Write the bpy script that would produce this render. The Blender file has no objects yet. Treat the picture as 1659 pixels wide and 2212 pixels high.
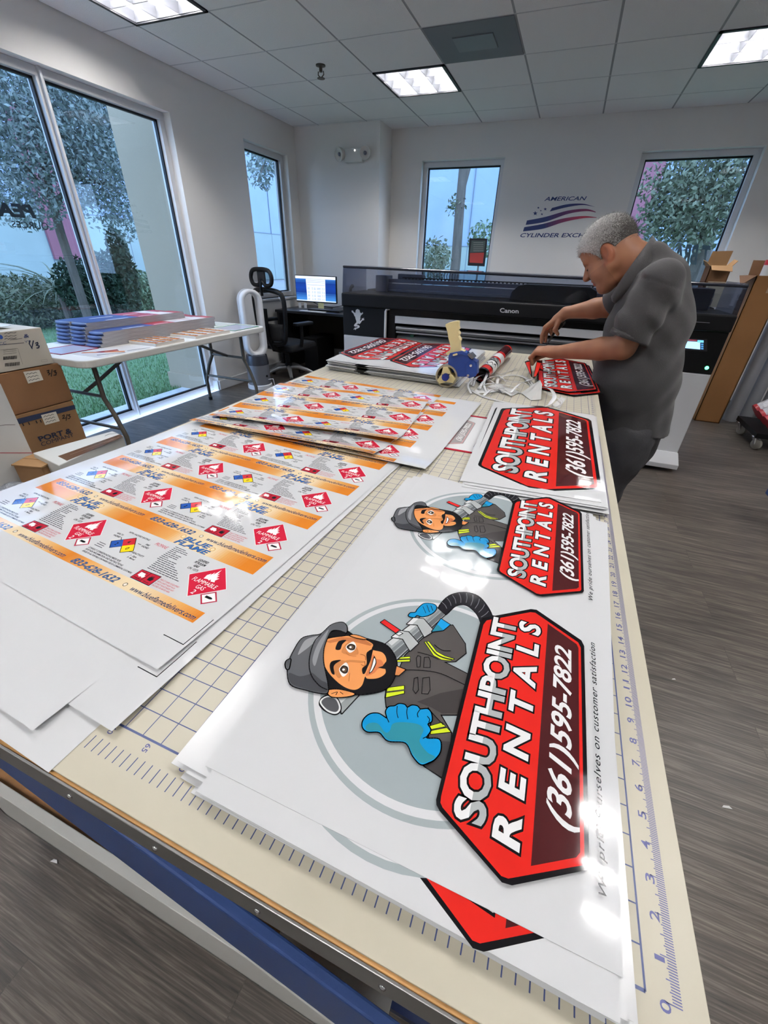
import bpy, bmesh, math, random
import numpy as np
from mathutils import Vector, Matrix
random.seed(7); rng = np.random.default_rng(7)
IN = 0.0254
FLOOR = -34.0          # all lengths below are inches; z = 0 is the top of the cutting mat
SC = bpy.context.scene; COL = SC.collection
# ------------------------------------------------------------------ camera geometry
FPX = 885.517
RM = np.array([[0.9282575744923266, 0.3710255769404442, 0.026036448560302433],
               [0.2148786743194656, -0.477826181331817, -0.8517683345585008],
               [-0.3035869409581575, 0.7962550858172672, -0.5232712562235806]])
CAM = np.array([12.7447423, -5.49612479, 17.43779962])
def ray(u, v):
    d = RM.T @ np.array([(u-829.5)/FPX, (v-1106)/FPX, 1.0]); return d/np.linalg.norm(d)
def PZ(u, v, z):      # point of the horizontal plane z seen at a pixel
    r = ray(u, v); p = CAM+(z-CAM[2])/r[2]*r; return (p[0], p[1])
def PX(u, v, x):
    r = ray(u, v); return CAM+(x-CAM[0])/r[0]*r
def PY(u, v, y):
    r = ray(u, v); return CAM+(y-CAM[1])/r[1]*r
def W(p): return (p[0]*IN, p[1]*IN, (p[2]-FLOOR)*IN)
# ------------------------------------------------------------------ materials
def lin(c):
    if isinstance(c, str):
        c = [int(c[i:i+2], 16)/255 for i in (0, 2, 4)]
    return tuple((x/12.92 if x <= 0.04045 else ((x+0.055)/1.055)**2.4) for x in c)
MATS = {}; ORG = {}
def mat(name, col='808080', rough=0.5, metal=0.0, spec=0.5, bump=None, attr=None, var=None, emit=None, trans=0, alpha=1, coat=0, ior=1.45, sheen=0):
    if name in MATS: return MATS[name]
    m = bpy.data.materials.new(name); m.use_nodes = True
    nt = m.node_tree; b = nt.nodes['Principled BSDF']; I = b.inputs
    c = lin(col)+(1,)
    I['Base Color'].default_value = c; I['Roughness'].default_value = rough; I['Metallic'].default_value = metal
    I['Specular IOR Level'].default_value = spec; I['IOR'].default_value = ior
    I['Transmission Weight'].default_value = trans; I['Alpha'].default_value = alpha; I['Coat Weight'].default_value = coat
    if sheen: I['Sheen Weight'].default_value = sheen
    if attr:
        a = nt.nodes.new('ShaderNodeAttribute'); a.attribute_name = attr; nt.links.new(a.outputs['Color'], I['Base Color'])
    if var:            # (scale, amount, stretch xyz)
        tc = nt.nodes.new('ShaderNodeTexCoord'); mp = nt.nodes.new('ShaderNodeMapping'); n = nt.nodes.new('ShaderNodeTexNoise')
        mp.inputs['Scale'].default_value = var[2] if len(var) > 2 else (1, 1, 1)
        n.inputs['Scale'].default_value = var[0]; n.inputs['Detail'].default_value = 5
        nt.links.new(tc.outputs['Object'], mp.inputs[0]); nt.links.new(mp.outputs[0], n.inputs['Vector'])
        mx = nt.nodes.new('ShaderNodeMix'); mx.data_type = 'RGBA'
        k = var[1]
        mx.inputs[6].default_value = tuple(max(0, x*(1-k)) for x in c[:3])+(1,); mx.inputs[7].default_value = tuple(min(1, x*(1+k)) for x in c[:3])+(1,)
        rm = nt.nodes.new('ShaderNodeMapRange'); rm.inputs[1].default_value = .3; rm.inputs[2].default_value = .7
        nt.links.new(n.outputs['Fac'], rm.inputs[0]); nt.links.new(rm.outputs[0], mx.inputs[0])
        nt.links.new(mx.outputs[2], I['Base Color'])
    if bump:           # (scale, strength, distance)
        tc = nt.nodes.new('ShaderNodeTexCoord'); n = nt.nodes.new('ShaderNodeTexNoise'); bp = nt.nodes.new('ShaderNodeBump')
        n.inputs['Scale'].default_value = bump[0]; n.inputs['Detail'].default_value = bump[3] if len(bump) > 3 else 3
        bp.inputs['Strength'].default_value = bump[1]; bp.inputs['Distance'].default_value = bump[2]
        nt.links.new(tc.outputs['Object'], n.inputs['Vector']); nt.links.new(n.outputs['Fac'], bp.inputs['Height']); nt.links.new(bp.outputs[0], I['Normal'])
    if emit:
        I['Emission Color'].default_value = lin(emit[0])+(1,); I['Emission Strength'].default_value = emit[1]
        if attr: nt.links.new(a.outputs['Color'], I['Emission Color'])
    MATS[name] = m; return m
# ------------------------------------------------------------------ mesh builder (inches)
def rotm(rx=0, ry=0, rz=0):
    return np.array(Matrix.Rotation(math.radians(rz), 3, 'Z') @ Matrix.Rotation(math.radians(ry), 3, 'Y') @ Matrix.Rotation(math.radians(rx), 3, 'X'))
class MB:
    def __init__(s): s.v = []; s.f = []; s.mi = []; s.fc = []
    def add(s, vs, fs, mi=0, col=None):
        o = len(s.v); s.v += [tuple(map(float, p)) for p in vs]
        for f in fs: s.f.append([i+o for i in f]); s.mi.append(mi); s.fc.append(col)
        return s
    def box(s, c, d, mi=0, r=None, col=None):
        h = np.array(d)/2; P = np.array([(x, y, z) for x in (-1, 1) for y in (-1, 1) for z in (-1, 1)])*h
        if r is not None: P = P @ r.T
        return s.add(P+np.array(c), [(0, 1, 3, 2), (4, 6, 7, 5), (0, 4, 5, 1), (2, 3, 7, 6), (0, 2, 6, 4), (1, 5, 7, 3)], mi, col)
    def bx(s, a, b, mi=0, col=None): return s.box([(a[i]+b[i])/2 for i in range(3)], [abs(b[i]-a[i]) for i in range(3)], mi, None, col)
    def tube(s, pts, r, n=10, mi=0, closed=False, cap=True, flat=None):
        P = [np.array(p, float) for p in pts]; m = len(P); rs = [r]*m if np.isscalar(r) else list(r)
        T = []
        for i in range(m):
            a = P[i-1] if (i > 0 or closed) else P[i]; b = P[(i+1) % m] if (i < m-1 or closed) else P[i]
            t = b-a; T.append(t/(np.linalg.norm(t)+1e-9))
        u = np.cross(T[0], [0, 0, 1.0]);
        if np.linalg.norm(u) < 1e-3: u = np.cross(T[0], [0, 1.0, 0])
        u /= np.linalg.norm(u); V = []
        for i in range(m):
            u = u-T[i]*(u@T[i]); u /= np.linalg.norm(u)+1e-9; w = np.cross(T[i], u)
            for k in range(n):
                a = 2*math.pi*k/n; fx = flat if flat else 1
                V.append(P[i]+rs[i]*(math.cos(a)*u+math.sin(a)*w*fx))
        F = []
        for i in range(m if closed else m-1):
            j = (i+1) % m
            for k in range(n): F.append((i*n+k, i*n+(k+1) % n, j*n+(k+1) % n, j*n+k))
        if cap and not closed: F += [tuple(range(n-1, -1, -1)), tuple(range((m-1)*n, m*n))]
        return s.add(V, F, mi)
    def cyl(s, a, b, r, n=24, mi=0, r2=None): return s.tube([a, b], [r, r if r2 is None else r2], n, mi)
    def lathe(s, c, prof, n=28, mi=0, r=None, sx=1, sy=1):
        V = []; F = []
        for (q, z) in prof:
            for k in range(n): a = 2*math.pi*k/n; V.append((q*math.cos(a)*sx, q*math.sin(a)*sy, z))
        V = np.array(V)
        if r is not None: V = V @ r.T
        m = len(prof)
        for i in range(m-1):
            for k in range(n): F.append((i*n+k, i*n+(k+1) % n, (i+1)*n+(k+1) % n, (i+1)*n+k))
        if prof[0][0] > 1e-4: F.append(tuple(range(n-1, -1, -1)))
        if prof[-1][0] > 1e-4: F.append(tuple(range((m-1)*n, m*n)))
        return s.add(V+np.array(c), F, mi)
    def prism(s, poly, z0, z1, mi=0, M=None, t=(0, 0, 0)):      # poly in local xy
        n = len(poly)
        A = sum(poly[i][0]*poly[(i+1) % n][1]-poly[(i+1) % n][0]*poly[i][1] for i in range(n))
        if A < 0: poly = poly[::-1]
        V = np.array([(x, y, z0) for x, y in poly]+[(x, y, z1) for x, y in poly], float)
        if M is not None: V = V @ np.array(M).T
        return s.add(V+np.array(t), [tuple(range(n-1, -1, -1)), tuple(range(n, 2*n))]+[(i, (i+1) % n, n+(i+1) % n, n+i) for i in range(n)], mi)
    def ell(s, c, d, n=16, m=10, mi=0, r=None):
        V = []; F = []
        for i in range(m+1):
            t = math.pi*i/m
            for k in range(n): a = 2*math.pi*k/n; V.append((d[0]*math.sin(t)*math.cos(a), d[1]*math.sin(t)*math.sin(a), -d[2]*math.cos(t)))
        for i in range(m):
            for k in range(n): F.append((i*n+k, i*n+(k+1) % n, (i+1)*n+(k+1) % n, (i+1)*n+k))
        V = np.array(V)
        if r is not None: V = V @ r.T
        return s.add(V+np.array(c), F, mi)
    def grid(s, P, mi=0, col=None):     # P[i][j] points
        n = len(P); m = len(P[0]); V = [p for row in P for p in row]
        return s.add(V, [(i*m+j, (i+1)*m+j, (i+1)*m+j+1, i*m+j+1) for i in range(n-1) for j in range(m-1)], mi, col)
    def build(s, name, mats, parent=None, loc=None, smooth=False, bevel=0, seg=2, solid=0, sub=0, weld=False):
        me = bpy.data.meshes.new(name)
        org = np.array(loc if loc is not None else (ORG.get(parent.name, (0, 0, FLOOR)) if parent is not None else (0, 0, FLOOR)), float)
        V = [((p[0]-org[0])*IN, (p[1]-org[1])*IN, (p[2]-org[2])*IN) for p in s.v]
        me.from_pydata(V, [], s.f)
        if not isinstance(mats, (list, tuple)): mats = [mats]
        for m in mats: me.materials.append(m)
        if len(mats) > 1: me.polygons.foreach_set('material_index', s.mi)
        if any(c is not None for c in s.fc):
            at = me.color_attributes.new('pc', 'FLOAT_COLOR', 'CORNER'); arr = []
            for f, c in zip(s.f, s.fc): arr += list((c or (1, 1, 1))+(1,))*len(f)
            at.data.foreach_set('color', arr)
        if weld:
            bm = bmesh.new(); bm.from_mesh(me); bmesh.ops.remove_doubles(bm, verts=bm.verts, dist=1e-5); bmesh.ops.recalc_face_normals(bm, faces=bm.faces); bm.to_mesh(me); bm.free()
        if smooth:
            me.polygons.foreach_set('use_smooth', [True]*len(me.polygons))
            if smooth != 'all': me.set_sharp_from_angle(angle=math.radians(smooth if smooth is not True else 40))
        me.update()
        o = bpy.data.objects.new(name, me); COL.objects.link(o)
        ORG[o.name] = tuple(org)
        if parent is not None:
            o.parent = parent
        else: o.location = W(org)
        if bevel:
            md = o.modifiers.new('bevel', 'BEVEL'); md.width = bevel*IN; md.segments = seg; md.limit_method = 'ANGLE'; md.angle_limit = math.radians(35)
        if solid: md = o.modifiers.new('solid', 'SOLIDIFY'); md.thickness = solid*IN; md.offset = -1
        if sub: md = o.modifiers.new('sub', 'SUBSURF'); md.levels = sub; md.render_levels = sub
        return o
def tag(o, label=None, cat=None, group=None, kind=None):
    if label: o['label'] = label
    if cat: o['category'] = cat
    if group: o['group'] = group
    if kind: o['kind'] = kind
    return o
THINGS = []
def thing(name, label, cat, loc, group=None):
    o = bpy.data.objects.new(name, None); COL.objects.link(o); o.location = W(loc); o.empty_display_size = .05
    ORG[o.name] = tuple(map(float, loc)); THINGS.append(o); return tag(o, label, cat, group)
def kids(o): return [c for c in bpy.data.objects if c.parent == o]
def copy_thing(o, loc, label, group=None, rz=0):
    c = o.copy(); COL.objects.link(c); c.location = W(loc); c.rotation_euler[2] += math.radians(rz); c['label'] = label
    if group: c['group'] = group
    THINGS.append(c)
    for ch in kids(o):
        d = ch.copy(); COL.objects.link(d); d.parent = c
        for g in kids(ch): e = g.copy(); COL.objects.link(e); e.parent = d
    return c
def struct(o): o['kind'] = 'structure'; return o
# ------------------------------------------------------------------ flat art (print, lettering)
_tx = {}
def text2d(t, off=0.0, shear=0.0, space=1.0):
    k = (t, off, shear, space)
    if k in _tx: return _tx[k]
    cu = bpy.data.curves.new('t', 'FONT'); cu.body = t; cu.size = 1.0; cu.offset = off; cu.shear = shear; cu.space_character = space
    cu.resolution_u = 3; cu.fill_mode = 'FRONT'
    o = bpy.data.objects.new('t', cu); COL.objects.link(o)
    dg = bpy.context.evaluated_depsgraph_get(); dg.update()
    me = bpy.data.meshes.new_from_object(o.evaluated_get(dg))
    v = np.array([tuple(x.co)[:2] for x in me.vertices]); f = [tuple(p.vertices) for p in me.polygons]
    bpy.data.objects.remove(o); bpy.data.curves.remove(cu); bpy.data.meshes.remove(me)
    _tx[k] = (v, f); return v, f
def catmull(P, n=6, closed=True):
    P = [np.array(p, float) for p in P]; m = len(P); out = []
    for i in range(m if closed else m-1):
        p0 = P[(i-1) % m] if (closed or i > 0) else P[0]; p1 = P[i]; p2 = P[(i+1) % m]; p3 = P[(i+2) % m] if (closed or i+2 < m) else P[m-1]
        for k in range(n):
            t = k/n; out.append(tuple(0.5*((2*p1)+(-p0+p2)*t+(2*p0-5*p1+4*p2-p3)*t*t+(-p0+3*p1-3*p2+p3)*t**3)))
    if not closed: out.append(tuple(P[-1]))
    return out
class Art:
    """flat coloured shapes, each layer a hair above the last"""
    def __init__(s): s.items = []; s.L = 0
    def poly(s, pts, c, layer=None):
        if layer is None: s.L += 1; layer = s.L
        else: s.L = max(s.L, layer)
        n = len(pts); A = sum(pts[i][0]*pts[(i+1) % n][1]-pts[(i+1) % n][0]*pts[i][1] for i in range(n))
        if A < 0: pts = pts[::-1]
        s.items.append((np.array(pts, float)[:, :2], [tuple(range(n))], lin(c), layer)); return s
    def mesh(s, v, f, c, layer=None):
        if layer is None: s.L += 1; layer = s.L
        else: s.L = max(s.L, layer)
        s.items.append((np.array(v, float), f, lin(c), layer)); return s
    def stroke(s, pts, w, c, closed=False, layer=None):
        if layer is None: s.L += 1; layer = s.L
        P = [np.array(p, float)[:2] for p in pts]; m = len(P)
        for i in range(m if closed else m-1):
            a, b = P[i], P[(i+1) % m]; d = b-a; l = np.linalg.norm(d)
            if l < 1e-6: continue
            d /= l; n = np.array([-d[1], d[0]])*w/2; a2 = a-d*w*.3; b2 = b+d*w*.3
            s.items.append((np.array([a2-n, b2-n, b2+n, a2+n]), [(0, 1, 2, 3)], lin(c), layer))
        return s
    def circle(s, c, rx, col, ry=None, n=32, layer=None):
        return s.poly([(c[0]+rx*math.cos(2*math.pi*k/n), c[1]+(ry or rx)*math.sin(2*math.pi*k/n)) for k in range(n)], col, layer)
    def text(s, t, q, col, off=0.0, shear=0.0, space=1.0, layer=None, split=None, ref=None, cap=0.73):
        """q: four corners base-start, base-end, top-end, top-start; split=(other colour, fraction)"""
        v, f = text2d(t, off, shear, space)
        rv = text2d(t, ref if ref is not None else off, shear, space)[0]
        x0, x1 = rv[:, 0].min(), rv[:, 0].max(); u = (v[:, 0]-x0)/(x1-x0); w = v[:, 1]/cap
        q = np.array(q, float)
        def put(u, w): return (1-u)[:, None]*((1-w)[:, None]*q[0]+w[:, None]*q[3])+u[:, None]*((1-w)[:, None]*q[1]+w[:, None]*q[2])
        if split:
            s.L += 1 if layer is None else 0; la = s.L if layer is None else layer
            for sg, cc in ((1, col), (-1, split[0])):
                bm = bmesh.new(); vs = [bm.verts.new((a, b, 0)) for a, b in zip(u, w)]
                for g in f:
                    try: bm.faces.new([vs[i] for i in g])
                    except ValueError: pass
                bmesh.ops.bisect_plane(bm, geom=bm.verts[:]+bm.edges[:]+bm.faces[:], plane_co=(0, split[1], 0), plane_no=(0, sg, 0), clear_inner=True)
                bm.verts.index_update(); bm.verts.ensure_lookup_table()
                V = np.array([tuple(x.co)[:2] for x in bm.verts]); F = [tuple(x.index for x in g.verts) for g in bm.faces]; bm.free()
                if len(V): s.mesh(put(V[:, 0], V[:, 1]), F, cc, la)
            return s
        return s.mesh(put(u, w), f, col, layer)
    def tline(s, t, start, end, h, col, **k):        # text from start to end, height h (to the left of the run)
        a = np.array(start, float); b = np.array(end, float); d = (b-a)/np.linalg.norm(b-a); n = np.array([-d[1], d[0]])*h
        return s.text(t, [a, b, b+n, a+n], col, **k)
    def moved(s, fn):
        o = Art(); o.items = [(np.array(fn(v)), f, c, l) for v, f, c, l in s.items]; o.L = s.L; return o
    def extend(s, o, up=0):
        s.items += [(v, f, c, l+up) for v, f, c, l in o.items]; s.L = max(s.L, o.L+up); return s
    def to(s, mb, zf, step=0.004, cuts=None, mi=0):
        """zf: number or function (x, y arrays) -> z; cuts: list of (point, normal) to subdivide along"""
        for v, f, c, l in s.items:
            v = np.array(v)
            if cuts:
                bm = bmesh.new(); vs = [bm.verts.new((a, b, 0)) for a, b in v]
                for g in f:
                    try: bm.faces.new([vs[i] for i in g])
                    except ValueError: pass
                lo = v.min(0); hi = v.max(0)
                for co, no in cuts:
                    d = [(np.array(x)-np.array(co)) @ np.array(no) for x in ((lo[0], lo[1]), (lo[0], hi[1]), (hi[0], lo[1]), (hi[0], hi[1]))]
                    if min(d) > 0 or max(d) < 0: continue
                    bmesh.ops.bisect_plane(bm, geom=bm.verts[:]+bm.edges[:]+bm.faces[:], plane_co=(co[0], co[1], 0), plane_no=(no[0], no[1], 0))
                bm.verts.index_update(); v = np.array([tuple(x.co)[:2] for x in bm.verts]); f = [tuple(x.index for x in g.verts) for g in bm.faces]; bm.free()
            f2 = []
            for g in f:      # face up
                A = sum(v[g[i]][0]*v[g[(i+1) % len(g)]][1]-v[g[(i+1) % len(g)]][0]*v[g[i]][1] for i in range(len(g)))
                f2.append(g if A >= 0 else g[::-1])
            if callable(zf):
                X, Y, Z = zf(v[:, 0], v[:, 1]); V = np.stack([X, Y, Z+l*step], 1)
            else: V = np.stack([v[:, 0], v[:, 1], np.full(len(v), zf+l*step)], 1)
            mb.add(V, f2, mi, c)
def affine(src, dst):
    A = np.c_[np.array(src, float), np.ones(len(src))]; M = np.linalg.lstsq(A, np.array(dst, float), rcond=None)[0]
    return lambda v: np.c_[np.array(v, float), np.ones(len(v))] @ M
def crop(x0, y0, s, z): return lambda x, y: PZ(x0+x/s, y0+y/s, z)
# ================================================================== materials
paint = mat('wall_paint', 'e2e0dd', .75, bump=(420, .25, .002))
white_trim = mat('white_trim', 'd9dadb', .4)
alu = mat('white_aluminium', 'd3d4d6', .35)
gasket = mat('black_gasket', '0c0d12', .5)
tile = mat('ceiling_tile', 'f0efef', .9, bump=(260, .7, .004), var=(420, .10))
tbar = mat('ceiling_bar_shaded', 'a0a0a4', .6)  # grey paints the shadow gap between tiles into the bar colour
dark = mat('black_plastic', '08090b', .42, spec=.35)
darkm = mat('black_matt', '0d0e11', .7, spec=.3)
chrome = mat('chrome', 'c8c8ca', .18, metal=1)
steel = mat('steel', '8c8c8e', .35, metal=1)
def floor_mat():
    m = bpy.data.materials.new('grey_wood_plank'); m.use_nodes = True; nt = m.node_tree; N = nt.nodes; Lk = nt.links; b = N['Principled BSDF']
    tc = N.new('ShaderNodeTexCoord'); br = N.new('ShaderNodeTexBrick')
    br.inputs['Color1'].default_value = (.34, .34, .34, 1); br.inputs['Color2'].default_value = (.72, .72, .72, 1); br.inputs['Mortar'].default_value = (0, 0, 0, 1)
    br.inputs['Scale'].default_value = 1; br.inputs['Mortar Size'].default_value = .0012; br.inputs['Brick Width'].default_value = 1.22; br.inputs['Row Height'].default_value = .18; br.offset = .37
    Lk.new(tc.outputs['Object'], br.inputs['Vector'])
    mp = N.new('ShaderNodeMapping'); mp.inputs['Scale'].default_value = (.8, 12, 1); ad = N.new('ShaderNodeVectorMath'); ad.operation = 'ADD'
    sc = N.new('ShaderNodeVectorMath'); sc.operation = 'SCALE'; sc.inputs['Scale'].default_value = 9
    Lk.new(br.outputs['Color'], sc.inputs[0]); Lk.new(tc.outputs['Object'], ad.inputs[0]); Lk.new(sc.outputs[0], ad.inputs[1]); Lk.new(ad.outputs[0], mp.inputs[0])
    n1 = N.new('ShaderNodeTexNoise'); n1.inputs['Scale'].default_value = 2.2; n1.inputs['Detail'].default_value = 9; n1.inputs['Roughness'].default_value = .72; n1.inputs['Distortion'].default_value = .9
    Lk.new(mp.outputs[0], n1.inputs['Vector'])
    mp2 = N.new('ShaderNodeMapping'); mp2.inputs['Scale'].default_value = (3, 90, 1); Lk.new(ad.outputs[0], mp2.inputs[0])
    n2 = N.new('ShaderNodeTexNoise'); n2.inputs['Scale'].default_value = 2.5; n2.inputs['Detail'].default_value = 4; Lk.new(mp2.outputs[0], n2.inputs['Vector'])
    r1 = N.new('ShaderNodeValToRGB'); e = r1.color_ramp.elements
    e[0].position = .34; e[0].color = lin('211d1a')+(1,); e[1].position = .68; e[1].color = lin('80776d')+(1,)
    k = e.new(.5); k.color = lin('4d463f')+(1,)
    mx = N.new('ShaderNodeMath'); mx.operation = 'MULTIPLY_ADD'; mx.inputs[1].default_value = .45; Lk.new(n2.outputs['Fac'], mx.inputs[0])
    m3 = N.new('ShaderNodeMath'); m3.operation = 'MULTIPLY'; m3.inputs[1].default_value = .55; Lk.new(n1.outputs['Fac'], m3.inputs[0]); Lk.new(m3.outputs[0], mx.inputs[2]); Lk.new(mx.outputs[0], r1.inputs[0])
    ml = N.new('ShaderNodeMix'); ml.data_type = 'RGBA'; ml.blend_type = 'MULTIPLY'; ml.inputs[0].default_value = .5
    Lk.new(r1.outputs[0], ml.inputs[6]); Lk.new(br.outputs['Color'], ml.inputs[7])
    ga = N.new('ShaderNodeMix'); ga.data_type = 'RGBA'; ga.blend_type = 'MULTIPLY'; ga.inputs[0].default_value = 1; ga.inputs[7].default_value = (1.25, 1.25, 1.25, 1)
    Lk.new(ml.outputs[2], ga.inputs[6]); Lk.new(ga.outputs[2], b.inputs['Base Color'])
    b.inputs['Roughness'].default_value = .42
    bp = N.new('ShaderNodeBump'); bp.inputs['Strength'].default_value = .25; bp.inputs['Distance'].default_value = .002; Lk.new(mx.outputs[0], bp.inputs['Height']); Lk.new(bp.outputs[0], b.inputs['Normal'])
    return m
def glass_mat(name, tint, r0, rough=0.0):
    m = bpy.data.materials.new(name); m.use_nodes = True; nt = m.node_tree; N = nt.nodes; N.clear()
    o = N.new('ShaderNodeOutputMaterial'); t = N.new('ShaderNodeBsdfTransparent'); g = N.new('ShaderNodeBsdfGlossy'); x = N.new('ShaderNodeMixShader')
    lw = N.new('ShaderNodeLayerWeight'); lw.inputs[0].default_value = .5; pw = N.new('ShaderNodeMath'); pw.operation = 'POWER'; pw.inputs[1].default_value = 5
    ma = N.new('ShaderNodeMath'); ma.operation = 'MULTIPLY_ADD'; ma.inputs[1].default_value = .7; ma.inputs[2].default_value = r0; ma.use_clamp = True
    t.inputs[0].default_value = lin(tint)+(1,); g.inputs['Roughness'].default_value = rough
    L = nt.links.new; L(lw.outputs['Facing'], pw.inputs[0]); L(pw.outputs[0], ma.inputs[0]); L(ma.outputs[0], x.inputs[0]); L(t.outputs[0], x.inputs[1]); L(g.outputs[0], x.inputs[2]); L(x.outputs[0], o.inputs[0]); return m
pane = glass_mat('window_glass', 'e6eef2', .05)
smoke = glass_mat('smoked_acrylic', 'd0d5e0', .05, .02)
clear = glass_mat('clear_acrylic', 'e9f2f0', .04)
# ================================================================== room
XL, YB, ZC = -123.0, 232.0, 69.2
struct(MB().bx((-123, -90, FLOOR-1), (150, 232, FLOOR)).build('floor', floor_mat()))
w = MB()
for a, b in (((-130, -90, FLOOR), (XL, 24, ZC+5.8)), ((-130, 24, 57.4), (XL, 139.6, ZC+5.8)), ((-130, 139.6, FLOOR), (XL, 177.6, ZC+5.8)), ((-130, 177.6, FLOOR), (XL, 209.6, 0)), ((-130, 177.6, 58), (XL, 209.6, ZC+5.8)), ((-130, 209.6, FLOOR), (XL, 240, ZC+5.8))): w.bx(a, b)
struct(w.build('wall_left', paint))
struct(MB().bx((XL, 217.1, FLOOR), (-79.4, 240, ZC-.01)).build('wall_corner', paint))
w = MB()
for a, b in (((-79.4, YB, FLOOR), (-64.2, 240, ZC+5.8)), ((-64.2, YB, 57.4), (-26, 240, ZC+5.8)), ((-64.2, YB, FLOOR), (-26, 240, 0)), ((-26, YB, FLOOR), (28, 240, ZC+5.8)), ((28, YB, 57.2), (69, 240, ZC+5.8)), ((28, YB, FLOOR), (69, 240, 0)), ((69, YB, FLOOR), (150, 240, ZC+5.8))): w.bx(a, b)
struct(w.build('wall_back', paint))
struct(MB().bx((150, -90, FLOOR), (155, 240, ZC+5.8)).build('wall_right', mat('wall_right_paint', 'e2e0dd', .75)))
struct(MB().bx((-130, -95, FLOOR), (155, -90, ZC+5.8)).build('wall_front', mat('wall_front_paint', 'e2e0dd', .75)))
struct(MB().bx((XL, -90, FLOOR), (XL+.6, 24, FLOOR+4)).bx((XL, 139.6, FLOOR), (XL+.6, 217.1, FLOOR+4)).bx((XL, 139.0, FLOOR), (XL-6, 139.6, FLOOR+4)).bx((XL+.6, 216.5, FLOOR), (-79.4, 217.1, FLOOR+4)).bx((-79.4, 217.1, FLOOR), (-78.8, YB, FLOOR+4)).build('baseboard_left', white_trim, bevel=.15))
struct(MB().bx((-78.8, YB-.6, FLOOR), (150, YB, FLOOR+4)).build('baseboard_back', white_trim, bevel=.15))
# ceiling: tiles in a grid of bars, with gaps for the lamps and the air grille
GX = [10.1+24*k for k in range(-6, 7)]; GY = [167.4+24*k for k in range(-11, 4)]
LAMPS = []
for j, y in enumerate((-24.6, 47.4, 119.4, 191.4)):     # far edge of each lamp bay
    for x in ((-109.9, -13.9, 82.1) if j % 2 == 0 else (-61.9, 34.1)): LAMPS.append((x, y-24))
GRILLE = (-37.9, 143.4)
c = MB(); e = MB()
xs = [XL]+[g for g in GX if XL < g < 150]+[150]; ys = [-90]+[g for g in GY if -90 < g < YB]+[YB]
skip = [(a, b) for a, b in LAMPS]+[GRILLE]
for i in range(len(xs)-1):
    for j in range(len(ys)-1):
        if any(abs(xs[i]-a) < 1 and abs(ys[j]-b) < 1 for a, b in skip): continue
        c.bx((xs[i]+.3, ys[j]+.3, ZC), (xs[i+1]-.3, ys[j+1]-.3, ZC+.6), 0)
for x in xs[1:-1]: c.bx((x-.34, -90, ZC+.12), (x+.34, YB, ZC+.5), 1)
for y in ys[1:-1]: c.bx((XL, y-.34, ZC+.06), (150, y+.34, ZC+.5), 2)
c.bx((XL, -90, ZC+5.5), (150, 240, ZC+6), 1)
struct(c.build('ceiling', [tile, tbar, mat('ceiling_cross_bar_shaded', 'c4c4c8', .7)]))  # cross bars carry a fainter painted gap shade
# troffers
lampm = mat('lamp_tube', 'ffffff', .5, emit=('fbf8f6', 60)); fin = mat('louvre_reflector', '6a6c72', .35, metal=.5); blackframe = mat('lamp_frame', '24252b', .5); pan = mat('lamp_housing', 'eeeeee', .5)
def troffer(x, y, label):
    t = thing('ceiling_light', label, 'ceiling light', (x+12, y+12, ZC-.2), 'square louvred ceiling lamps')
    m = MB()
    for a, b in (((x, y), (x+24, y+.9)), ((x, y+23.1), (x+24, y+24)), ((x, y), (x+.9, y+24)), ((x+23.1, y), (x+24, y+24))): m.bx(a+(ZC-.25,), b+(ZC+.5,))
    m.build('frame', blackframe, t)
    m = MB().bx((x+.9, y+.9, ZC+4.6), (x+23.1, y+23.1, ZC+5))
    for a, b in (((x+.6, y+.6), (x+23.4, y+.9)), ((x+.6, y+23.1), (x+23.4, y+23.4)), ((x+.6, y+.6), (x+.9, y+23.4)), ((x+23.1, y+.6), (x+23.4, y+23.4))): m.bx(a+(ZC+.2,), b+(ZC+5,))
    m.build('housing', pan, t)
    m = MB()
    for k in (4.6, 12, 19.4): m.cyl((x+1.5, y+k, ZC+3.0), (x+22.5, y+k, ZC+3.0), .5, 10)
    m.build('tube', lampm, t, smooth=True)
    m = MB()
    def fins(ax):
        for k in (.9, 8.3, 15.7, 23.1):
            w0, w1 = .12, .8
            for sgn in (-1, 1):
                P = []
                for q in range(7):
                    f = q/6; wd = w0+(w1-w0)*f**2; zz = ZC+.05+1.9*f
                    row = []
                    for e_ in (.9, 23.1):
                        row.append((x+k+sgn*wd, y+e_, zz) if ax == 0 else (x+e_, y+k+sgn*wd, zz))
                    P.append(row)
                m.grid(P)
    fins(0); fins(1)
    m.build('louvre', fin, t, smooth=True)


LBL = {(-61.9, 167.4): 'square louvred ceiling lamp in the middle of the ceiling, beside the dark grey return panel', (34.1, 167.4): 'square louvred ceiling lamp at the right edge, above the wall with the bent man',
       (-109.9, 95.4): 'square louvred ceiling lamp at the top left, close to the big window wall'}
for (x, y) in LAMPS:
    troffer(x, y, LBL.get((x, y), 'square louvred ceiling lamp out of the picture over the near part of the room'))
x, y = GRILLE
t = thing('air_return_panel', 'dark grey square air return panel set into the white ceiling tiles', 'air vent', (x+12, y+12, ZC))
m = MB().bx((x+.3, y+.3, ZC-.1), (x+23.7, y+23.7, ZC+.4)); m.build('panel', mat('grille_grey', '6f737b', .55, bump=(500, .5, .003)), t)
m = MB(); m.bx((x+6.5, y+7.5, ZC-.3), (x+17.5, y+16.5, ZC-.1)); m.build('duct_cover', mat('grille_grey2', '797d85', .5), t, bevel=.2)
t = thing('fire_sprinkler', 'small brass sprinkler head hanging from a ceiling tile', 'sprinkler', (-75.1, 156.9, ZC))
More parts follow.
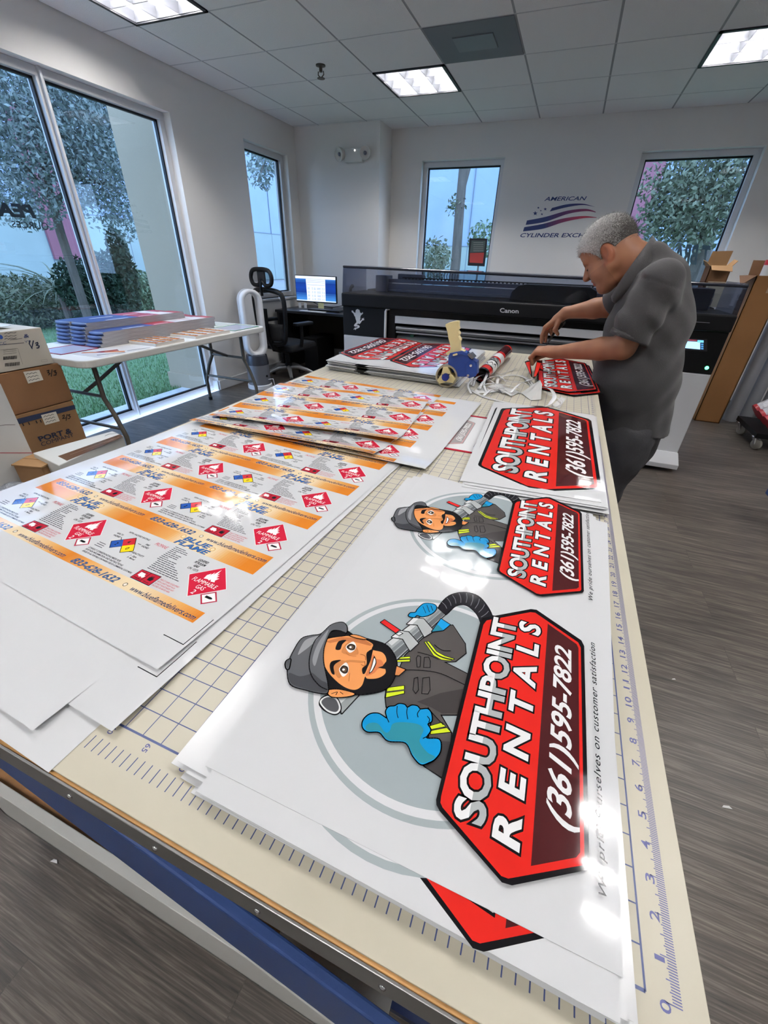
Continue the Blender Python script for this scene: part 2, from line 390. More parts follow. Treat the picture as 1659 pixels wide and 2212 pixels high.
MB().lathe((-75.1, 156.9, ZC), [(1.5, 0), (1.5, -.25), (.5, -.4), (.5, -1.6)]).build('stem', mat('brass_dark', '5b5146', .4, metal=.7), t, smooth=True)
m = MB().tube([(-76, 156.9, ZC-1.4), (-76.1, 156.9, ZC-2.2), (-75.1, 156.9, ZC-3)], .16, 6).tube([(-74.2, 156.9, ZC-1.4), (-74.1, 156.9, ZC-2.2), (-75.1, 156.9, ZC-3)], .16, 6).lathe((-75.1, 156.9, ZC-3.1), [(0, 0), (1.2, 0), (1.2, .12), (0, .12)]); m.build('deflector', MATS['brass_dark'], t)
# windows
def window(name, axis, pos, a0, a1, z0, z1, mull, fw=2.0, depth=3.6):
    """frame in the plane axis=pos spanning a0..a1, z0..z1"""
    def P(a, d, z): return (pos+d, a, z) if axis == 'x' else (a, pos+d, z)
    m = MB(); h = depth/2
    def bar(a, b, z, zz, mi=0, d0=-h, d1=h): m.bx(P(a, d0, z), P(b, d1, zz), mi)
    bar(a0, a1, z0, z0+fw); bar(a0, a1, z1-fw, z1); bar(a0, a0+fw, z0+.02, z1-.02, 0, -h+.04, h-.04); bar(a1-fw, a1, z0+.02, z1-.02, 0, -h+.04, h-.04)
    edges = [a0+fw]
    for q in mull: bar(q-fw*.55, q+fw*.55, z0+.02, z1-.02, 0, -h+.04, h-.04); bar(q-.35, q+.35, z0+.03, z1-.03, 0, -h-.8, h+.8); edges += [q-fw*.55, q+fw*.55]
    edges.append(a1-fw)
    root = struct(m.build(name, alu, bevel=.12))
    for i in range(0, len(edges), 2):
        u, v = edges[i], edges[i+1]; g = MB()
        for (p, q, r, s) in ((u, v, z0+fw, z0+fw+.55), (u, v, z1-fw-.55, z1-fw), (u, u+.55, z0+fw, z1-fw), (v-.55, v, z0+fw, z1-fw)): g.bx(P(p, -.5, r), P(q, .5, s))
        g.build('gasket', gasket, root)
        MB().bx(P(u+.3, -.12, z0+fw+.3), P(v-.3, .12, z1-fw-.3)).build('glass_pane', pane, root)
    return root
window('window_1', 'x', -127.6, 24.02, 139.58, FLOOR+.02, 57.38, [62, 99.3])
window('window_2', 'x', -127.6, 177.62, 209.58, .02, 57.98, [])
window('window_3', 'y', 237.2, -64.18, -26.02, .02, 57.38, [])
window('window_4', 'y', 237.2, 28.02, 68.98, .02, 57.18, [])
struct(MB().bx((-126, 177.6, -1), (-122, 209.6, 0)).build('trim_1', white_trim, bevel=.2))
# emergency light on the corner wall
e0 = PY(768, 337, 217.1)
t = thing('emergency_light', 'white twin-head emergency light high on the corner wall', 'emergency light', (e0[0], 217.1, e0[2]-2.5))
X, Z = e0[0], e0[2]
MB().bx((X-4.6, 214.3, Z-2.6), (X+4.6, 217.1, Z+2.3)).build('housing', mat('fixture_white', 'd5d4cf', .5), t, bevel=.5)
for s_ in (-1, 1):
    r_ = rotm(90+12, 0, s_*22); c_ = np.array([X+s_*6.2, 214.0, Z+.4])
    h_ = MB().lathe(c_, [(0, -2.2), (1.2, -2.1), (2.3, -.6), (2.6, .9), (2.6, 1.3), (2.3, 1.4), (2.2, 1.1), (1.2, .5), (0, .3)], 24, 0, r_).build('lamp_head', MATS['fixture_white'], t, smooth=True)
    MB().lathe(c_, [(0, .35), (.7, .55), (.75, .8), (0, 1.0)], 16, 0, r_).build('lens', mat('lens_grey', '6b6f7c', .15), h_, smooth=True)
MB().lathe((X+1, 214.2, Z+1.5), [(0, -.1), (.3, -.1), (.3, .1), (0, .1)], 12, 0, rotm(90)).build('indicator', mat('fixture_dot', 'f5f5ff', .3, emit=('ffffff', 1)), t)
# wall logo, lettering cut from thin vinyl
navy, crim = '2c3a6e', 'b03a52'
A = Art()
def wl(x, y): p = PY(860+x/2.0763, 300+y/2.0763, YB); return (p[0], p[2])
A.text('AMERICAN', [wl(655, 278), wl(840, 275), wl(848, 257), wl(662, 259)], navy, .015, .12)
LETT1 = A; A = Art(); A.text('CYLINDER EXCHANGE', [wl(546, 441), wl(944, 441), wl(950, 422), wl(552, 422)], navy, .015, .12)
LETT = A; A = Art()
def ribbon(up, lo, c0, c1):
    U = catmull([wl(*p) for p in up], 8, False); D = catmull([wl(*p) for p in lo], 8, False); n = len(U)
    a, b = lin(c0), lin(c1)
    L = A.L+1
    for i in range(n-1):
        t_ = i/(n-2); t_ = min(1, max(0, (t_-.25)*2)); cc = tuple(a[k]*(1-t_)+b[k]*t_ for k in range(3))
        A.items.append((np.array([U[i], U[i+1], D[i+1], D[i]]), [(3, 2, 1, 0)], cc, L)); A.L = L
ribbon([(690, 310), (760, 293), (830, 291), (885, 306)], [(680, 326), (760, 306), (830, 297), (885, 306)], navy, '453a70')
ribbon([(578, 366), (660, 350), (760, 322), (840, 314), (886, 326)], [(572, 386), (660, 372), (760, 337), (840, 324), (886, 330)], navy, '8a3a62')
ribbon([(566, 396), (650, 381), (740, 357), (830, 346), (890, 352)], [(560, 415), (650, 403), (740, 374), (830, 356), (890, 354)], navy, crim)
def star(cx, cy, r):
    return [wl(cx+r*(1 if k % 2 == 0 else .42)*math.sin(math.pi*k/5), cy-r*(1 if k % 2 == 0 else .42)*math.cos(math.pi*k/5)) for k in range(10)]
for (cx, cy, r) in ((615, 334, 11), (645, 338, 6), (629, 309, 6), (660, 315, 8), (640, 322, 4.5)): A.poly(star(cx, cy, r), navy, 1)
t = thing('wall_logo', 'navy and red flag lettering decal on the back wall between two windows', 'wall decal', (5, YB, 28))
for q in (LETT1, LETT): m = MB(); q.to(m, 0, .001); m.v = [(x, YB-.06-z, y) for x, y, z in m.v]; m.build('lettering', mat('vinyl_print', 'ffffff', .4, attr='pc'), t)
m = MB(); A.to(m, 0, .001); m.v = [(x, YB-.06-z, y) for x, y, z in m.v]; m.build('flag', MATS['vinyl_print'], t)

# lettering stuck on the outside of the glass, mirrored from in here
gl = lambda x, y: (PX(x/3.88, 130+y/3.88, -127.9)[1], PX(x/3.88, 130+y/3.88, -127.9)[2])
lm_ = mat('glass_lettering', '353f4b', .6)
A = Art(); A.text('PEA', [gl(305, 1320), gl(-20, 1300), gl(-42, 1188), gl(250, 1210)], '353f4b', .05); A.text('OURCES', [gl(412, 1425), gl(104, 1398), gl(90, 1345), gl(396, 1358)], '353f4b', .01)
m = MB(); A.to(m, 0, .001); m.v = [(-127.9, x, y) for x, y, z in m.v]; tag(m.build('window_lettering', lm_, loc=(-127.9,)+gl(200, 1350)), 'mirrored dark lettering on the left pane of the big window', 'lettering')
gl2 = lambda x, y: (PY(860+x/2.0763, 300+y/2.0763, 237.5)[0], PY(860+x/2.0763, 300+y/2.0763, 237.5)[2])
A = Art(); A.text('T BRA', [gl2(1392, 562), gl2(1232, 556), gl2(1246, 468), gl2(1402, 478)], '4a6570', .04)
m = MB(); A.to(m, 0, .001); m.v = [(x, 237.5, y) for x, y, z in m.v]; q = gl2(1310, 520); tag(m.build('window_lettering', mat('glass_lettering_pale', '5d7882', .6), loc=(q[0], 237.5, q[1])), 'mirrored blue-grey lettering on the window behind the bent man', 'lettering')
# ================================================================== outdoors
GZ = -36.5
lawn = mat('lawn', '5f7d58', .9, var=(40, .35), bump=(90, .8, .02))
m = MB().bx((-420, -300, GZ-2), (-146, 900, GZ)).bx((-146, 246, GZ-2), (400, 900, GZ)); struct(m.build('ground_lawn', lawn))
struct(MB().bx((-146, -300, GZ-2), (-130, 246, GZ+.8)).bx((-146, 240, GZ-2), (400, 252, GZ+.8)).build('trim_2', mat('concrete', 'b9bcc0', .85, var=(8, .12), bump=(120, .4, .003))))
struct(MB().bx((-1200, -600, GZ-4), (-420, 1500, GZ-1)).bx((-420, 900, GZ-4), (900, 1500, GZ-1)).build('ground_paving', mat('paving', '8d9096', .85, var=(.6, .12))))
v = []; f = []
n = 26000
gx = -146.5-rng.random(n)**1.6*240; gy = 40+rng.random(n)*190
for i in range(n):
    a = rng.random()*6.28; h = .9+rng.random()*1.3; w_ = .12+.1*rng.random(); dx, dy = math.cos(a)*w_, math.sin(a)*w_; lx, ly = rng.normal(0, .55, 2); o = len(v)
    v += [(gx[i]-dx, gy[i]-dy, GZ), (gx[i]+dx, gy[i]+dy, GZ), (gx[i]+lx, gy[i]+ly, GZ+h)]; f.append((o, o+1, o+2))
g = MB(); g.add(v, f); tag(g.build('lawn_grass', mat('grass_blade', '6b8f60', .8, var=(9, .3))), 'short green lawn outside the big window', 'grass', kind='stuff')
# pale block building with panel joints
pb = mat('facade_blue', '98a8bd', .9, var=(.8, .06)); pl = mat('facade_pale', '97a59f', .9, var=(.8, .06)); jo = mat('facade_joint', '6d7886', .9); rd = mat('facade_red', '8d5a66', .9, var=(1, .1))
def facade(label, axis, pos, a0, a1, zl, step, red=None):
    org = (pos, (a0+a1)/2, GZ) if axis == 'x' else ((a0+a1)/2, pos, GZ)
    t = thing('building', label, 'building', org)
    sg = -1 if axis == 'x' else 1
    def P(a, d, z): return (pos+sg*d, a, z) if axis == 'x' else (a, pos+sg*d, z)
    MB().bx(P(a0, 0, zl), P(a1, 60, 330)).build('upper_wall', pb, t)
    MB().bx(P(a0, -1.5, GZ), P(a1, 60, zl)).build('lower_wall', pl, t)
    j = MB(); j.bx(P(a0, -2, zl-1.2), P(a1, 0, zl))
    q = a0+step*.4
    while q < a1: j.bx(P(q, -1.8, GZ), P(q+1, 0, 330)); q += step
    j.build('panel_joint', jo, t)
    if red: MB().bx(P(red[0], -6, red[2]), P(red[1], 0, red[3])).build('red_panel', rd, t)
    return t
RY0, RY1 = PX(100, 500, -755)[1], PX(160, 500, -755)[1]
b1 = facade('long pale blue and grey building across the lawn outside the big left window', 'x', -760, -300, 1300, 70, 150, (RY0, RY1, 5, 190))
RX0, RX1 = PY(1370, 400, 895)[0], PY(1425, 400, 895)[0]
b2 = facade('pale grey building seen through the two windows behind the printer', 'y', 900, -420, 700, 44, 170, (RX0, RX1, 40, 330))
MB().bx((-757, 700, 12), (-740, 1000, 18)).build('ledge', mat('ledge_pale', 'a9b6c4', .8), b1)
# outside pier next to the window
struct(MB().bx((-152, 141, GZ), (-130.2, 168, 120)).bx((-153, 140.3, GZ), (-130.2, 168.6, GZ+7)).build('trim_3', mat('stucco', 'a39580', .9, bump=(150, .5, .004))))
# low wall and hedge bed
t = tag(MB().bx((-470, 215, GZ), (-452, 480, GZ+15)).build('garden_wall', mat('wall_tan', '8f8b80', .9, var=(4, .1)), loc=(-460, 345, GZ), bevel=.5), 'low tan garden wall beyond the lawn, right of the shrubs', 'wall')
leafs = [mat('leaf_dark', '2f4433', .7, var=(30, .3)), mat('leaf_mid', '636a54', .7, var=(30, .3)), mat('leaf_pale', '6d7f62', .7, var=(30, .3)), mat('leaf_grey', '75807c', .7, var=(30, .3))]
bark = mat('bark', '5f5750', .9, var=(14, .3, (1, 1, .2)), bump=(60, .8, .01))
def leafcloud(blobs, n, size, shape=.45):
    v = []; f = []
    wts = np.array([b[3]*b[4]*b[5] for b in blobs])**.7; wts = wts/wts.sum()
    for i in range(n):
        b = blobs[rng.choice(len(blobs), p=wts)]
        d = rng.normal(size=3); d /= np.linalg.norm(d); r = rng.random()**.4
        p = np.array(b[:3])+d*r*np.array(b[3:6])
        a = rng.normal(size=3); a /= np.linalg.norm(a); c_ = np.cross(a, rng.normal(size=3)); c_ /= np.linalg.norm(c_); s_ = size*(.6+.8*rng.random()); o = len(v)
        v += [tuple(p-a*s_), tuple(p+c_*s_*shape), tuple(p+a*s_), tuple(p-c_*s_*shape)]; f.append((o, o+1, o+2, o+3))
    m = MB(); m.add(v, f); return m
def plant(name, label, cat, base, blobs, n, size, lm, stems, group=None, shape=.45):
    t = thing(name, label, cat, base, group)
    s_ = MB()
    for pts, r in stems: s_.tube(pts, r, 8)
    s_.build('trunk' if cat == 'tree' else 'stem', bark, t, smooth=True)
    leafcloud(blobs, n, size, shape).build('foliage', lm, t)
    return t
# big tree whose crown hangs over the left window
def at(u, v, x): return tuple(PX(u, v, x))
def blob(u, v, x, rx, ry, rz): return at(u, v, x)+(rx, ry, rz)
t0 = at(150, 560, -300)
plant('oak_tree', 'large leafy tree outside the big left window, its crown over both panes', 'tree', (t0[0], t0[1], GZ),
      [blob(40, 260, -300, 50, 60, 42), blob(120, 330, -290, 40, 40, 34), blob(20, 385, -300, 36, 30, 26), blob(190, 300, -280, 34, 34, 34), blob(215, 390, -270, 20, 20, 30), blob(250, 420, -262, 14, 12, 26), blob(270, 470, -258, 8, 9, 14), blob(150, 200, -300, 46, 60, 36), blob(225, 250, -285, 34, 34, 30), blob(0, 190, -300, 50, 50, 40), blob(60, 440, -285, 16, 16, 14)], 26000, 1.35, leafs[3],
      [([(t0[0], t0[1], GZ), at(130, 500, -300), at(105, 400, -298), at(80, 270, -296)], [3, 2.6, 2.0, 1.4]), ([at(118, 450, -299), at(160, 380, -288), at(210, 330, -280)], [1.8, 1.3, .8]), ([at(112, 430, -299), at(30, 330, -300)], [1.6, 1]), ([at(150, 380, -288), at(240, 400, -266)], [2, .8])])
plant('hanging_branch', 'leafy branch tip hanging at the top of the tall narrow corner window', 'branch', at(575, 340, -190),
      [blob(560, 340, -190, 10, 9, 12), blob(580, 345, -190, 10, 9, 10), blob(550, 380, -188, 5, 5, 7), blob(572, 385, -192, 6, 6, 7), blob(600, 355, -190, 6, 5, 8)], 460, 1.7, leafs[3], [([at(600, 280, -196), at(580, 330, -190), at(556, 392, -188)], [1.0, .7, .3])])
SH = [(175, 618, -330, 15, 18, 20, 0, 'dense dark green shrub on the lawn, left of the middle window post'), (232, 612, -345, 12, 14, 24, 0, 'taller dark shrub on the lawn just left of the middle window post'), (60, 648, -380, 24, 44, 18, 1, 'grey-green shrub row at the left of the big window'), (268, 590, -300, 8, 9, 30, 0, 'slim upright dark shrub just right of the middle window post'),
      (300, 620, -400, 14, 20, 16, 2, 'pale olive shrub right of the slim dark shrub'), (330, 622, -400, 14, 18, 13, 2, 'low olive shrub in front of the garden wall'), (10, 640, -420, 20, 36, 16, 1, 'grey-green shrub at the far left edge of the window'), (120, 642, -420, 18, 34, 14, 3, 'dull green shrub behind the dark shrubs on the lawn')]
for (u, v, x, rx, ry, rz, k, l) in SH:
    c_ = at(u, v, x)
    plant('shrub', l, 'shrub', (c_[0], c_[1], GZ), [(c_[0], c_[1], max(c_[2], GZ+rz*.9), rx, ry, rz), (c_[0], c_[1], GZ+rz*.4, rx*.8, ry*.8, rz*.4)], 2600, 1.9, leafs[k], [([(c_[0], c_[1], GZ), (c_[0], c_[1], GZ+rz)], .8)], 'shrubs outside the big window')
# palm-like tuft
SPx, SPy = PX(118, 590, -350)[:2]
t = thing('spiky_plant', 'spiky plant with long arching leaves outside the big window', 'plant', (SPx, SPy, GZ))
m = MB()
for i in range(44):
    a = rng.random()*6.28; u = .3+.9*rng.random(); L = 34+14*rng.random(); P = []
    for q in range(6):
        s_ = q/5; P.append((SPx+math.cos(a)*L*s_*math.cos(u*(1-s_*.6)), SPy+math.sin(a)*L*s_*math.cos(u*(1-s_*.6)), GZ+26+L*math.sin(u)*s_-L*.5*s_*s_))
    m.tube(P, [.7, .8, .7, .5, .3, .1], 4, flat=.3)
m.build('leaves', leafs[1], t); MB().tube([(SPx, SPy, GZ), (SPx, SPy, GZ+27)], 3, 10).build('stem', bark, t)
# beyond the back wall
def by(u, v, y): return tuple(PY(u, v, y))
def bby(u, v, y, rx, ry, rz): return by(u, v, y)+(rx, ry, rz)
q = by(985, 560, 420)
plant('slim_tree', 'slim bare trunk with small twigs, seen through the narrow window behind the printer', 'tree', (q[0], q[1], GZ),
      [bby(985, 445, 420, 9, 6, 9), bby(945, 560, 430, 12, 10, 16)], 330, 2.0, leafs[1], [([(q[0], q[1], GZ), by(985, 560, 420), by(993, 450, 420), by(1003, 340, 420)], [5, 4.4, 4, 3.6]), ([by(996, 420, 420), by(1010, 370, 421), by(1020, 340, 422)], [2.4, 2, 1.4])])
for (u, v, y, l, k) in ((940, 560, 360, 'feathery bush at the left in the narrow window behind the printer', 1), (1040, 520, 430, 'pale feathery bush at the right in the narrow window behind the printer', 2)):
    q = by(u, v, y); plant('bush', l, 'shrub', (q[0], q[1], GZ), [(q[0], q[1], q[2], 13, 12, 16), (q[0], q[1], GZ+20, 12, 12, 18)], 900, 1.8, leafs[k], [([(q[0], q[1], GZ), q], .8)])
q = by(1500, 600, 420)
plant('leafy_tree', 'leafy tree filling the window behind the bent man', 'tree', (q[0], q[1], GZ),
      [bby(1540, 400, 410, 34, 30, 34), bby(1480, 440, 400, 24, 22, 20), bby(1440, 500, 400, 16, 18, 14), bby(1520, 490, 400, 20, 20, 16), bby(1590, 370, 415, 30, 24, 40), bby(1450, 400, 420, 22, 20, 22), bby(1420, 470, 410, 14, 14, 14)], 7500, 1.9, leafs[1],
      [([(q[0], q[1], GZ), by(1515, 560, 420), by(1545, 430, 412)], [7, 6, 4]), ([by(1518, 540, 418), by(1450, 440, 405)], [3, 2])])
# lettering boards on the wall to the right, only met as reflections
# ================================================================== cutting table
def lattice(f, a0, a1, b0, b1, da, db):
    """cell-wise flat version of a height field, with the cut lines that make stacked print follow it exactly"""
    na = max(1, int(math.ceil((a1-a0)/da))); nb = max(1, int(math.ceil((b1-b0)/db))); da = (a1-a0)/na; db = (b1-b0)/nb
    GA, GB = np.meshgrid(a0+da*np.arange(na+1), b0+db*np.arange(nb+1), indexing='ij'); G = np.stack(f(GA, GB), -1)
    def g(a, b):
        i = np.clip(np.floor((a-a0)/da).astype(int), 0, na-1); j = np.clip(np.floor((b-b0)/db).astype(int), 0, nb-1); s = ((a-a0)/da-i)[:, None]; t = ((b-b0)/db-j)[:, None]
        z0 = G[i, j]+s*(G[i+1, j]-G[i, j])+t*(G[i, j+1]-G[i, j]); z1 = G[i+1, j+1]+(1-s)*(G[i, j+1]-G[i+1, j+1])+(1-t)*(G[i+1, j]-G[i+1, j+1])
        z = np.where(s+t <= 1, z0, z1); return z[:, 0], z[:, 1], z[:, 2]
    cuts = [((a0+da*k, 0), (1, 0)) for k in range(1, na)]+[((0, b0+db*k), (0, 1)) for k in range(1, nb)]
    n = np.array((1/da, 1/db)); n /= np.linalg.norm(n); cuts += [((a0+da*k, b0), tuple(n)) for k in range(1, na+nb)]
    return g, cuts
blue = mat('blue_steel', '2c467c', .45, bump=(220, .15, .002))
ply = mat('ply_edge', 'b58a55', .6, var=(30, .25, (1, 1, 6)))
T = thing('cutting_table', 'large cutting table with a gridded beige mat and blue steel frame in the foreground', 'table', (-3, 48, FLOOR))
TX0, TX1, TY0, TY1 = -27.0, 20.6, -2.45, 98.6
m = MB().bx((TX0, TY0, -.42), (TX1, TY1, -.12), 0); m.build('tabletop', [ply], T, bevel=.03)
matm = mat('mat_beige', 'bfbaa8', .38, spec=.4, var=(7, .04), bump=(60, .1, .002))
mt = MB().bx((TX0+.02, TY0+.12, -.12), (TX1, TY1, 0)).build('cutting_mat', matm, T, bevel=.03)
ink, ink2 = '3d4a78', '53578c'
g = Art()
for x in range(-25, 20): g.bx = None; g.poly([(x-.022, 0), (x+.022, 0), (x+.022, 96), (x-.022, 96)], ink, 1)
for y in range(0, 97): g.poly([(-25, y-.022), (19, y-.022), (19, y+.022), (-25, y+.022)], ink, 2)
g.poly([(-25, -.04), (19, -.04), (19, .05), (-25, .05)], ink, 3); g.poly([(18.97, 0), (19.03, 0), (19.03, 96), (18.97, 96)], ink, 3)
n = 0; x = -25.0
while x < 19: g.poly([(x-.022, -1.27), (x+.022, -1.27), (x+.022, -.72), (x-.022, -.72)], ink, 3); x += 1/2.54
for k in range(0, 111, 5):
    xx = -25+k/2.54; n_ = .17*len(str(k)); g.text(str(k), [(xx-.13, -.14), (xx-.13, -.14-n_), (xx+.13, -.14-n_), (xx+.13, -.14)], ink2, .012, layer=3)
for k in range(0, 96*16+1):
    if k > 48*16 and k % 4: continue
    yy = k/16; L = .42 if k % 16 == 0 else (.34 if k % 8 == 0 else (.28 if k % 4 == 0 else .24))
    g.poly([(19.93-L, yy-.014), (19.93, yy-.014), (19.93, yy+.014), (19.93-L, yy+.014)], ink2, 3)
for k in range(0, 97):
    s_ = str(k); w_ = .13*len(s_) if s_ != '1' else .06; g.text(s_, [(19.62, k-w_-.1), (19.62, k+w_-.1), (19.34, k+w_-.1), (19.34, k-w_-.1)], ink2, .012, layer=3)
for x in (-26.2, -25.6): g.poly([(x-.02, 0), (x+.02, 0), (x+.02, 96), (x-.02, 96)], ink2, 3)
m = MB(); g.to(m, .002, .0012)
printm = mat('mat_ink', 'ffffff', .45, attr='pc')
m.build('printed_grid', printm, mt)
m = MB().bx((TX0, TY0-.12, -1.75), (TX1, TY0-.02, .0)).bx((TX0-.12, TY0, -1.75), (TX0, TY1, .02)); m.build('edge_strip', mat('aluminium_strip', '8f8f8d', .35, metal=.85), T, bevel=.03)
for x in np.arange(-21.3, 21, 4.42):
    MB().ell((x+2.4, TY0-.13, -.85), (.13, .09, .13), 12, 8).build('screw', chrome, T, smooth='all')
m = MB().bx((TX0+1.5, TY0+2.6, -4.6), (TX1-1.5, TY0+4.6, -.42)).bx((TX0+1.5, TY1-4, -4.6), (TX1-1.5, TY1-2, -.42)).bx((TX0+1.5, TY0+2.6, -4.6), (TX0+3.5, TY1-2, -.42)).bx((TX1-3.5, TY0+2.6, -4.6), (TX1-1.5, TY1-2, -.42)); m.build('apron', mat('apron_grey', '8d8a85', .6), T)
# blue brace running down across the near side, under the metal strip
RXZ = np.array([[1, 0, 0], [0, 0, 1], [0, 1, 0]], float)
MB().prism([(-9.7, -1.8), (20, -15.1), (20, -23.4), (-22, -1.8)], -2.05, -1.5, 0, RXZ).build('frame_rail', blue, T, bevel=.12, weld=True)
MB().bx((TX0+1, TY0+.9, -4.5), (TX0+2.2, TY0+2, -.45)).build('bracket', blue, T)
for x, y in ((-25.2, 1.2), (18.6, 1.2), (-25.2, 95), (18.6, 95)):
    l_ = MB().bx((x-1.1, y-1.1, FLOOR+3), (x+1.1, y+1.1, -4)).build('leg', mat('leg_blue', '1c2f66', .5), T, bevel=.15)
MB().bx((-26, .2, -23.0), (19.4, 96, -22.05)).build('shelf', mat('shelf_blue', '1f3468', .5), T)
wc = mat('white_card', 'c9cac6', .7, bump=(160, .15, .002)); kr = mat('kraft_card', '9a7048', .8, var=(50, .12), bump=(120, .2, .002)); kr2 = mat('kraft_dark', '7d5c3d', .8, var=(30, .12), bump=(120, .2, .002))
t = thing('flat_carton', 'flat white carton with a brown insert on the low shelf under the near edge', 'box', (-4, 18, -22.05))
MB().prism([(-21, -22), (12, -22), (12, -19.5), (4.2, -15.4), (-21, -15.3)], -2.1, -1.5, 0, RXZ).bx((-21, -2.1, -22), (-20.4, 38, -15.3)).bx((11.4, 2, -22), (12, 38, -15.3)).bx((-21, 37.4, -22), (12, 38, -15.3)).bx((-21, -2.1, -22.05), (12, 38, -21.6)).build('tray', wc, t, bevel=.05)
MB().bx((-20.3, -1.45, -21.5), (3.9, 37.3, -16.1)).build('insert', kr, t)
# caster of the table at the near left corner
def caster(name_parent, x, y, r=1.5, rz=20, m1=None):
    c = np.array((x, y, FLOOR+r)); R = rotm(0, 90, rz)
    w = MB().lathe(c, [(.3, -.6), (r*.8, -.6), (r, -.4), (r, .4), (r*.8, .6), (.3, .6)], 24, 0, R).build('wheel', mat('caster_rubber', '8d8a83', .5), name_parent, smooth=True)
    d = R @ np.array([0, 0, 1.0]); f = np.cross(d, [0, 0, 1.0])
    m = MB()
    for s_ in (-1, 1):
        a = c+d*.85*s_; m.tube([a-f*.1, a-f*.5+np.array([0, 0, r*.7]), a-f*.9+np.array([0, 0, r+.5])], [.35, .5, .6], 8)
    m.lathe(c-f*.9+np.array([0, 0, r+.3]), [(0, 0), (1.3, 0), (1.5, .3), (1.3, .6), (0, .6)], 20)
    return m.build('caster_fork', chrome, name_parent, smooth=True)
for x, y in ((-25.2, 1.2), (18.6, 1.2), (-25.2, 95), (18.6, 95)): caster(T, x, y, 1.4, 60)
# ================================================================== sign artwork (traced on the sheet plane)
vinyl = mat('gloss_vinyl', 'ffffff', .06, spec=.34, attr='pc', bump=(3.4, .14, .03, 2))
paperw = mat('white_vinyl', 'cfd1d3', .2, spec=.5, bump=(2.6, .14, .03, 2))
k6 = crop(920, 1280, 3.2521, .75); k5 = crop(600, 1240, 3.1904, .75)
RED, MAR, BLK, WHT, GRY = 'cb2620', '431b1d', '101013', 'e6e7e8', 'a9aeaf'
H = Art()
def P6(l): return [k6(*p) for p in l]
def P5(l): return [k5(*p) for p in l]
H.poly(P6([(72, 1500), (70, 1465), (380, 215), (395, 188), (735, 125), (775, 130), (1088, 345), (1108, 385), (1142, 1925), (1128, 1958), (600, 2066), (530, 2045), (95, 1545)]), BLK)
H.poly(P6([(100, 1485), (105, 1440), (402, 235), (425, 205), (730, 147), (765, 150), (1066, 360), (1084, 395), (1108, 1895), (1092, 1925), (575, 2018), (525, 2000), (115, 1520)]), RED)
H.poly(P6([(853, 228), (1055, 372), (1068, 400), (1078, 1835), (1050, 1870), (733, 1930)]), MAR)
qs = P6([(395, 1655), (632, 200), (472, 178), (172, 1612)])
H.text('SOUTHPOINT', qs, BLK, .085, .12, .93, ref=.035); H.text('SOUTHPOINT', qs, WHT, .035, .12, .93, split=(GRY, .47))
qr = P6([(642, 1838), (800, 232), (655, 205), (448, 1775)])
H.text('RENTALS', qr, BLK, .085, .18, 1.75, ref=.035); H.text('RENTALS', qr, WHT, .035, .18, 1.75)
H.text('(361)595-7822', P6([(1012, 1690), (1014, 405), (900, 372), (832, 1590)]), WHT, .022, .28, .96)
HEXSRC = P6([(72, 1480), (395, 188), (755, 126), (1100, 365), (1142, 1940), (560, 2060)])     # start-top, end-top, end-mid, end-bottom, start-bottom, start-mid
SLOGAN = Art(); SLOGAN.text('We pride ourselves on customer satisfaction', P6([(1262, 2152), (1182, 366), (1140, 352), (1203, 2125)]), '17191d', .004, .3, 1.12)
# cartoon figure in a disc
C = Art()
def fitc(pts):
    P = np.array(pts); A = np.c_[2*P, np.ones(len(P))]; s_ = np.linalg.lstsq(A, (P**2).sum(1), rcond=None)[0]; return s_[:2], math.sqrt(s_[2]+s_[:2] @ s_[:2])
cc, r0 = fitc(P5([(965, 133), (620, 280), (330, 640), (203, 1050), (250, 1280), (400, 1500), (690, 1625), (900, 1590)]))
c2 = cc; r2 = r0-.54
C.circle(cc, r0, '9fa9ac', n=90); C.circle(cc, r0-.24, 'd4d6d8', n=90); C.circle(c2, r2, '9aa5a8', n=90)
OL = '131318'; o_w = .05
def sh(pts, col, line=True, smooth=True, n=5, w=None):
    P = P5(pts); Q = catmull(P, n) if smooth else P
    if line: C.stroke(Q, (w or o_w)*2, OL, True)
    C.poly(Q, col)
def ln(pts, w=.035, col=OL): C.stroke(catmull(P5(pts), 5, False), w, col)
sh([(1110, 230), (1180, 150), (1280, 125), (1380, 150), (1450, 230), (1485, 320), (1470, 420), (1400, 420), (1405, 350), (1370, 270), (1300, 213), (1225, 218), (1150, 280)], '1d1d22')
for a, b in (((1130, 190), (1165, 235)), ((1165, 162), (1195, 215)), ((1205, 145), (1228, 200)), ((1250, 132), (1262, 195)), ((1300, 130), (1298, 195)), ((1345, 142), (1330, 215)), ((1390, 170), (1360, 235)), ((1425, 210), (1385, 262)), ((1452, 255), (1402, 295)), ((1468, 300), (1410, 325))): ln([a, ((a[0]+b[0])/2+6, (a[1]+b[1])/2), b], .03, '8a8a90')
sh([(430, 870), (530, 815), (560, 830), (440, 960)], '8f9596', smooth=False); sh([(400, 850), (470, 815), (500, 830), (425, 900)], 'c5c9ca', False, False)
C.poly(catmull(P5([(282, 890), (300, 850), (350, 828), (410, 850), (440, 910), (430, 955), (390, 972), (330, 950), (295, 920)]), 5), OL)
C.poly(catmull(P5([(290, 888), (305, 856), (350, 838), (405, 856), (432, 910), (424, 948), (390, 963), (335, 942)]), 5), 'd9dcdc'); C.poly(catmull(P5([(302, 888), (315, 860), (352, 848), (398, 864), (420, 910), (414, 940), (390, 950), (340, 932)]), 5), '4a4c50')
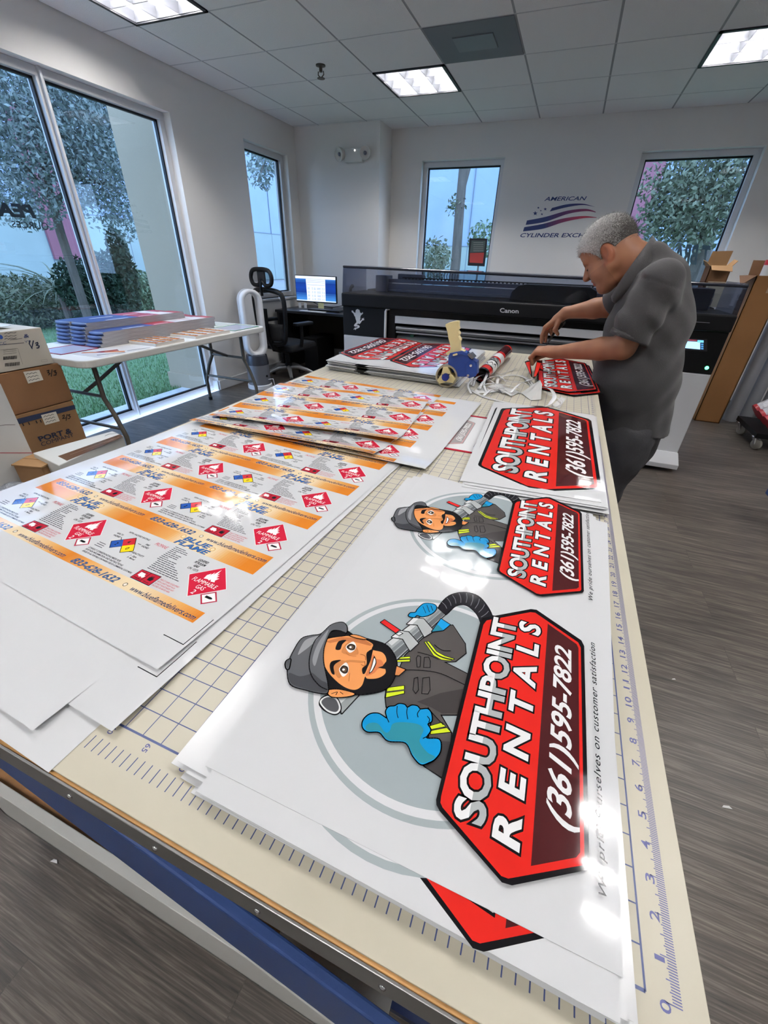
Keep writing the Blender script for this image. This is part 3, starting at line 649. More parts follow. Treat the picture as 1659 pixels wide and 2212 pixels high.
# jacket
sh([(880, 560), (960, 480), (1055, 400), (1150, 360), (1205, 352), (1250, 420), (1290, 480), (1295, 545), (1225, 600), (1145, 606), (1310, 690), (1240, 968), (1120, 968), (1195, 1095), (1190, 1155), (1130, 1400), (1010, 1320), (1040, 1130), (1060, 1020), (900, 940), (750, 915), (743, 850), (750, 790), (785, 745), (840, 650)], '4b4847', smooth=False)
C.poly(P5([(960, 880), (1040, 850), (1120, 820), (1280, 790), (1240, 960), (1130, 960), (1060, 920)]), '3b3838')
C.poly(P5([(1020, 1330), (1130, 1150), (1190, 1155), (1130, 1400)]), '3a3839')
YEL = 'c9dc2c'
for q in ([(1012, 468), (1040, 465), (1095, 535), (1150, 565), (1215, 585), (1190, 596), (1130, 590), (1075, 560)], [(828, 576), (910, 570), (910, 602), (815, 605)], [(755, 785), (870, 770), (870, 822), (746, 850)], [(1045, 1050), (1130, 1025), (1190, 1088), (1055, 1103)]):
    C.stroke(P5(q), .06, OL, True); C.poly(P5(q), YEL)
for q in ([(1026, 470), (1085, 545), (1140, 576), (1200, 590)], [(820, 590), (912, 586)], [(750, 815), (872, 800)], [(1048, 1078), (1160, 1056)]): ln(q, .075, '3a3838')
for q in ([(955, 580), (965, 562), (985, 570), (980, 640), (960, 642)], [(1010, 575), (1040, 572), (1052, 600), (1050, 645), (1005, 645)], [(932, 800), (940, 720), (965, 712), (970, 800), (950, 825)], [(1000, 718), (1045, 712), (1050, 800), (1035, 828), (992, 825)]): C.stroke(P5(q), .03, OL, True)
ln([(865, 662), (1000, 665), (1130, 690), (1290, 765)]); ln([(1035, 920), (1070, 965), (1140, 1040)]); ln([(965, 540), (1040, 560), (1110, 590)]); ln([(1080, 490), (1130, 525), (1190, 530)])
# upper pipe, clamps, lever
sh([(735, 490), (1082, 222), (1152, 282), (820, 592)], '9aa0a1', smooth=False)
C.poly(P5([(760, 472), (1085, 225), (1100, 237), (785, 495)]), 'c9cdcd'); C.poly(P5([(790, 552), (1128, 262), (1150, 280), (815, 585)]), '5f6467'); C.poly(P5([(775, 525), (1112, 250), (1124, 260), (787, 545)]), '7d8386')
sh([(710, 335), (735, 318), (845, 392), (862, 410), (845, 425), (820, 412)], 'd0292a', smooth=False)
for q in ([(890, 348), (935, 305), (1005, 312), (1068, 385), (1055, 408), (1010, 436), (962, 352)], [(785, 438), (838, 395), (900, 402), (968, 480), (912, 532), (862, 450)]):
    sh(q, 'a9aeae', smooth=False); C.poly(P5([q[0], q[1], ((q[1][0]+q[2][0])/2, (q[1][1]+q[2][1])/2), ((q[0][0]+q[-1][0])/2, (q[0][1]+q[-1][1])/2)]), 'd4d7d7')
C.stroke(P5([(810, 415), (840, 400), (862, 412), (835, 428)]), .04, OL, True)
sh([(1062, 400), (1125, 312), (1186, 352), (1140, 390)], '1b93cf', smooth=False); C.poly(P5([(1062, 400), (1100, 350), (1140, 388)]), '2a7688')
sh([(903, 293), (915, 272), (950, 268), (965, 245), (1010, 208), (1075, 213), (1092, 240), (1062, 275), (1000, 297), (960, 286), (940, 300)], '1589c0')
for a, b in (((1000, 228), (1020, 272)), ((1028, 218), (1045, 265)), ((1055, 222), (1068, 255))): ln([a, b])
# head: beard and hair, face, cap
sh([(330, 400), (400, 378), (440, 372), (530, 430), (620, 452), (740, 490), (800, 560), (820, 640), (800, 720), (760, 782), (690, 815), (560, 833), (450, 818), (350, 800), (335, 740), (300, 600)], '141417')
sh([(820, 640), (878, 664), (835, 702), (808, 700)], 'c9824f', smooth=False)
sh([(303, 560), (318, 490), (345, 452), (440, 436), (500, 432), (590, 452), (655, 488), (650, 525), (720, 545), (748, 590), (738, 640), (742, 688), (690, 722), (618, 726), (602, 712), (580, 772), (535, 802), (470, 788), (400, 738), (335, 660)], 'e0955a', False)
C.poly(P5([(330, 470), (440, 438), (590, 453), (650, 488), (640, 500), (540, 475), (440, 465), (360, 480)]), 'b97145')
C.poly(catmull(P5([(400, 660), (470, 600), (600, 605), (580, 618), (500, 612), (470, 625)]), 5), 'c47f4c')
C.poly(catmull(P5([(440, 545), (490, 470), (540, 500), (550, 560)]), 5), 'c47f4c'); C.poly(catmull(P5([(390, 640), (430, 600), (480, 620), (430, 720), (395, 690)]), 5), 'c47f4c')
C.poly(catmull(P5([(585, 690), (582, 655), (612, 625), (610, 560), (622, 538), (655, 522), (652, 548), (640, 600), (620, 645), (600, 690)]), 5), '141417')
C.poly(catmull(P5([(605, 705), (635, 640), (655, 560), (680, 590), (715, 600), (730, 640), (690, 660), (660, 690)]), 5), 'c8744a')
C.poly(catmull(P5([(628, 690), (645, 640), (664, 570), (680, 610), (672, 640), (650, 678)]), 5), OL); C.poly(catmull(P5([(634, 682), (650, 640), (665, 585), (674, 612), (662, 645), (648, 672)]), 5), 'f4f4f2')
C.poly(P5([(690, 650), (722, 640), (745, 610), (742, 660), (712, 655)]), '141417')
C.poly(catmull(P5([(398, 522), (415, 475), (440, 462), (472, 462), (445, 490), (430, 526)]), 5), '141417'); C.poly(catmull(P5([(358, 640), (375, 606), (436, 598), (398, 625), (385, 650), (392, 696), (372, 690)]), 5), '141417')
for cx, cy, rx, ry in ((505, 510, 36, 38), (457, 665, 34, 48)):
    C.poly(catmull(P5([(cx-rx, cy), (cx-rx*.3, cy-ry*.7), (cx+rx*.5, cy-ry), (cx+rx, cy-ry*.2), (cx+rx*.6, cy+ry*.6), (cx-rx*.3, cy+ry)]), 5), 'efe9e4')
    C.poly(catmull(P5([(cx-rx*.85, cy), (cx-rx*.2, cy-ry*.6), (cx+rx*.75, cy-ry*.35), (cx+rx*.7, cy+ry*.4), (cx-rx*.1, cy+ry*.55)]), 5), '2a2420'); C.poly(catmull(P5([(cx-rx*.5, cy), (cx, cy-ry*.4), (cx+rx*.5, cy-ry*.15), (cx+rx*.4, cy+ry*.3), (cx-rx*.1, cy+ry*.35)]), 5), '5b4a3c')
    C.circle(k5(cx-rx*.1, cy), .06, 'f6f6f6')
ln([(470, 545), (490, 565), (540, 572)], .025, 'a8663f'); ln([(570, 560), (600, 570), (605, 600)], .025, '7a4429'); ln([(575, 630), (600, 640), (598, 610)], .025, '7a4429'); ln([(497, 690), (490, 745)], .025, 'a8663f')
sh([(343, 820), (360, 806), (430, 805), (528, 832), (470, 852), (375, 852)], 'e0955a'); ln([(370, 832), (410, 820), (400, 840)], .03); ln([(430, 820), (450, 835)], .03)
sh([(500, 432), (540, 428), (612, 455), (560, 450)], 'e0955a')
sh([(70, 660), (78, 615), (105, 550), (165, 455), (235, 432), (300, 420), (365, 362), (420, 342), (455, 345), (476, 375), (470, 412), (430, 395), (372, 398), (340, 450), (316, 520), (312, 600), (328, 690), (342, 760), (342, 824), (290, 826), (200, 806), (90, 766)], '55575b')
C.poly(catmull(P5([(78, 690), (150, 712), (215, 700), (240, 690), (300, 740), (340, 762), (340, 820), (290, 822), (200, 802), (95, 762)]), 5), '3c3e42')
C.poly(catmull(P5([(140, 560), (185, 470), (250, 440), (285, 438), (240, 490), (170, 545)]), 5), '909296'); C.poly(catmull(P5([(240, 600), (262, 520), (300, 450), (350, 390), (330, 450), (290, 540), (258, 640)]), 5), '85878b')
C.poly(catmull(P5([(350, 440), (380, 404), (440, 402), (470, 415), (440, 436)]), 5), '141417')
ln([(300, 422), (250, 480), (218, 600), (230, 700), (285, 775), (340, 805)], .05)
sh([(62, 660), (54, 630), (64, 605), (88, 596), (84, 630), (76, 662)], '4a4c50')
# gloved thumb
sh([(752, 1005), (746, 958), (765, 926), (805, 920), (835, 905), (872, 910), (892, 930), (925, 915), (960, 921), (982, 942), (1030, 940), (1055, 970), (1058, 1020), (1030, 1042), (1050, 1085), (1022, 1140), (1110, 1150), (1118, 1225), (1082, 1280), (1040, 1305), (985, 1318), (930, 1260), (880, 1170), (760, 1156), (700, 1098), (620, 1094), (586, 1062), (592, 1015), (635, 976), (695, 972)], '1589c0', n=6)
C.poly(catmull(P5([(605, 1062), (635, 1036), (690, 1040), (740, 1100), (772, 1088), (792, 1042), (850, 1030), (960, 1042), (1002, 1080), (985, 1130), (978, 1170), (1030, 1238), (1085, 1270), (1040, 1298), (988, 1310), (932, 1255), (882, 1165), (762, 1150), (702, 1092), (622, 1088)]), 5), '2f7f8f')
for q in ([(823, 920), (820, 960), (828, 1000)], [(892, 930), (888, 965), (895, 1008)], [(980, 942), (962, 970), (966, 995)], [(1030, 990), (1045, 1010), (1040, 1030)], [(752, 1000), (765, 1030)], [(1000, 1142), (1025, 1130)]): ln(q)
SIGN = Art().extend(C).extend(H, C.L).extend(SLOGAN, C.L)
HEX = H
OFF = np.array((.06, 14.15))
# ------------------------------------------------------------------ front pile of sign sheets
def sheet_mesh(poly, z, th=.018, jitter=0):
    m = MB(); m.prism(poly, z-th, z); return m
ZT = .72
corn = [PZ(444, 1654, ZT), PZ(1346, 2112, ZT), PZ(1312, 1130, ZT), PZ(915, 1022, ZT)]
def wave(x, y): return x, y, ZT+0*x
top = MB()
wc_ = lambda c: lin(c)
top.prism(corn, ZT-.02, ZT-.0005)
top.fc = [lin('cfd1d3')]*len(top.f)
A = Art().extend(SIGN).extend(SIGN.moved(lambda v: np.array(v)+OFF), 0)
A.to(top, ZT, .0011)
G1 = 'sign sheets in the front pile'
tag(top.build('printed_sign_sheet', vinyl, loc=(10.5, 13, ZT)), 'top sheet of the front pile, printed with two red rental signs and two cartoon workers', 'sign sheet', G1)
base = np.array(corn); ctr = base.mean(0)
lows = [(-.75, -.2, -.6, .3), (.25, -1.0, .6, -.35), (-1.9, 1.6, -1.2, .2), (.1, -.7, .7, .1), (-1.2, .8, -.9, .2), (.55, -.3, .4, -.1), (-2.3, 1.2, -.4, .25), (-.3, -.75, -.6, 0), (.75, -1.1, .5, -.1), (-1.5, .2, -.9, .3), (-.6, -.9, .3, -.2)]
bl = np.array(PZ(425, 1712, .6)); br = np.array(PZ(1338, 2214, .6)); d_ = (br-bl)/np.linalg.norm(br-bl); nrm = np.array((-d_[1], d_[0]))
plain = None
for i, (dx, dy, rz, ex) in enumerate(lows):
    z = ZT-.03-i*.062
    if plain is None:
        w_ = np.linalg.norm(br-bl); m = MB(); m.prism([(0, 0), (w_, 0), (w_, 27.6), (0, 27.6)], -.02, 0)
        m.fc = [lin('cfd1d3')]*len(m.f)
        A2 = Art(); A2.extend(HEX.moved(lambda v: (np.array(v)-bl-np.array((.55, 1.75))) @ np.array([[d_[0], nrm[0]], [d_[1], nrm[1]]])))
        A2.circle((6.6, 6.2), r0, '9fa9ac', n=60); A2.circle((6.6, 6.2), r0-.24, 'd4d6d8', n=60)
        A2.to(m, 0, .001)
        m.v = [(x*d_[0]+y*nrm[0]+bl[0], x*d_[1]+y*nrm[1]+bl[1], zz+z) for x, y, zz in m.v]
        plain = m.build('printed_sign_sheet', vinyl, loc=(bl[0], bl[1], z))
        tag(plain, 'second sheet of the front pile, a red sign corner peeping out at its near edge', 'sign sheet', G1)
        m2 = MB(); m2.prism([(0, 0), (w_, 0), (w_, 27.6), (0, 27.6)], -.018, 0); m2.v = [(x*d_[0]+y*nrm[0]+bl[0], x*d_[1]+y*nrm[1]+bl[1], zz+z) for x, y, zz in m2.v]
        proto = None
        continue
    if proto is None:
        proto = m2.build('printed_sign_sheet', paperw, loc=(bl[0], bl[1], ZT-.03)); o = proto
    else:
        o = proto.copy(); COL.objects.link(o)
    o.location = W((bl[0]+dx*.8, bl[1]+dy*.22+.25, z)); o.rotation_euler[2] = math.radians(rz*.7)
    tag(o, 'one of the white sheet edges low in the front pile, under the printed sign sheets', 'sign sheet', G1)
# ------------------------------------------------------------------ middle pile with the one big sign
ZM = .95
k3 = crop(1040, 820, 5.925, ZM)
dst = [PZ(1036, 1006, ZM), PZ(1080, 878, ZM), PZ(1190, 884, ZM), PZ(1268, 905, ZM), PZ(1302, 1052, ZM), PZ(1158, 1062, ZM)]
f3 = affine(HEXSRC, dst)
BIG = HEX.moved(f3)
sc3 = [PZ(1003, 1040, ZM), PZ(1312, 1090, ZM), PZ(1284, 897, ZM), PZ(1080, 868, ZM)]
G2 = 'large sign sheets in the middle pile'
zM, cutsM = lattice(lambda x, y: (x, y, ZM+.0*x+np.clip(31-y, 0, 5)**2*-.012), 5, 22, 26, 56, 17, 1.5)
m = MB(); s_ = Art(); s_.poly(sc3, 'cfd1d3'); s_.extend(BIG, 1); s_.to(m, zM, .0012, cutsM)
o = m.build('large_sign_sheet', vinyl, loc=(14, 40, ZM)); tag(o, 'top sheet of the middle pile, one big red rental sign beside the bent man', 'sign sheet', G2)
m = MB(); q_ = np.array(sc3); m.prism([tuple(p) for p in q_], -.018, 0)
pr3 = None
for i in range(13):
    z = ZM-.05-i*.068
    mm = [(p[0], p[1], p[2]+z) for p in m.v]
    if pr3 is None:
        b_ = MB(); b_.add(mm, m.f); b_.fc = [lin('cfd1d3')]*len(b_.f); a_ = Art().extend(BIG.moved(lambda v: np.array(v)+np.array((-.02, .1)))); a_.to(b_, z, .001); pr3 = b_.build('large_sign_sheet', vinyl, loc=(14, 40, z)); o = pr3
    else: o = pr3.copy(); COL.objects.link(o)
    dx, dy, rz = [(-.75, .2, .8), (.18, -.3, -.3), (-.2, -.6, .4), (.25, .4, -.6), (.05, -.3, .5), (.3, -.8, -.2), (-.35, .2, .3), (.22, -.5, -.5), (.1, .3, .4), (.35, -.2, 0), (-.1, -.6, .3), (.2, 0, -.3), (.0, -.3, .1)][i]
    o.location = W((14+dx*.8, 40+dy, z)); o.rotation_euler[2] = math.radians(rz)
    tag(o, 'black-edged large sign sheet sticking out lower down in the middle pile' if i == 0 else 'one of the sheets low in the middle pile, under the one big red sign', 'sign sheet', G2)
# ================================================================== orange label sheets
L = Art(); P_ = 5.86
o1, o2, o3 = lin('d07c26'), lin('dda35c'), lin('e8d4ae')
def gcol(u, seq):
    u = u/11.95
    for (a, ca), (b, cb) in zip(seq, seq[1:]):
        if a <= u <= b: t_ = (u-a)/(b-a); return tuple(ca[k]*(1-t_)+cb[k]*t_ for k in range(3))
    return seq[-1][1]
def band(v0, v1, seq):
    for k in range(56):
        a, b = 11.95*k/56, 11.95*(k+1)/56
        L.items.append((np.array([(a, v0), (b, v0), (b, v1), (a, v1)]), [(0, 1, 2, 3)], gcol((a+b)/2, seq), 1))
    L.L = max(L.L, 1)
band(0, .87, [(0, o1), (.18, o2), (.45, o3), (.6, o3), (.85, o2), (1, o1)])
band(4.71, P_+.01, [(0, o1), (.12, o1), (.32, o2), (.42, o3), (.66, o3), (.76, o2), (.9, o1), (1, o1)])
nv, bk, rd_ = '2c4474', '14151a', 'c21f3a'
def dsq(pts, col, line=.09):
    L.stroke(pts, line, bk, True, 2); L.poly(pts, col, 3)
dsq([(.91, 2.82), (1.46, 3.32), (2.04, 2.80), (1.48, 2.30)], '2653a4'); dsq([(1.46, 3.32), (2.03, 3.86), (2.62, 3.32), (2.04, 2.80)], 'c22a33'); dsq([(2.04, 2.80), (2.62, 3.32), (3.18, 2.78), (2.58, 2.28)], 'f3d41c')
for (x, y), c_ in (((1.47, 2.8), '2'), ((2.04, 3.32), '4'), ((2.6, 2.8), '0')): L.text(c_, [(x-.1, y-.15), (x+.1, y-.15), (x+.1, y+.15), (x-.1, y+.15)], bk, .01, layer=4)
def T(t, x0, x1, y, h, col=bk, off=.008, sh=.12, **k): L.text(t, [(x0, y), (x1, y), (x1, y+h), (x0, y+h)], col, off, sh, layer=4, **k)
T('HEALTH', .3, .95, 3.58, .17); T('HAZARD', .3, .98, 3.32, .17); L.stroke([(1.05, 3.45), (1.35, 3.2)], .04, bk, layer=4)
T('NFPA HAZARD RATING', .95, 3.1, 4.06, .17); T('FIRE', 3.28, 3.65, 3.62, .17); T('HAZARD', 3.18, 3.85, 3.37, .17); L.stroke([(2.75, 3.5), (3.05, 3.5)], .04, bk, layer=4)
T('REACTIVITY', 3.3, 4.4, 2.6, .17); L.stroke([(3.05, 2.6), (3.25, 2.7)], .04, bk, layer=4); T('1 - Slight', 3.45, 4.05, 2.35, .14); T('0 - Minimal', 3.45, 4.15, 2.13, .14)
for i, (a, b) in enumerate(((.27, .9), (.27, 1.0), (.27, 1.05))): L.stroke([(a, 2.38-.18*i), (b, 2.38-.18*i)], .06, '5b5b60', layer=4)
T('CONSULT CORRESPONDING MSDS FOR', .2, 3.5, 1.6, .15); T('FURTHER INFORMATION AND INSTRUCTIONS.', .22, 4.05, 1.38, .15); T('APPLIES TO ALL PORTABLE CONTAINERS USED BY COMMERCIAL CUSTOMERS', .22, 5.2, 1.17, .13)
T('PROPANE', 3.78, 4.95, 3.95, .3, rd_, .0, .25)
rr = random.Random(3)
for i in range(16):
    y = 4.46-i*.16; x = 5.3+(.02*i if i > 9 else 0); e_ = 6.3+rr.random()*.5+(1.6*max(0, i-7)/8 if i > 7 else 0)
    if i == 3 or i == 7: e_ = 5.9
    while x < e_-.1:
        w_ = .12+.3*rr.random(); L.stroke([(x, y), (min(e_, x+w_), y)], .055, '3a3a40', layer=4); x += w_+.07
L.stroke([(5.48, .97), (7.13, .97), (7.1, 1.84), (5.48, 1.76)], .09, bk, True, 2); L.poly([(5.48, .97), (7.13, .97), (7.1, 1.84), (5.48, 1.76)], 'b01f33', 3); L.stroke([(6.3, 1.0), (6.3, 1.8)], .04, bk, layer=4)
L.poly([(5.65, 1.3), (5.65, 1.6), (6.05, 1.6), (6.1, 1.45), (6.2, 1.45), (6.2, 1.3), (6.1, 1.22), (6.0, 1.3), (5.85, 1.22), (5.75, 1.3)], 'f5f5f5', 4); L.stroke([(5.65, 1.66), (6.15, 1.66)], .03, bk, layer=4); T('Goggles', 5.6, 6.15, 1.05, .1); T('Gloves', 6.45, 6.95, 1.05, .1)
L.poly([(6.58, 1.25), (6.5, 1.5), (6.56, 1.48), (6.6, 1.7), (6.65, 1.5), (6.7, 1.75), (6.75, 1.5), (6.82, 1.7), (6.84, 1.45), (6.95, 1.5), (6.85, 1.25)], bk, 4)
for i in range(4):
    T(('THIS LP TANK IS EQUIPPED', 'WITH A SAFETY RELIEF VALVE.', 'DO NOT PLACE INSIDE ANY', 'ENCLOSED OR HEATED AREA.')[i], 7.25, 8.9-.12*(i % 2), 1.62-.19*i, .12, rd_, .006)
T('LIQUEFIED', 7.8, 8.65, 4.12, .2, bk, .03); T('PETROLEUM', 7.75, 8.7, 3.83, .2, bk, .03); T('GAS', 8.0, 8.42, 3.54, .2, bk, .03); T('UN 1075', 7.8, 8.68, 3.22, .2, bk, .004)
L.poly([(9.95, 4.45), (11.55, 2.89), (9.95, 1.34), (8.42, 2.84)], 'f4f4f4', 2); L.poly([(9.95, 4.40), (11.5, 2.89), (9.95, 1.39), (8.47, 2.84)], rd_, 3)
T('FLAMMABLE', 8.98, 10.9, 2.55, .34, 'f7f7f7', .0, .0); T('GAS', 9.72, 10.35, 2.12, .34, 'f7f7f7', .0, .0); T('2', 9.85, 10.08, 1.66, .36, 'f7f7f7', .01, .0)
L.poly([(9.55, 2.98), (9.48, 3.3), (9.62, 3.55), (9.66, 3.35), (9.74, 3.75), (9.8, 3.5), (9.92, 4.12), (10.0, 3.62), (10.08, 3.8), (10.12, 3.5), (10.24, 3.62), (10.22, 3.36), (10.42, 3.42), (10.32, 3.16), (10.42, 3.02), (10.15, 2.96), (10.02, 3.12), (9.98, 2.98), (9.82, 3.05)], 'f7f7f7', 4)
L.poly([(10.5, 1.85), (11.17, 2.46), (11.84, 1.85), (11.17, 1.25)], 'a8233d', 2); L.poly([(10.62, 1.85), (11.17, 2.34), (11.72, 1.85), (11.17, 1.37)], 'f2f2f2', 3); L.poly([(10.9, 1.78), (11.3, 1.78), (11.42, 1.83), (11.42, 1.89), (11.3, 1.95), (10.9, 1.95)], bk, 4)
q = [(.65, .14), (5.02, .14), (5.1, .62), (.73, .62)]; L.text('833-628-1632', q, '3b3f4a', .034, .2, layer=2, ref=.008); L.text('833-628-1632', q, '33598f', .008, .2, layer=3)
L.circle((5.82, .36), .15, bk, n=16, layer=2); L.circle((5.82, .36), .115, 'f3ecdc', n=16, layer=3)
q = [(6.42, .16), (11.75, .16), (11.83, .55), (6.5, .55)]; L.text('www.blueflamedelivers.com', q, '25395e', .012, .2, layer=3)
for (t_, qq) in (('BLUE', [(5.0, 5.33), (7.35, 5.33), (7.42, 5.78), (5.07, 5.78)]), ('FLAME', [(4.74, 4.78), (7.72, 4.78), (7.8, 5.23), (4.82, 5.23)])):
    L.text(t_, qq, bk, .04, .1, layer=3, ref=.008); L.text(t_, qq, '3a6fb8', .008, .1, layer=4)
L.circle((4.75, 5.6), .2, 'c99a5a', n=14, layer=3); L.circle((7.72, 5.45), .2, 'c99a5a', n=14, layer=3); L.circle((4.75, 5.6), .15, 'efd9ae', n=14, layer=4); L.circle((7.72, 5.45), .15, 'efd9ae', n=14, layer=4)
Lbrief = Art(); Lbrief.items = [it for it in L.items if len(it[0]) < 60 or it[3] < 4]; Lbrief.L = L.L
def bf_sheet(O, rot, ext, rows, cols, z0, curl=0, curl_u=.5, label='', wob=0.03, marks=(), peel=0):
    th = math.radians(rot); ex = np.array([math.cos(th), math.sin(th)]); ey = np.array([-ex[1], ex[0]]); O = np.array(O)
    u0, u1, v0, v1 = ext
    A = Art(); A.poly([(u0, v0), (u1, v0), (u1, v1), (u0, v1)], 'd0d2d4', 1)
    for r in rows:
        for c_ in cols:
            d = np.array((11.95*c_, P_*r)); lab = Art(); src = L if r < 4 else Lbrief
            for v, f, cc_, l in src.items:
                w_ = v+d
                if w_[:, 0].max() < u0 or w_[:, 0].min() > u1 or w_[:, 1].max() < v0 or w_[:, 1].min() > v1: continue
                lab.items.append((np.clip(w_, (u0, v0), (u1, v1)), f, cc_, l))
            lab.L = L.L; A.extend(lab, 1)
    for mk in marks: A.stroke(mk, .05, bk, layer=2)
    def zf(u, v):
        t_ = (v-v0); h = curl*np.exp(-(t_/1.9)**2)*(.35+.65*np.clip((u-u0)/(u1-u0)*(1.6-curl_u)+curl_u*(np.sin(u*.5)*.5+.5), 0, 1))
        zz = z0+h+wob*np.sin(u*.55+z0*9)*np.sin(v*.21+1)*(1 if curl else .35)+wob
        if peel: zz = zz+peel*np.clip(1-((u1-u)**2+(v-v0)**2)**.5/9, 0, 1)**2
        return O[0]+u*ex[0]+v*ey[0], O[1]+u*ex[1]+v*ey[1], zz
    gf, cuts = lattice(zf, u0, u1, v0, v1, 3.0, .75 if curl else 4.0)
    m = MB(); A.to(m, gf, .0016, cuts)
    o = m.build('label_sheet', vinyl, loc=(O[0], O[1], z0))
    return tag(o, label, 'label sheet', 'orange gas label sheets')
OS = (-14.36, 6.57)
bf_sheet((-14.2, 3.4), -2.2, (-13.2, 12.3, -5.4, 50), [], [], .02, label='lowest white sheet hanging over the near left corner of the table', wob=.004, marks=[[(10.2, -.9), (12.1, -.9), (12.1, 1.2)], [(10.4, -.6), (12.1, -.6)]])
bf_sheet((-14.2, 4.2), -3.2, (-13.2, 10.4, -5.3, 49), [], [], .07, peel=.25, label='white sheet second from the bottom at the near left corner', wob=.004)
bf_sheet((-14.3, 5.3), -3.6, (-13.4, 13.55, -4.9, 50), [], [], .12, peel=.2, label='white sheet third from the bottom, its black corner mark near the table grid', wob=.004, marks=[[(11.6, -2.2), (12.9, -2.2), (12.9, .2)]])
bf_sheet(OS, -4.85, (-13.7, 12.95, -2.95, 49), range(0, 7), (-1, 0), .17, label='large flat sheet of orange gas labels with a wide blank near margin', wob=.012, marks=[[(11.3, -1.3), (12.75, -1.3), (12.75, .7)]], peel=.22)
bf_sheet((-23.6, 30.25), -2.0, (-.6, 27.2, -.05, 25.2), range(0, 4), (0, 1), .24, .25, label='orange label sheet with a white right margin, under the two curled ones', wob=.03)
bf_sheet((-25.9, 50.6), -3.0, (-.1, 23.95, -.05, 6.0), range(0, 1), (0, 1), .3, .0, label='strip of orange labels at the far end of the label sheets', wob=.03)
bf_sheet((-25.84, 29.9), -.8, (-.05, 23.95, -.02, 17.6), range(0, 3), (0, 1), .33, .55, label='curled orange label sheet, lower of the two with lifted near edges', wob=.05)
bf_sheet((-24.98, 32.1), 4.6, (-.05, 23.95, -.02, 17.6), range(0, 3), (0, 1), .43, .55, .5, label='topmost curled orange label sheet with its near edge lifted', wob=.06)
# ================================================================== things at the far end of the table
# far left pile: sheets with two signs each
ZS = 1.75
ks = lambda x, y: PZ(730+x/6.144, 560+y/6.144, ZS)
fa = affine(HEXSRC, [ks(1140, 1112), ks(690, 1332), ks(212, 1336), ks(38, 1240), ks(545, 1050), ks(880, 1058)])
h1 = HEX.moved(fa); sh_ = np.array(ks(708, 1336))-np.array(ks(38, 1240)); sh_ = (sh_+np.array(ks(960, 1440))-np.array(ks(212, 1336)))/2
h2 = HEX.moved(lambda v: fa(v)+sh_)
pl4 = [PZ(707, 777, ZS), PZ(985, 814, ZS), PZ(1048, 757, ZS), PZ(816, 731, ZS)]
Gs = 'sign sheets in the far left pile'
P4 = np.array(pl4)
def bl4(z0, amp, ph):
    def f(x, y): return x, y, z0+amp*np.sin(x*.33+ph)*np.sin(y*.25+ph*.7)
    return f
A = Art(); A.poly([tuple(p) for p in P4], 'cfd1d3'); A.extend(h1, 1); A.extend(h2, 1)
g_, ca_ = lattice(bl4(ZS, .07, .4), -30, 5, 60, 102, 2.5, 2.5); m = MB(); A.to(m, g_, .0015, ca_)
tag(m.build('twin_sign_sheet', vinyl, loc=(-14, 78, ZS)), 'top sheet of the far left pile, two red rental signs seen upside down', 'sign sheet', Gs)
A = Art(); A.poly([tuple(p) for p in P4], 'cfd1d3')
e_ = (P4[1]-P4[0]); A.poly([tuple(P4[0]+e_*a+(P4[3]-P4[0])*b) for a, b in ((.25, 0), (.34, 0), (.36, .1), (.27, .1))], BLK)
g_, ca_ = lattice(bl4(0, .07, 1.3), -30, 5, 60, 102, 2.5, 2.5); m = MB(); A.to(m, g_, .0015, ca_)
pr = None
for i in range(10):
    z = ZS-.16-i*.165
    if pr is None: m.v = [(x, y, zz+z) for x, y, zz in m.v]; pr = m.build('twin_sign_sheet', vinyl, loc=(-14, 78, z), solid=.09, weld=True); o = pr
    else: o = pr.copy(); COL.objects.link(o)
    o.location = W((-14+rng.normal(0, .3), 78+rng.normal(0, .25), z)); o.rotation_euler[2] = math.radians(rng.normal(0, .45))
    tag(o, 'one of the lower sheets in the far left pile of sign sheets', 'sign sheet', Gs)
# tape gun, standing on its roll
YT = 60.6
def kt(x, y, yy=YT): return PY(890+x/7.213, 680+y/7.213, yy)
def kt2(l): return [(kt(*p)[0], kt(*p)[2]) for p in l]
tb = mat('tape_gun_blue', '1c3f8c', .35); cream = mat('cream_plastic', 'e6d6a0', .45); bolt = chrome
c0 = kt(520, 1010); rr_ = 1.78; c0 = np.array((c0[0], YT, rr_+.02))
t = thing('tape_gun', 'blue packing tape gun with a cream pistol grip, standing on the mat', 'tape gun', (c0[0]+3, YT+1, 0))
RY = np.array([[1, 0, 0], [0, 0, 1], [0, 1, 0]], float)      # local xy -> world xz
def plate(pts, y0, y1, mt_, name, bev=.04, parent=None, smooth=False):
    m = MB(); m.prism(kt2(pts), y0, y1, 0, RY); return m.build(name, mt_, parent or t, bevel=bev, weld=True, smooth=smooth)
plate([(548, 780), (556, 650), (580, 606), (770, 570), (838, 605), (885, 690), (1000, 745), (1000, 940), (930, 975), (700, 975), (650, 850)], YT+.5, YT+2.3, tb, 'body')
pp = plate([(838, 790), (850, 750), (890, 725), (945, 725), (980, 760), (1006, 915), (990, 962), (885, 997), (838, 965)], YT+.3, YT+.5, tb, 'side_plate')
for p in ((912, 795), (868, 950)): a = kt(*p); MB().lathe((a[0], YT+.28, a[2]), [(0, -.12), (.2, -.1), (.22, .05), (0, .05)], 14, 0, rotm(-90)).build('screw', bolt, pp, smooth=True)
plate([(555, 655), (580, 606), (770, 570), (836, 602), (862, 640), (800, 650), (770, 622), (590, 660)], YT+.35, YT+.5, tb, 'top_clip')
plate([(628, 622), (690, 602), (704, 614), (700, 632), (640, 648), (626, 640)], YT+.28, YT+.4, cream, 'slot')
plate([(848, 628), (900, 610), (965, 680), (920, 700)], YT+.4, YT+2.2, mat('blade_steel', '7a7c80', .35, metal=.9), 'blade')
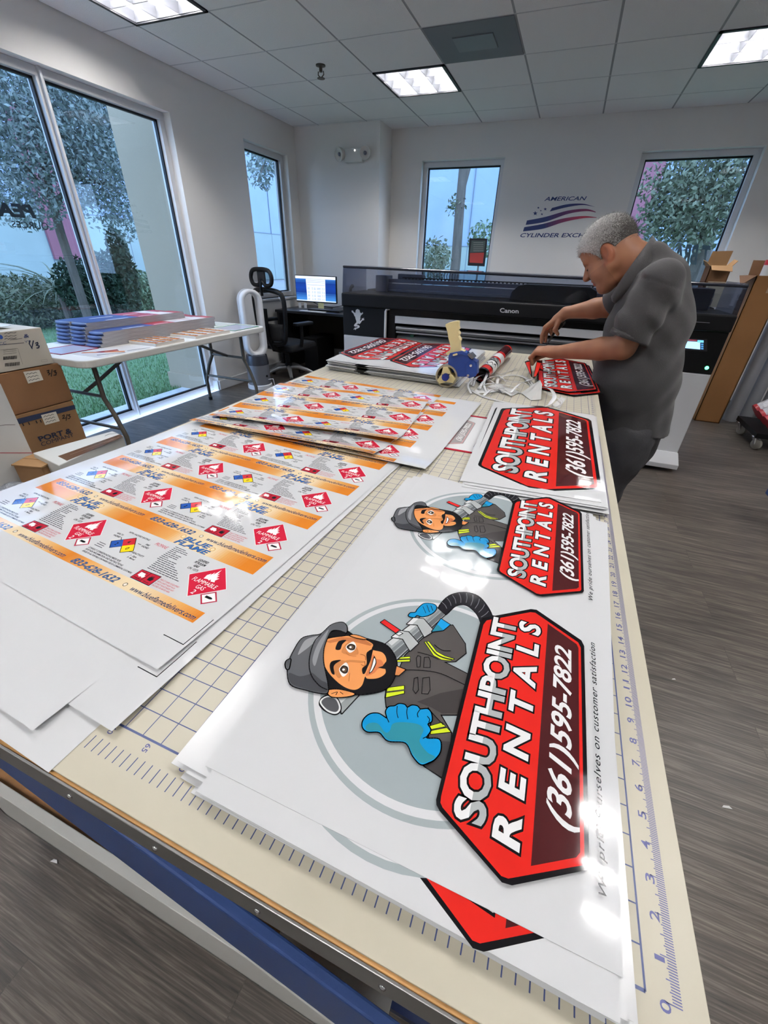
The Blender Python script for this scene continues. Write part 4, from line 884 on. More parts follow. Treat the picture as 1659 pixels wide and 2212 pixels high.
hp = catmull([(500, 170), (540, 140), (690, 108), (698, 190), (710, 238), (692, 258), (720, 312), (704, 345), (736, 408), (722, 445), (728, 540), (765, 568), (800, 582), (780, 612), (560, 640), (512, 632), (512, 602), (566, 572), (580, 500), (550, 390), (534, 290), (514, 220)], 3)
m = MB(); m.prism(kt2(hp), YT+.75, YT+2.05, 0, RY); m.build('grip', cream, t, bevel=.22, seg=4, weld=True, smooth=True)
Ry = rotm(90)
m = MB().lathe(c0+np.array((0, 1.2, 0)), [(1.5, -1.2), (rr_, -1.2), (rr_, .8), (1.5, .8), (1.5, -1.2)], 40, 0, Ry); m.build('tape_roll', mat('tape_tan', 'a39a86', .2, alpha=1), t, smooth=True)
m = MB()
for k in range(3):
    a = math.radians(100+120*k); ca, sa = math.cos(a), math.sin(a)
    m.prism([(ca*1.5-sa*.34, sa*1.5+ca*.34), (ca*.4-sa*.75, sa*.4+ca*.75), (ca*.4+sa*.75, sa*.4-ca*.75), (ca*1.5+sa*.34, sa*1.5-ca*.34)], 0, 1.9, 0, RY, (c0[0], YT+.1, c0[2]))
m.build('hub', cream, t, bevel=.04, weld=True)
hb = MB().lathe((c0[0], YT, c0[2]), [(0, -.25), (.5, -.25), (.58, -.15), (.58, .3), (0, .3)], 24, 0, Ry).build('hub_cap', mat('hub_blue', '1d2f85', .3), t, smooth=True)
MB().lathe((c0[0], YT-.12, c0[2]), [(0, -.15), (.2, -.15), (.2, .1), (0, .1)], 6, 0, Ry).build('nut', bolt, hb)
a1 = np.array((c0[0], YT+1.5, c0[2])); a2 = kt(680, 820); MB().tube([a1, (a2[0], YT+1.5, a2[2])], .3, 8).build('arm', tb, t)
# printed roll
ra = np.array(PZ(1040, 812, 1.25)+(1.25,)); rb = np.array(PZ(1094, 758, 1.25)+(1.25,)); d_ = rb-ra; ln_ = np.linalg.norm(d_); dz = d_/ln_
Rz = np.stack([np.cross([0, 0, 1], dz)*1.0, [0, 0, 1], dz], 1)
m = MB(); seq = [(0, .04, BLK), (.04, .13, RED), (.13, .15, BLK), (.15, .30, WHT), (.30, .33, BLK), (.33, .41, GRY), (.41, .46, RED), (.46, .6, WHT), (.6, .67, RED), (.67, .955, MAR), (.955, .99, RED), (.99, 1, BLK)]
for a, b, c_ in seq:
    k0 = len(m.f); m.lathe(ra+d_*a, [(1.22, 0), (1.22, (b-a)*ln_)], 36, 0, Rz)
    m.f = m.f[:k0+36]; m.mi = m.mi[:k0+36]; m.fc = m.fc[:k0+36]
    for i in range(k0, len(m.f)): m.fc[i] = lin(c_)
for (t0, a0) in ((.17, 60), (.2, 95), (.22, 130), (.34, 75), (.36, 110)):      # letter fragments round the roll
    for q in range(8):
        a_ = math.radians(a0+q*4); a__ = math.radians(a0+q*4+4.2); o_ = t0+.03*math.sin(q*.5)
        V = [ra+d_*u+1.235*(Rz[:, 0]*math.cos(w_)+Rz[:, 1]*math.sin(w_)) for u, w_ in ((o_, a_), (o_+.02, a_), (o_+.02, a__), (o_, a__))]
        m.add(V, [(0, 1, 2, 3)], 0, lin(BLK))
t = thing('rolled_sign', 'rolled-up red, white and maroon sign print lying behind the tape gun', 'rolled print', (ra[0], ra[1], 0))
m.build('printed_side', vinyl, t, smooth=True)
MB().lathe(rb, [(1.2, -.6), (1.2, 0), (1.0, 0), (1.0, -3), (0, -3)], 30, 0, Rz).build('inner_wrap', mat('paper_plain', 'dcdcda', .6), t, smooth=True)
# acrylic sign holder with red edges
k_ = lambda x, y: PZ(780+x/5.925, 900+y/5.925, .12)
t = thing('sign_holder', 'flat clear sign holder with red edges and a faded sign page, beside the orange sheets', 'sign holder', (3.6, 42, 0))
hx0, hx1, hy0, hy1 = -.6, 7.75, 36.1, 48.4
MB().bx((hx0, hy0, 0), (hx1, hy1, .03)).build('back_sheet', mat('page_white', 'd9dadb', .3), t)
rm_ = mat('red_acrylic', 'b01c33', .25)
for y in (hy0, hy1): MB().bx((hx0, y-.14, 0), (hx1, y+.14, .13)).build('red_edge', rm_, t, bevel=.03)
ff = affine([HEXSRC[i] for i in (2, 3, 4, 5)], [k_(1285, 14), k_(1470, 75), k_(1302, 336), k_(1068, 342)])
A = Art(); A.extend(HEX.moved(ff))
for v, f, c_, l in A.items: pass
A.items = [(v, f, tuple(.55*x+.25 for x in c_), l) for v, f, c_, l in A.items]
for i, x in enumerate((1440, 1462, 1484, 1506)): A.stroke([k_(x, 380+6*i), k_(x+100, 215-2*i)], .06, '8a8a90')
A.stroke([k_(1550, 185), k_(1620, 70)], .3, '55575d'); A.stroke([k_(1560, 195), k_(1600, 140)], .2, '55575d')
A.items = [it for it in A.items if it[0][:, 0].max() < hx1 and it[0][:, 0].min() > hx0-4]
m = MB(); A.to(m, .032, .001); m.v = [(min(max(x, hx0), hx1), min(max(y, hy0), hy1), z) for x, y, z in m.v]; m.build('sign_page', printm, t)
# the sign being cut: right part flat, left part lifted in the hand
ZC2 = .35
kc = lambda x, y: PZ(1120+x/8.295, 640+y/8.295, ZC2)
fc_ = affine(HEXSRC, [kc(430, 1600), kc(230, 1150), kc(840, 1150), kc(1185, 1180), kc(1420, 1698), kc(840, 1716)])
CUTS = HEX.moved(fc_)
def zc(dz):
    def f(x, y):
        s_ = np.clip(13.2-(y-64)*.08-x, 0, 9)
        return x+s_*s_*.035, y, dz+.1*np.sin(x*.8+y*.3)*.3+.11*s_**1.9*.55+.05*np.sin(y*.9)*np.clip(s_, 0, 1)
    return lattice(f, 0, 26, 56, 102, .9, 3)
m = MB(); CUTS.to(m, zc(.42)[0], .003, zc(.42)[1])
t = tag(m.build('cut_sign', vinyl, loc=(16, 72, 0)), 'red hexagonal rental sign with bent left side, being cut under the man\'s hands', 'sign', 'signs cut out by the man')
U = HEX.moved(lambda v: fc_(v)+np.array((.62, -.9)))
m = MB(); U.to(m, zc(.22)[0], .003, zc(.22)[1]); tag(m.build('cut_sign', vinyl, loc=(16, 71, 0)), 'cut-out red sign lying under the one being cut, its edge showing at the near right', 'sign', 'signs cut out by the man')
m = MB()
for i in range(4): HEXB = Art(); HEXB.poly([tuple(p) for p in fc_(np.array(HEXSRC))+np.array((.4+.12*i, -.6-.15*i))], '23241f'); HEXB.to(m, *((lambda q: (q[0], .001, q[1]))(zc(.04+.045*i))))
tag(m.build('cut_sign', vinyl, loc=(16, 70, 0)), 'dark edges of finished cut signs at the bottom of the small pile by the man', 'sign', 'signs cut out by the man')
def ribbon3(pts, w, mt_, name='vinyl_strip', label=None, wdir=None, edge=None, grp=None):
    P = np.array(catmull(pts, 6, False)); m = MB(); rows = []
    for i in range(len(P)):
        t_ = P[min(i+1, len(P)-1)]-P[max(i-1, 0)]; t_ /= np.linalg.norm(t_)+1e-9
        n = np.cross(t_, wdir if wdir is not None else (0, 0, 1)); n /= np.linalg.norm(n)+1e-9
        rows.append([tuple(P[i]-n*w/2), tuple(P[i]+n*w/2*.8), tuple(P[i]+n*w/2)])
    m.grid(rows, 0, lin('eceded'))
    if edge:
        for i in range(len(m.f)):
            if i % 2: m.fc[i] = lin(edge)
    o = m.build(name, mt_, loc=tuple(P[0]), smooth='all', solid=.012)
    return tag(o, label, 'offcut', grp) if label else o
# two flaps folded up where the shears have been
def flap(pts, col, edge):
    V = [PY(1120+x/8.295, 640+y/8.295, yy) for x, y, yy in pts]; return V
def kp(x, y, z): p = PZ(900+x/3.858, 720+y/3.858, z); return (p[0], p[1], z)
kq = lambda x, y, yy: tuple(PY(1120+x/8.295, 640+y/8.295, yy))
fl = [([(108, 1172, 78.6), (150, 1155, 79.2), (205, 1150, 79.8), (255, 1460, 68), (225, 1440, 68)], RED), ([(255, 1470, 68), (330, 1150, 79.3), (420, 1165, 79.5), (385, 1290, 75), (330, 1420, 70), (290, 1480, 68)], RED)]
for q, (pts, cc_) in enumerate(fl):
    V = [kq(*p) for p in pts]; c_ = np.mean(V, 0); m = MB(); m.add(V, [tuple(range(len(V)))], 0, lin(BLK)); m.add([tuple(c_+(np.array(v)-c_)*.78+np.array((0, -.06, .03))) for v in V], [tuple(range(len(V)))], 0, lin(cc_)); m.build('cut_flap', vinyl, t, solid=.015)
Go = 'white offcuts on the mat'
ribbon3([kp(455, 470, .2), kp(560, 530, .1), kp(720, 570, .15), kp(900, 603, .3), kp(1060, 612, .8), kp(1130, 565, 1.6), kp(1148, 515, 1.9), kp(1110, 462, 1.4), kp(1040, 450, .5)], .55, vinyl, label='wide white trimming in a big open loop in front of the cut sign', grp=Go)
ribbon3([kp(500, 505, .15), kp(650, 550, .1), kp(800, 588, .15), kp(1000, 622, .3), kp(1140, 618, .35), kp(1208, 585, .4), kp(1190, 548, .4), kp(1090, 505, .25)], .22, vinyl, label='thin black and white trimming lying outside the big white loop', edge=BLK, grp=Go)
ribbon3([kp(560, 300, .3), kp(650, 320, .5), kp(740, 350, .2), kp(860, 352, .2), kp(940, 380, .5)], .35, vinyl, label='straight trimming from the printed roll towards the cut sign', edge=BLK, grp=Go)
ribbon3([kp(785, 495, .3), kp(850, 430, 1.2), kp(930, 392, 2.0), kp(1000, 385, 1.8), kp(1030, 410, 1.2), kp(1000, 450, .4)], .4, vinyl, label='white trimming arching up over the grey triangular scrap', edge=BLK, grp=Go)
ribbon3([kp(670, 420, .2), kp(690, 370, .5), kp(800, 345, .8), kp(900, 370, .6), kp(960, 410, .2), kp(985, 470, .1)], .5, vinyl, label='white trimming curling behind the grey triangular scrap', grp=Go)
for pts, w_ in (([kp(480, 330, .2), kp(560, 360, .8), kp(650, 420, .5), kp(720, 500, .2)], .3), ([kp(450, 430, .3), kp(470, 350, 1.6), kp(540, 330, 1.2), kp(600, 400, .3)], .7), ([kp(640, 330, .2), kp(760, 400, .9), kp(880, 410, .6), kp(1000, 470, .2)], .35), ([kp(500, 460, .4), kp(600, 420, 1.4), kp(730, 430, .9), kp(860, 460, .3)], .6), ([kp(700, 340, .15), kp(790, 310, .2), kp(830, 290, .15)], .2), ([kp(560, 520, .2), kp(620, 470, .7), kp(700, 470, .5), kp(790, 520, .2)], .5), ([kp(455, 500, .3), kp(430, 430, .6), kp(470, 390, .9), kp(560, 380, .5)], .4), ([kp(880, 350, .2), kp(930, 400, .4), kp(960, 440, .2)], .5)):
    ribbon3(pts, w_, vinyl, label='white trimming tangled in the heap right of the tape gun', edge=BLK, grp=Go)
for pts in ([kp(470, 440, .2), kp(500, 370, .9), kp(590, 340, 1.3), kp(680, 350, .8), kp(740, 400, .2)], [kp(520, 470, .3), kp(560, 400, 1.0), kp(640, 360, .9), kp(760, 365, .3)], [kp(560, 460, .2), kp(640, 450, .5), kp(760, 480, .3), kp(870, 500, .1)], [kp(590, 500, .1), kp(560, 420, .8), kp(590, 330, 1.5), kp(560, 290, .5)]):
    ribbon3(pts, .45, vinyl, label='white trimming tangled in the heap right of the tape gun', edge=BLK, grp=Go)
def scrap(pts, label, col='e6e7e7'):
    m = MB(); V = [kp(*p) for p in pts]; m.add(V, [tuple(range(len(V)))], 0, lin(col)); return tag(m.build('vinyl_scrap', vinyl, loc=V[0], solid=.012), label, 'offcut', Go)
scrap([(870, 497, .12), (1028, 388, 1.6), (1046, 425, 1.3), (1036, 552, .12), (955, 560, .08)], 'pale grey triangular scrap tilted up in the middle of the heap', 'c4c5c3')
scrap([(400, 412, .05), (505, 385, .05), (480, 440, .05)], 'small pointed white scrap at the foot of the tape gun')
scrap([(470, 500, .06), (520, 440, .5), (690, 490, .06), (560, 498, .04)], 'white pointed scrap at the near left of the heap')
scrap([(1130, 600, .04), (1205, 530, .04), (1245, 545, .04), (1190, 628, .04)], 'white scrap corner on the mat just above the middle pile')
scrap([(590, 440, .3), (690, 420, .7), (860, 490, .2), (800, 520, .1), (640, 470, .1)], 'folded grey-white scrap lying inside the loop', 'cfd0cf')
# ================================================================== left side: folding table, boxes, fan, chair, desk
leg_m = mat('table_leg', '5d5850', .45, metal=.3); plas = mat('table_plastic', 'd9d8d2', .45, bump=(300, .2, .002))
def rrect(x0, y0, x1, y1, r, n=6):
    P = []
    for cx, cy, a0 in ((x1-r, y1-r, 0), (x0+r, y1-r, 90), (x0+r, y0+r, 180), (x1-r, y0+r, 270)):
        for k in range(n+1): a = math.radians(a0+90*k/n); P.append((cx+r*math.cos(a), cy+r*math.sin(a)))
    return P
FT = thing('folding_table', 'white plastic folding table in front of the big window, piled with flat goods', 'table', (-104, 97.5, FLOOR))
fx0, fx1, fy0, fy1 = -119.5, -89.5, 61.8, 133.5; zt = -4.75
m = MB().prism(rrect(fx0, fy0, fx1, fy1, 3), zt-1.8, zt); m.build('tabletop', plas, FT, bevel=.3, weld=True)
for (ya, dy) in ((68.5, 1), (126.5, -1)):
    for xs_, xf in ((-96.5, -92.5), (-111.5, -116.5)):
        m = MB().tube([(xs_, ya, zt-1.8), (xs_, ya, -16), ((xs_+xf)/2, ya, -20), (xf, ya, -26), (xf, ya, FLOOR+.5)], .62, 10); lg = m.build('leg', leg_m, FT, smooth=True)
        MB().cyl((xf, ya, FLOOR), (xf, ya, FLOOR+1.2), .75, 12).build('foot_cap', darkm, lg)
    m = MB().cyl((-96.5, ya, -15.5), (-111.5, ya, -15.5), .45, 8).cyl((-93.5, ya, -24), (-115.5, ya, -24), .45, 8); m.build('crossbar', leg_m, FT, smooth=True)
    MB().tube([(-104, ya, -15.5), (-104, ya+dy*6, -13), (-104, ya+dy*20, zt-1.8)], .5, 8).build('brace', leg_m, FT, smooth=True)
# long folded bundles, three piles
bs = mat('bundle_print', 'ffffff', .35, attr='pc'); be = mat('bundle_edge', '9b9a9e', .6, var=(40, .2, (1, .2, 6)))
Gb = 'long folded banner bundles on the folding table'
piles = [(-106.6, -101.0, 4, zt, 'front'), (-112.6, -106.7, 6, zt, 'middle'), (-118.6, -112.7, 6, zt, 'back')]
for (x0, x1, n_, z0, nm) in piles:
    for i in range(n_):
        h_ = .92; za = z0+i*(h_+.01); j = rng.normal(0, .12); y0, y1 = 75.5+j+(.5*i if nm == 'front' else .3*i), 119.5+rng.normal(0, .5)-(8 if (nm != 'front' and i > 3) else 0)
        m = MB(); m.prism(rrect(y0, za, y1, za+h_, .2, 2), x0+.02*i, x1, 1, np.array([[0, 0, 1], [1, 0, 0], [0, 1, 0]], float))
        A = Art()
        A.poly([(x0, y0+.1), (x1, y0+.1), (x1, y0+17), (x0, y0+17)], '26407f'); A.poly([(x0, y0+17), (x1, y0+17), (x1, y0+25), (x0, y0+25)], 'a52b3d'); A.poly([(x0, y0+25), (x1, y0+25), (x1, y1-4), (x0, y1-4)], 'd9d5d8'); A.poly([(x0, y1-4), (x1, y1-4), (x1, y1-.2), (x0, y1-.2)], '9c2c40')
        A.stroke([(x1-1.2, y0+7), (x1-1.2, y0+14)], .7, 'dfe2ea'); A.stroke([(x1-1.2, y0+18), (x1-1.2, y0+23)], .6, 'efe6e6'); A.stroke([(x0, y0+32), (x1, y0+32)], .5, '9c2c40')
        A.to(m, za+h_+.012, .004, mi=0)
        m.fc = [c if c else lin('9b9a9e') for c in m.fc]
        o = m.build('folded_banner', [bs, be], loc=((x0+x1)/2, (y0+y1)/2, za)); MB()
        nb = MB().ell(((x0+x1)/2, y0+.1, za+h_*.5), ((x1-x0)*.5, .9, h_*.52), 14, 8); nb.build('folded_end', mat('bundle_end', '4a5a86', .4, var=(6, .3)), o, smooth='all')
        lab = {'front': 'long folded banner(s) in the front pile on the folding table', 'middle': 'long folded banner(s) in the middle pile on the folding table', 'back': 'long folded banner(s) in the rear pile, nearest the window'}[nm]
        tag(o, ('topmost ' if i == n_-1 else 'one of the lower ')+lab.replace('(s)', '' if i == n_-1 else 's'), 'banner', Gb)
def flat_print(name, pts, z, h, col, label, cat, deco=None, grp=None):
    m = MB(); m.prism(pts, z, z+h); m.fc = [lin(col)]*len(m.f)
    if deco: A = Art(); deco(A); A.to(m, z+h+.005, .004)
    o = m.build(name, vinyl, loc=(pts[0][0], pts[0][1], z)); return tag(o, label, cat, grp)
def lblstack(x0, y0, x1, y1, n, label):
    for i in range(n):
        def deco(A):
            for k in range(4):
                yy = y0+(y1-y0)*(k+.08)/4; A.poly([(x0+.2, yy), (x1-.2, yy), (x1-.2, yy+(y1-y0)*.09), (x0+.2, yy+(y1-y0)*.09)], 'e08a2c')
                for q in range(2):
                    xx = x0+(x1-x0)*(.08+.5*q); A.poly([(xx, yy+.9), (xx+1, yy+.9), (xx+1, yy+1.6), (xx, yy+1.6)], '2d549c'); A.poly([(xx+2.6, yy+.8), (xx+3.6, yy+1.2), (xx+3.2, yy+2), (xx+2.3, yy+1.6)], 'b7283c'); A.poly([(xx+1.3, yy+.9), (xx+2.1, yy+.9), (xx+2.1, yy+1.9), (xx+1.3, yy+1.9)], '8b8b92')
        flat_print('label_bundle', [(x0+rng.normal(0, .1), y0), (x1, y0), (x1, y1), (x0, y1+rng.normal(0, .1))], zt+i*.26, .25, 'e3ddd6', (label if i == n-1 else 'lower layer of the '+label), 'label bundle', deco if i == n-1 else None, 'orange label bundles on the folding table')
lblstack(-100.8, 83.8, -90.6, 94.3, 3, 'orange and white label bundle nearest the camera on the folding table')
lblstack(-100.8, 98.8, -90.6, 114.5, 3, 'orange and white label bundle further along the folding table')
def dec1(A): A.poly([(-99, 68), (-91.5, 74.5), (-92.5, 75.5), (-99.6, 69)], 'd97b3c'); A.poly([(-97.5, 71), (-95.4, 71), (-94, 75), (-96, 76)], 'b5392c'); A.stroke([(-93.6, 68.5), (-90.8, 74)], .5, '6a6a70'); A.stroke([(-92.2, 76), (-91, 82)], .4, '77777c')
flat_print('sticker_sheet', [(-100.5, 66.5), (-90.2, 66.5), (-90.2, 83.2), (-100.5, 83.2)], zt, .05, 'e8e6e3', 'white sheet with an orange and red emblem at the near end of the folding table', 'sticker sheet', dec1)
def frame_sheet(x0, y0, x1, y1, ec, label):
    t = thing('sign_holder', label, 'sign holder', ((x0+x1)/2, (y0+y1)/2, zt))
    MB().bx((x0, y0, zt), (x1, y1, zt+.1)).build('clear_sheet', mat('page_grey', 'b9bccb', .15), t)
    m = MB()
    for a, b in (((x0, y0), (x1, y0+.35)), ((x0, y1-.35), (x1, y1)), ((x0, y0), (x0+.35, y1)), ((x1-.35, y0), (x1, y1))): m.bx(a+(zt,), b+(zt+.16,))
    m.build('coloured_edge', ec, t, bevel=.03)
frame_sheet(-111, 64.5, -101, 74.8, rm_, 'flat clear sign holder with red edges at the near end of the folding table')
frame_sheet(-101.5, 117.5, -91, 131, mat('green_acrylic', '5fa06a', .25), 'flat clear sign holder with green edges at the far end of the folding table')
flat_print('sticker_sheet', [(-112, 121), (-103, 121), (-103, 132), (-112, 132)], zt, .06, 'dfe5dc', 'pale leaflet with green print at the far end of the folding table', 'leaflet', lambda A: A.poly([(-110, 123), (-105, 123), (-105, 125), (-110, 125)], '6fae5f'))
# stacked cartons, printed faces to the room
def kb(x, y): p = PX(x/5.53, 680+y/5.53, -98.9); return (p[1], p[2])
fc_t = lambda m: [(-98.93+z, x, y) for x, y, z in m.v]
cw = mat('carton_white', 'bdb6a8', .8, bump=(140, .2, .002), var=(3, .06)); cb = mat('carton_brown', '86603f', .85, bump=(140, .25, .002), var=(3, .1)); cb2 = mat('carton_brown_light', '8f6c48', .85, bump=(140, .25, .002), var=(3, .1))
pp_ = mat('carton_print', 'ffffff', .75, attr='pc')
def carton(label, y0, y1, z0, z1, m_, art, depth=18):
    t = thing('carton', label, 'box', (-99-depth/2, (y0+y1)/2, z0), 'cartons stacked by the folding table')
    MB().bx((-99-depth, y0, z0), (-99, y1, z1)).build('body', m_, t, bevel=.12)
    m = MB(); art.to(m, 0, .004); m.v = fc_t(m); m.build('printing', pp_, t)
    m = MB().bx((-99-depth*.5-.04, y0-.01, z1-.02), (-99-depth*.5+.04, y1+.01, z1+.012)); m.build('flap_seam', darkm, t)
    return t
def scrawl(A, l, w=.12, col='1c2440'): A.stroke([kb(*p) for p in l], w, col)
A = Art()
for q in ([(360, 310), (350, 345), (385, 405)], [(400, 310), (380, 400)], [(425, 340), (450, 330), (455, 350), (432, 362), (470, 372), (462, 395), (440, 398)]): scrawl(A, q, .22)
for y in (225, 262, 292): scrawl(A, [(55, y), (80, y-12), (100, y), (130, y-14), (170, y-8), (195, y-18)], .08)
A.stroke([kb(0, 360), kb(285, 335)], .1, '3a3c48'); A.stroke([kb(120, 300), kb(265, 282)], .08, '3a3c48')
A.text('&', [kb(285, 275), kb(350, 268), kb(345, 225), kb(280, 230)], '3c4a78', .01); A.text('CC', [kb(-8, 362), kb(78, 350), kb(72, 318), kb(-12, 328)], '3c4a78', .0); A.text('VY', [kb(300, 335), kb(362, 325), kb(355, 300), kb(292, 308)], '3c4a78', .0)
A.circle(kb(5, 265), .45, '2b4f9a', n=16); A.stroke([kb(0, 420), kb(210, 400), kb(270, 590)], .04, '55534e')
rr = random.Random(5)
for (xa, xb, ya, yb, hh) in ((40, 205, 500, 485, 40), (60, 240, 578, 560, 42)):
    for k in range(26):
        f_ = k/26; x = xa+(xb-xa)*f_; y = ya+(yb-ya)*f_; A.poly([kb(x, y), kb(x+2+3*rr.random(), y), kb(x+2+3*rr.random(), y+hh), kb(x, y+hh)], '26262a', 2)
for y in (425, 445, 470): A.stroke([kb(40, y), kb(195, y-16)], .06, '5a5853')
A.stroke([kb(490, 540), kb(560, 530), kb(565, 555), kb(495, 562)], .04, '8b867c', True)
carton('white carton marked 1/3, topmost of the stack beside the folding table', 36, 61.0, -5.8, 2.1, cw, A)
A = Art()
def lab(A, q, lines):
    A.poly([kb(*p) for p in q], 'd8d2c4'); q = [np.array(p, float) for p in q]
    for f_ in lines:
        a = q[0]+(q[3]-q[0])*f_; b = q[1]+(q[2]-q[1])*f_; A.stroke([kb(*(a+(b-a)*u+np.array((0, (-7 if k % 2 else 5))))) for k, u in enumerate((.12, .22, .34, .46, .58, .7, .8))], .1, '2a2a30')
lab(A, [(278, 682), (470, 658), (520, 778), (338, 822)], (.22, .5, .78))
for q in ([(560, 670), (585, 662), (580, 685), (570, 692), (600, 700), (580, 720)], [(622, 655), (612, 735)], [(640, 675), (665, 665), (655, 690), (675, 690), (668, 720), (642, 722)]): scrawl(A, q, .2, '1c1a18')
carton('brown carton marked 3/3, middle of the stack beside the folding table', 36, 62.3, -15.0, -6.0, cb, A)
A = Art()
A.poly([kb(180, 1250), kb(890, 1075), kb(905, 1125), kb(215, 1310)], '252f4a')
lab(A, [(490, 1198), (668, 1155), (715, 1270), (540, 1318)], (.22, .5, .78))
for q in ([(745, 1210), (765, 1195), (770, 1210), (748, 1240), (785, 1232)], [(800, 1190), (790, 1262)], [(808, 1200), (835, 1190), (822, 1210), (842, 1215), (830, 1238), (812, 1240)]): scrawl(A, q, .2, '1c1a18')
A.text('PORT &', [kb(478, 1512), kb(862, 1408), kb(850, 1348), kb(445, 1458)], '23283c', .035); A.text('COMPANY', [kb(500, 1572), kb(885, 1452), kb(868, 1408), kb(482, 1524)], '23283c', .0)
for x in (270, 340, 430, 480): A.stroke([kb(x, 1300-(x-270)*.2), kb(x+12, 1325-(x-270)*.2)], .25, '1d1d20')
carton('brown carton marked 2/3 with a dark band, lowest in the stack', 34, 62.0, FLOOR, -15.2, cb2, A)
t = thing('paper_pile', 'loose white papers lying on top of the white carton', 'papers', (-108, 46, 2.1)); m = MB()
for i in range(5): m.box((-107+rng.normal(0, 1), 45+rng.normal(0, 2), 2.2+i*.12), (11, 14, .08), 0, rotm(0, 0, rng.normal(0, 12)))
m.build('sheets', mat('paper_plain', 'dcdcda', .6), t)
# flat white carton with brown tape, standing low between the stack and the cutting table
t = thing('taped_carton', 'long flat white carton with brown tape across its top, low behind the orange sheets', 'box', (-76, 52, FLOOR))
za = -18
P_l = [PZ(390/5.53, 680+1650/5.53, za), PZ(1340/5.53, 680+1388/5.53, za), PZ(1470/5.53, 680+1440/5.53, za), PZ(700/5.53, 680+1800/5.53, za)]
m = MB().prism(P_l, FLOOR, za); m.build('body', wc, t, bevel=.15)
A = Art(); A.poly([PZ(*((x/5.53), 680+y/5.53), za) for x, y in ((690, 1690), (1440, 1425), (1470, 1460), (800, 1745))], '5f4432'); A.stroke([PZ(840/5.53, 680+1672/5.53, za), PZ(1420/5.53, 680+1462/5.53, za)], .12, '8d7a6c')
A.stroke([PZ(1255/5.53, 680+1448/5.53, za), PZ(1300/5.53, 680+1428/5.53, za), PZ(1390/5.53, 680+1420/5.53, za)], .14, '3d3833')
m = MB(); A.to(m, za+.02, .006); m.build('tape', mat('tape_gloss', 'ffffff', .2, attr='pc'), t)
t = thing('open_carton', 'small open brown carton with its flap up, in front of the flat white carton', 'box', (-82, 38, FLOOR))
zb = -19; Q = [PZ(x/5.53, 680+y/5.53, zb) for x, y in ((130, 1790), (380, 1655), (740, 1690), (490, 1820))]
m = MB().prism([tuple((np.array(q)-np.mean(Q, 0))*.92+np.mean(Q, 0)) for q in Q], FLOOR, zb-.4); m.build('body', cb2, t)
m = MB().prism(Q, zb-.25, zb); m.build('flap', mat('carton_flap', 'a07c55', .85, bump=(140, .2, .002)), t)
A = Art(); A.stroke([tuple(np.array(Q[0])*.45+np.array(Q[1])*.55), tuple(np.array(Q[3])*.45+np.array(Q[2])*.55)], .15, '6d5032'); m = MB(); A.to(m, zb+.01, .004); m.build('flap_seam', mat('tape_gloss', 'ffffff', .2, attr='pc'), t)
t = thing('white_panel_carton', 'tall white carton with a thin red line, cut by the left edge of the picture', 'box', (-84, 32, FLOOR))
Aq = PX(0, 866, -84); Bq = PX(70, 978, -84)
m = MB().bx((-100, 14, FLOOR), (-84, Bq[1], Aq[2]+3)); m.build('body', mat('panel_white', 'c6c6c3', .6, var=(2, .04)), t, bevel=.15)
A = Art(); kx = lambda x, y: (PX(x/5.53, 680+y/5.53, -83.98)[1], PX(x/5.53, 680+y/5.53, -83.98)[2])
A.stroke([kx(-200, 1650), kx(388, 1650)], .16, 'a5484c'); A.stroke([kx(-100, 1340), kx(60, 1315), kx(180, 1312)], .08, '5a4a48')
m = MB(); A.to(m, 0, .004); m.v = [(-83.97+z, x, y) for x, y, z in m.v]; m.build('printing', pp_, t)
# plastic wrapped items at the bottom left
t = thing('wrapped_bundle', 'clear plastic wrapped bundle on the floor by the open carton', 'bundle', (-74, 31, FLOOR))
c_ = np.array(PZ(40, 1045, -24))+np.array((2, -2)); m = MB().ell((c_[0], c_[1], -27), (5, 4, 4.5), 18, 12).ell((c_[0]-3, c_[1]-2, -28), (4, 4, 4.5), 18, 12); m.build('wrap', mat('plastic_wrap', 'aeb4bd', .12, bump=(25, 1, .06)), t, smooth='all')
m = MB().bx((c_[0]-6, c_[1]-5, FLOOR), (c_[0]+4, c_[1]+3, -29)); m.build('pallet', darkm, t)
# bladeless tower fan
FX, FY = -110.3, 152
t = thing('tower_fan', 'white and silver bladeless tower fan standing by the window wall', 'fan', (FX, FY, FLOOR))
MB().lathe((FX, FY, FLOOR), [(5.4, 0), (5.4, 1.6), (5.0, 1.8)], 36).build('foot', mat('fan_white', 'dcdde0', .3), t, smooth=True)
MB().lathe((FX, FY, FLOOR), [(4.95, 1.8), (4.95, 10.3)], 40).build('mesh_drum', mat('fan_silver', '85878d', .4, metal=.6, bump=(900, .4, .002)), t, smooth=True)
MB().lathe((FX, FY, FLOOR), [(4.98, 10.3), (5.0, 10.9), (4.5, 14.2), (3.6, 14.6), (0, 14.6)], 40).build('collar', mat('fan_dark', '4b4e57', .25, metal=.5), t, smooth=True)
MB().lathe((FX+4.8, FY-.8, FLOOR+5.6), [(0, 0), (.5, 0), (.5, .3), (0, .3)], 12, 0, rotm(0, 90)).build('button', darkm, t)
def loop(w, z0, z1, n=14):
    r = w; P = []
    for k in range(n+1): a = math.pi*k/n; P.append((r*math.cos(a), z1-r+r*math.sin(a)))
    for k in range(n+1): a = math.pi+math.pi*k/n; P.append((r*math.cos(a), z0+r+r*math.sin(a)))
    return P
ang = math.radians(58); cA, sA = math.cos(ang), math.sin(ang)      # direction across the loop
out, inn = loop(4.6, -20.6, 6.0), loop(3.0, -18.6, 4.4)
rows = []
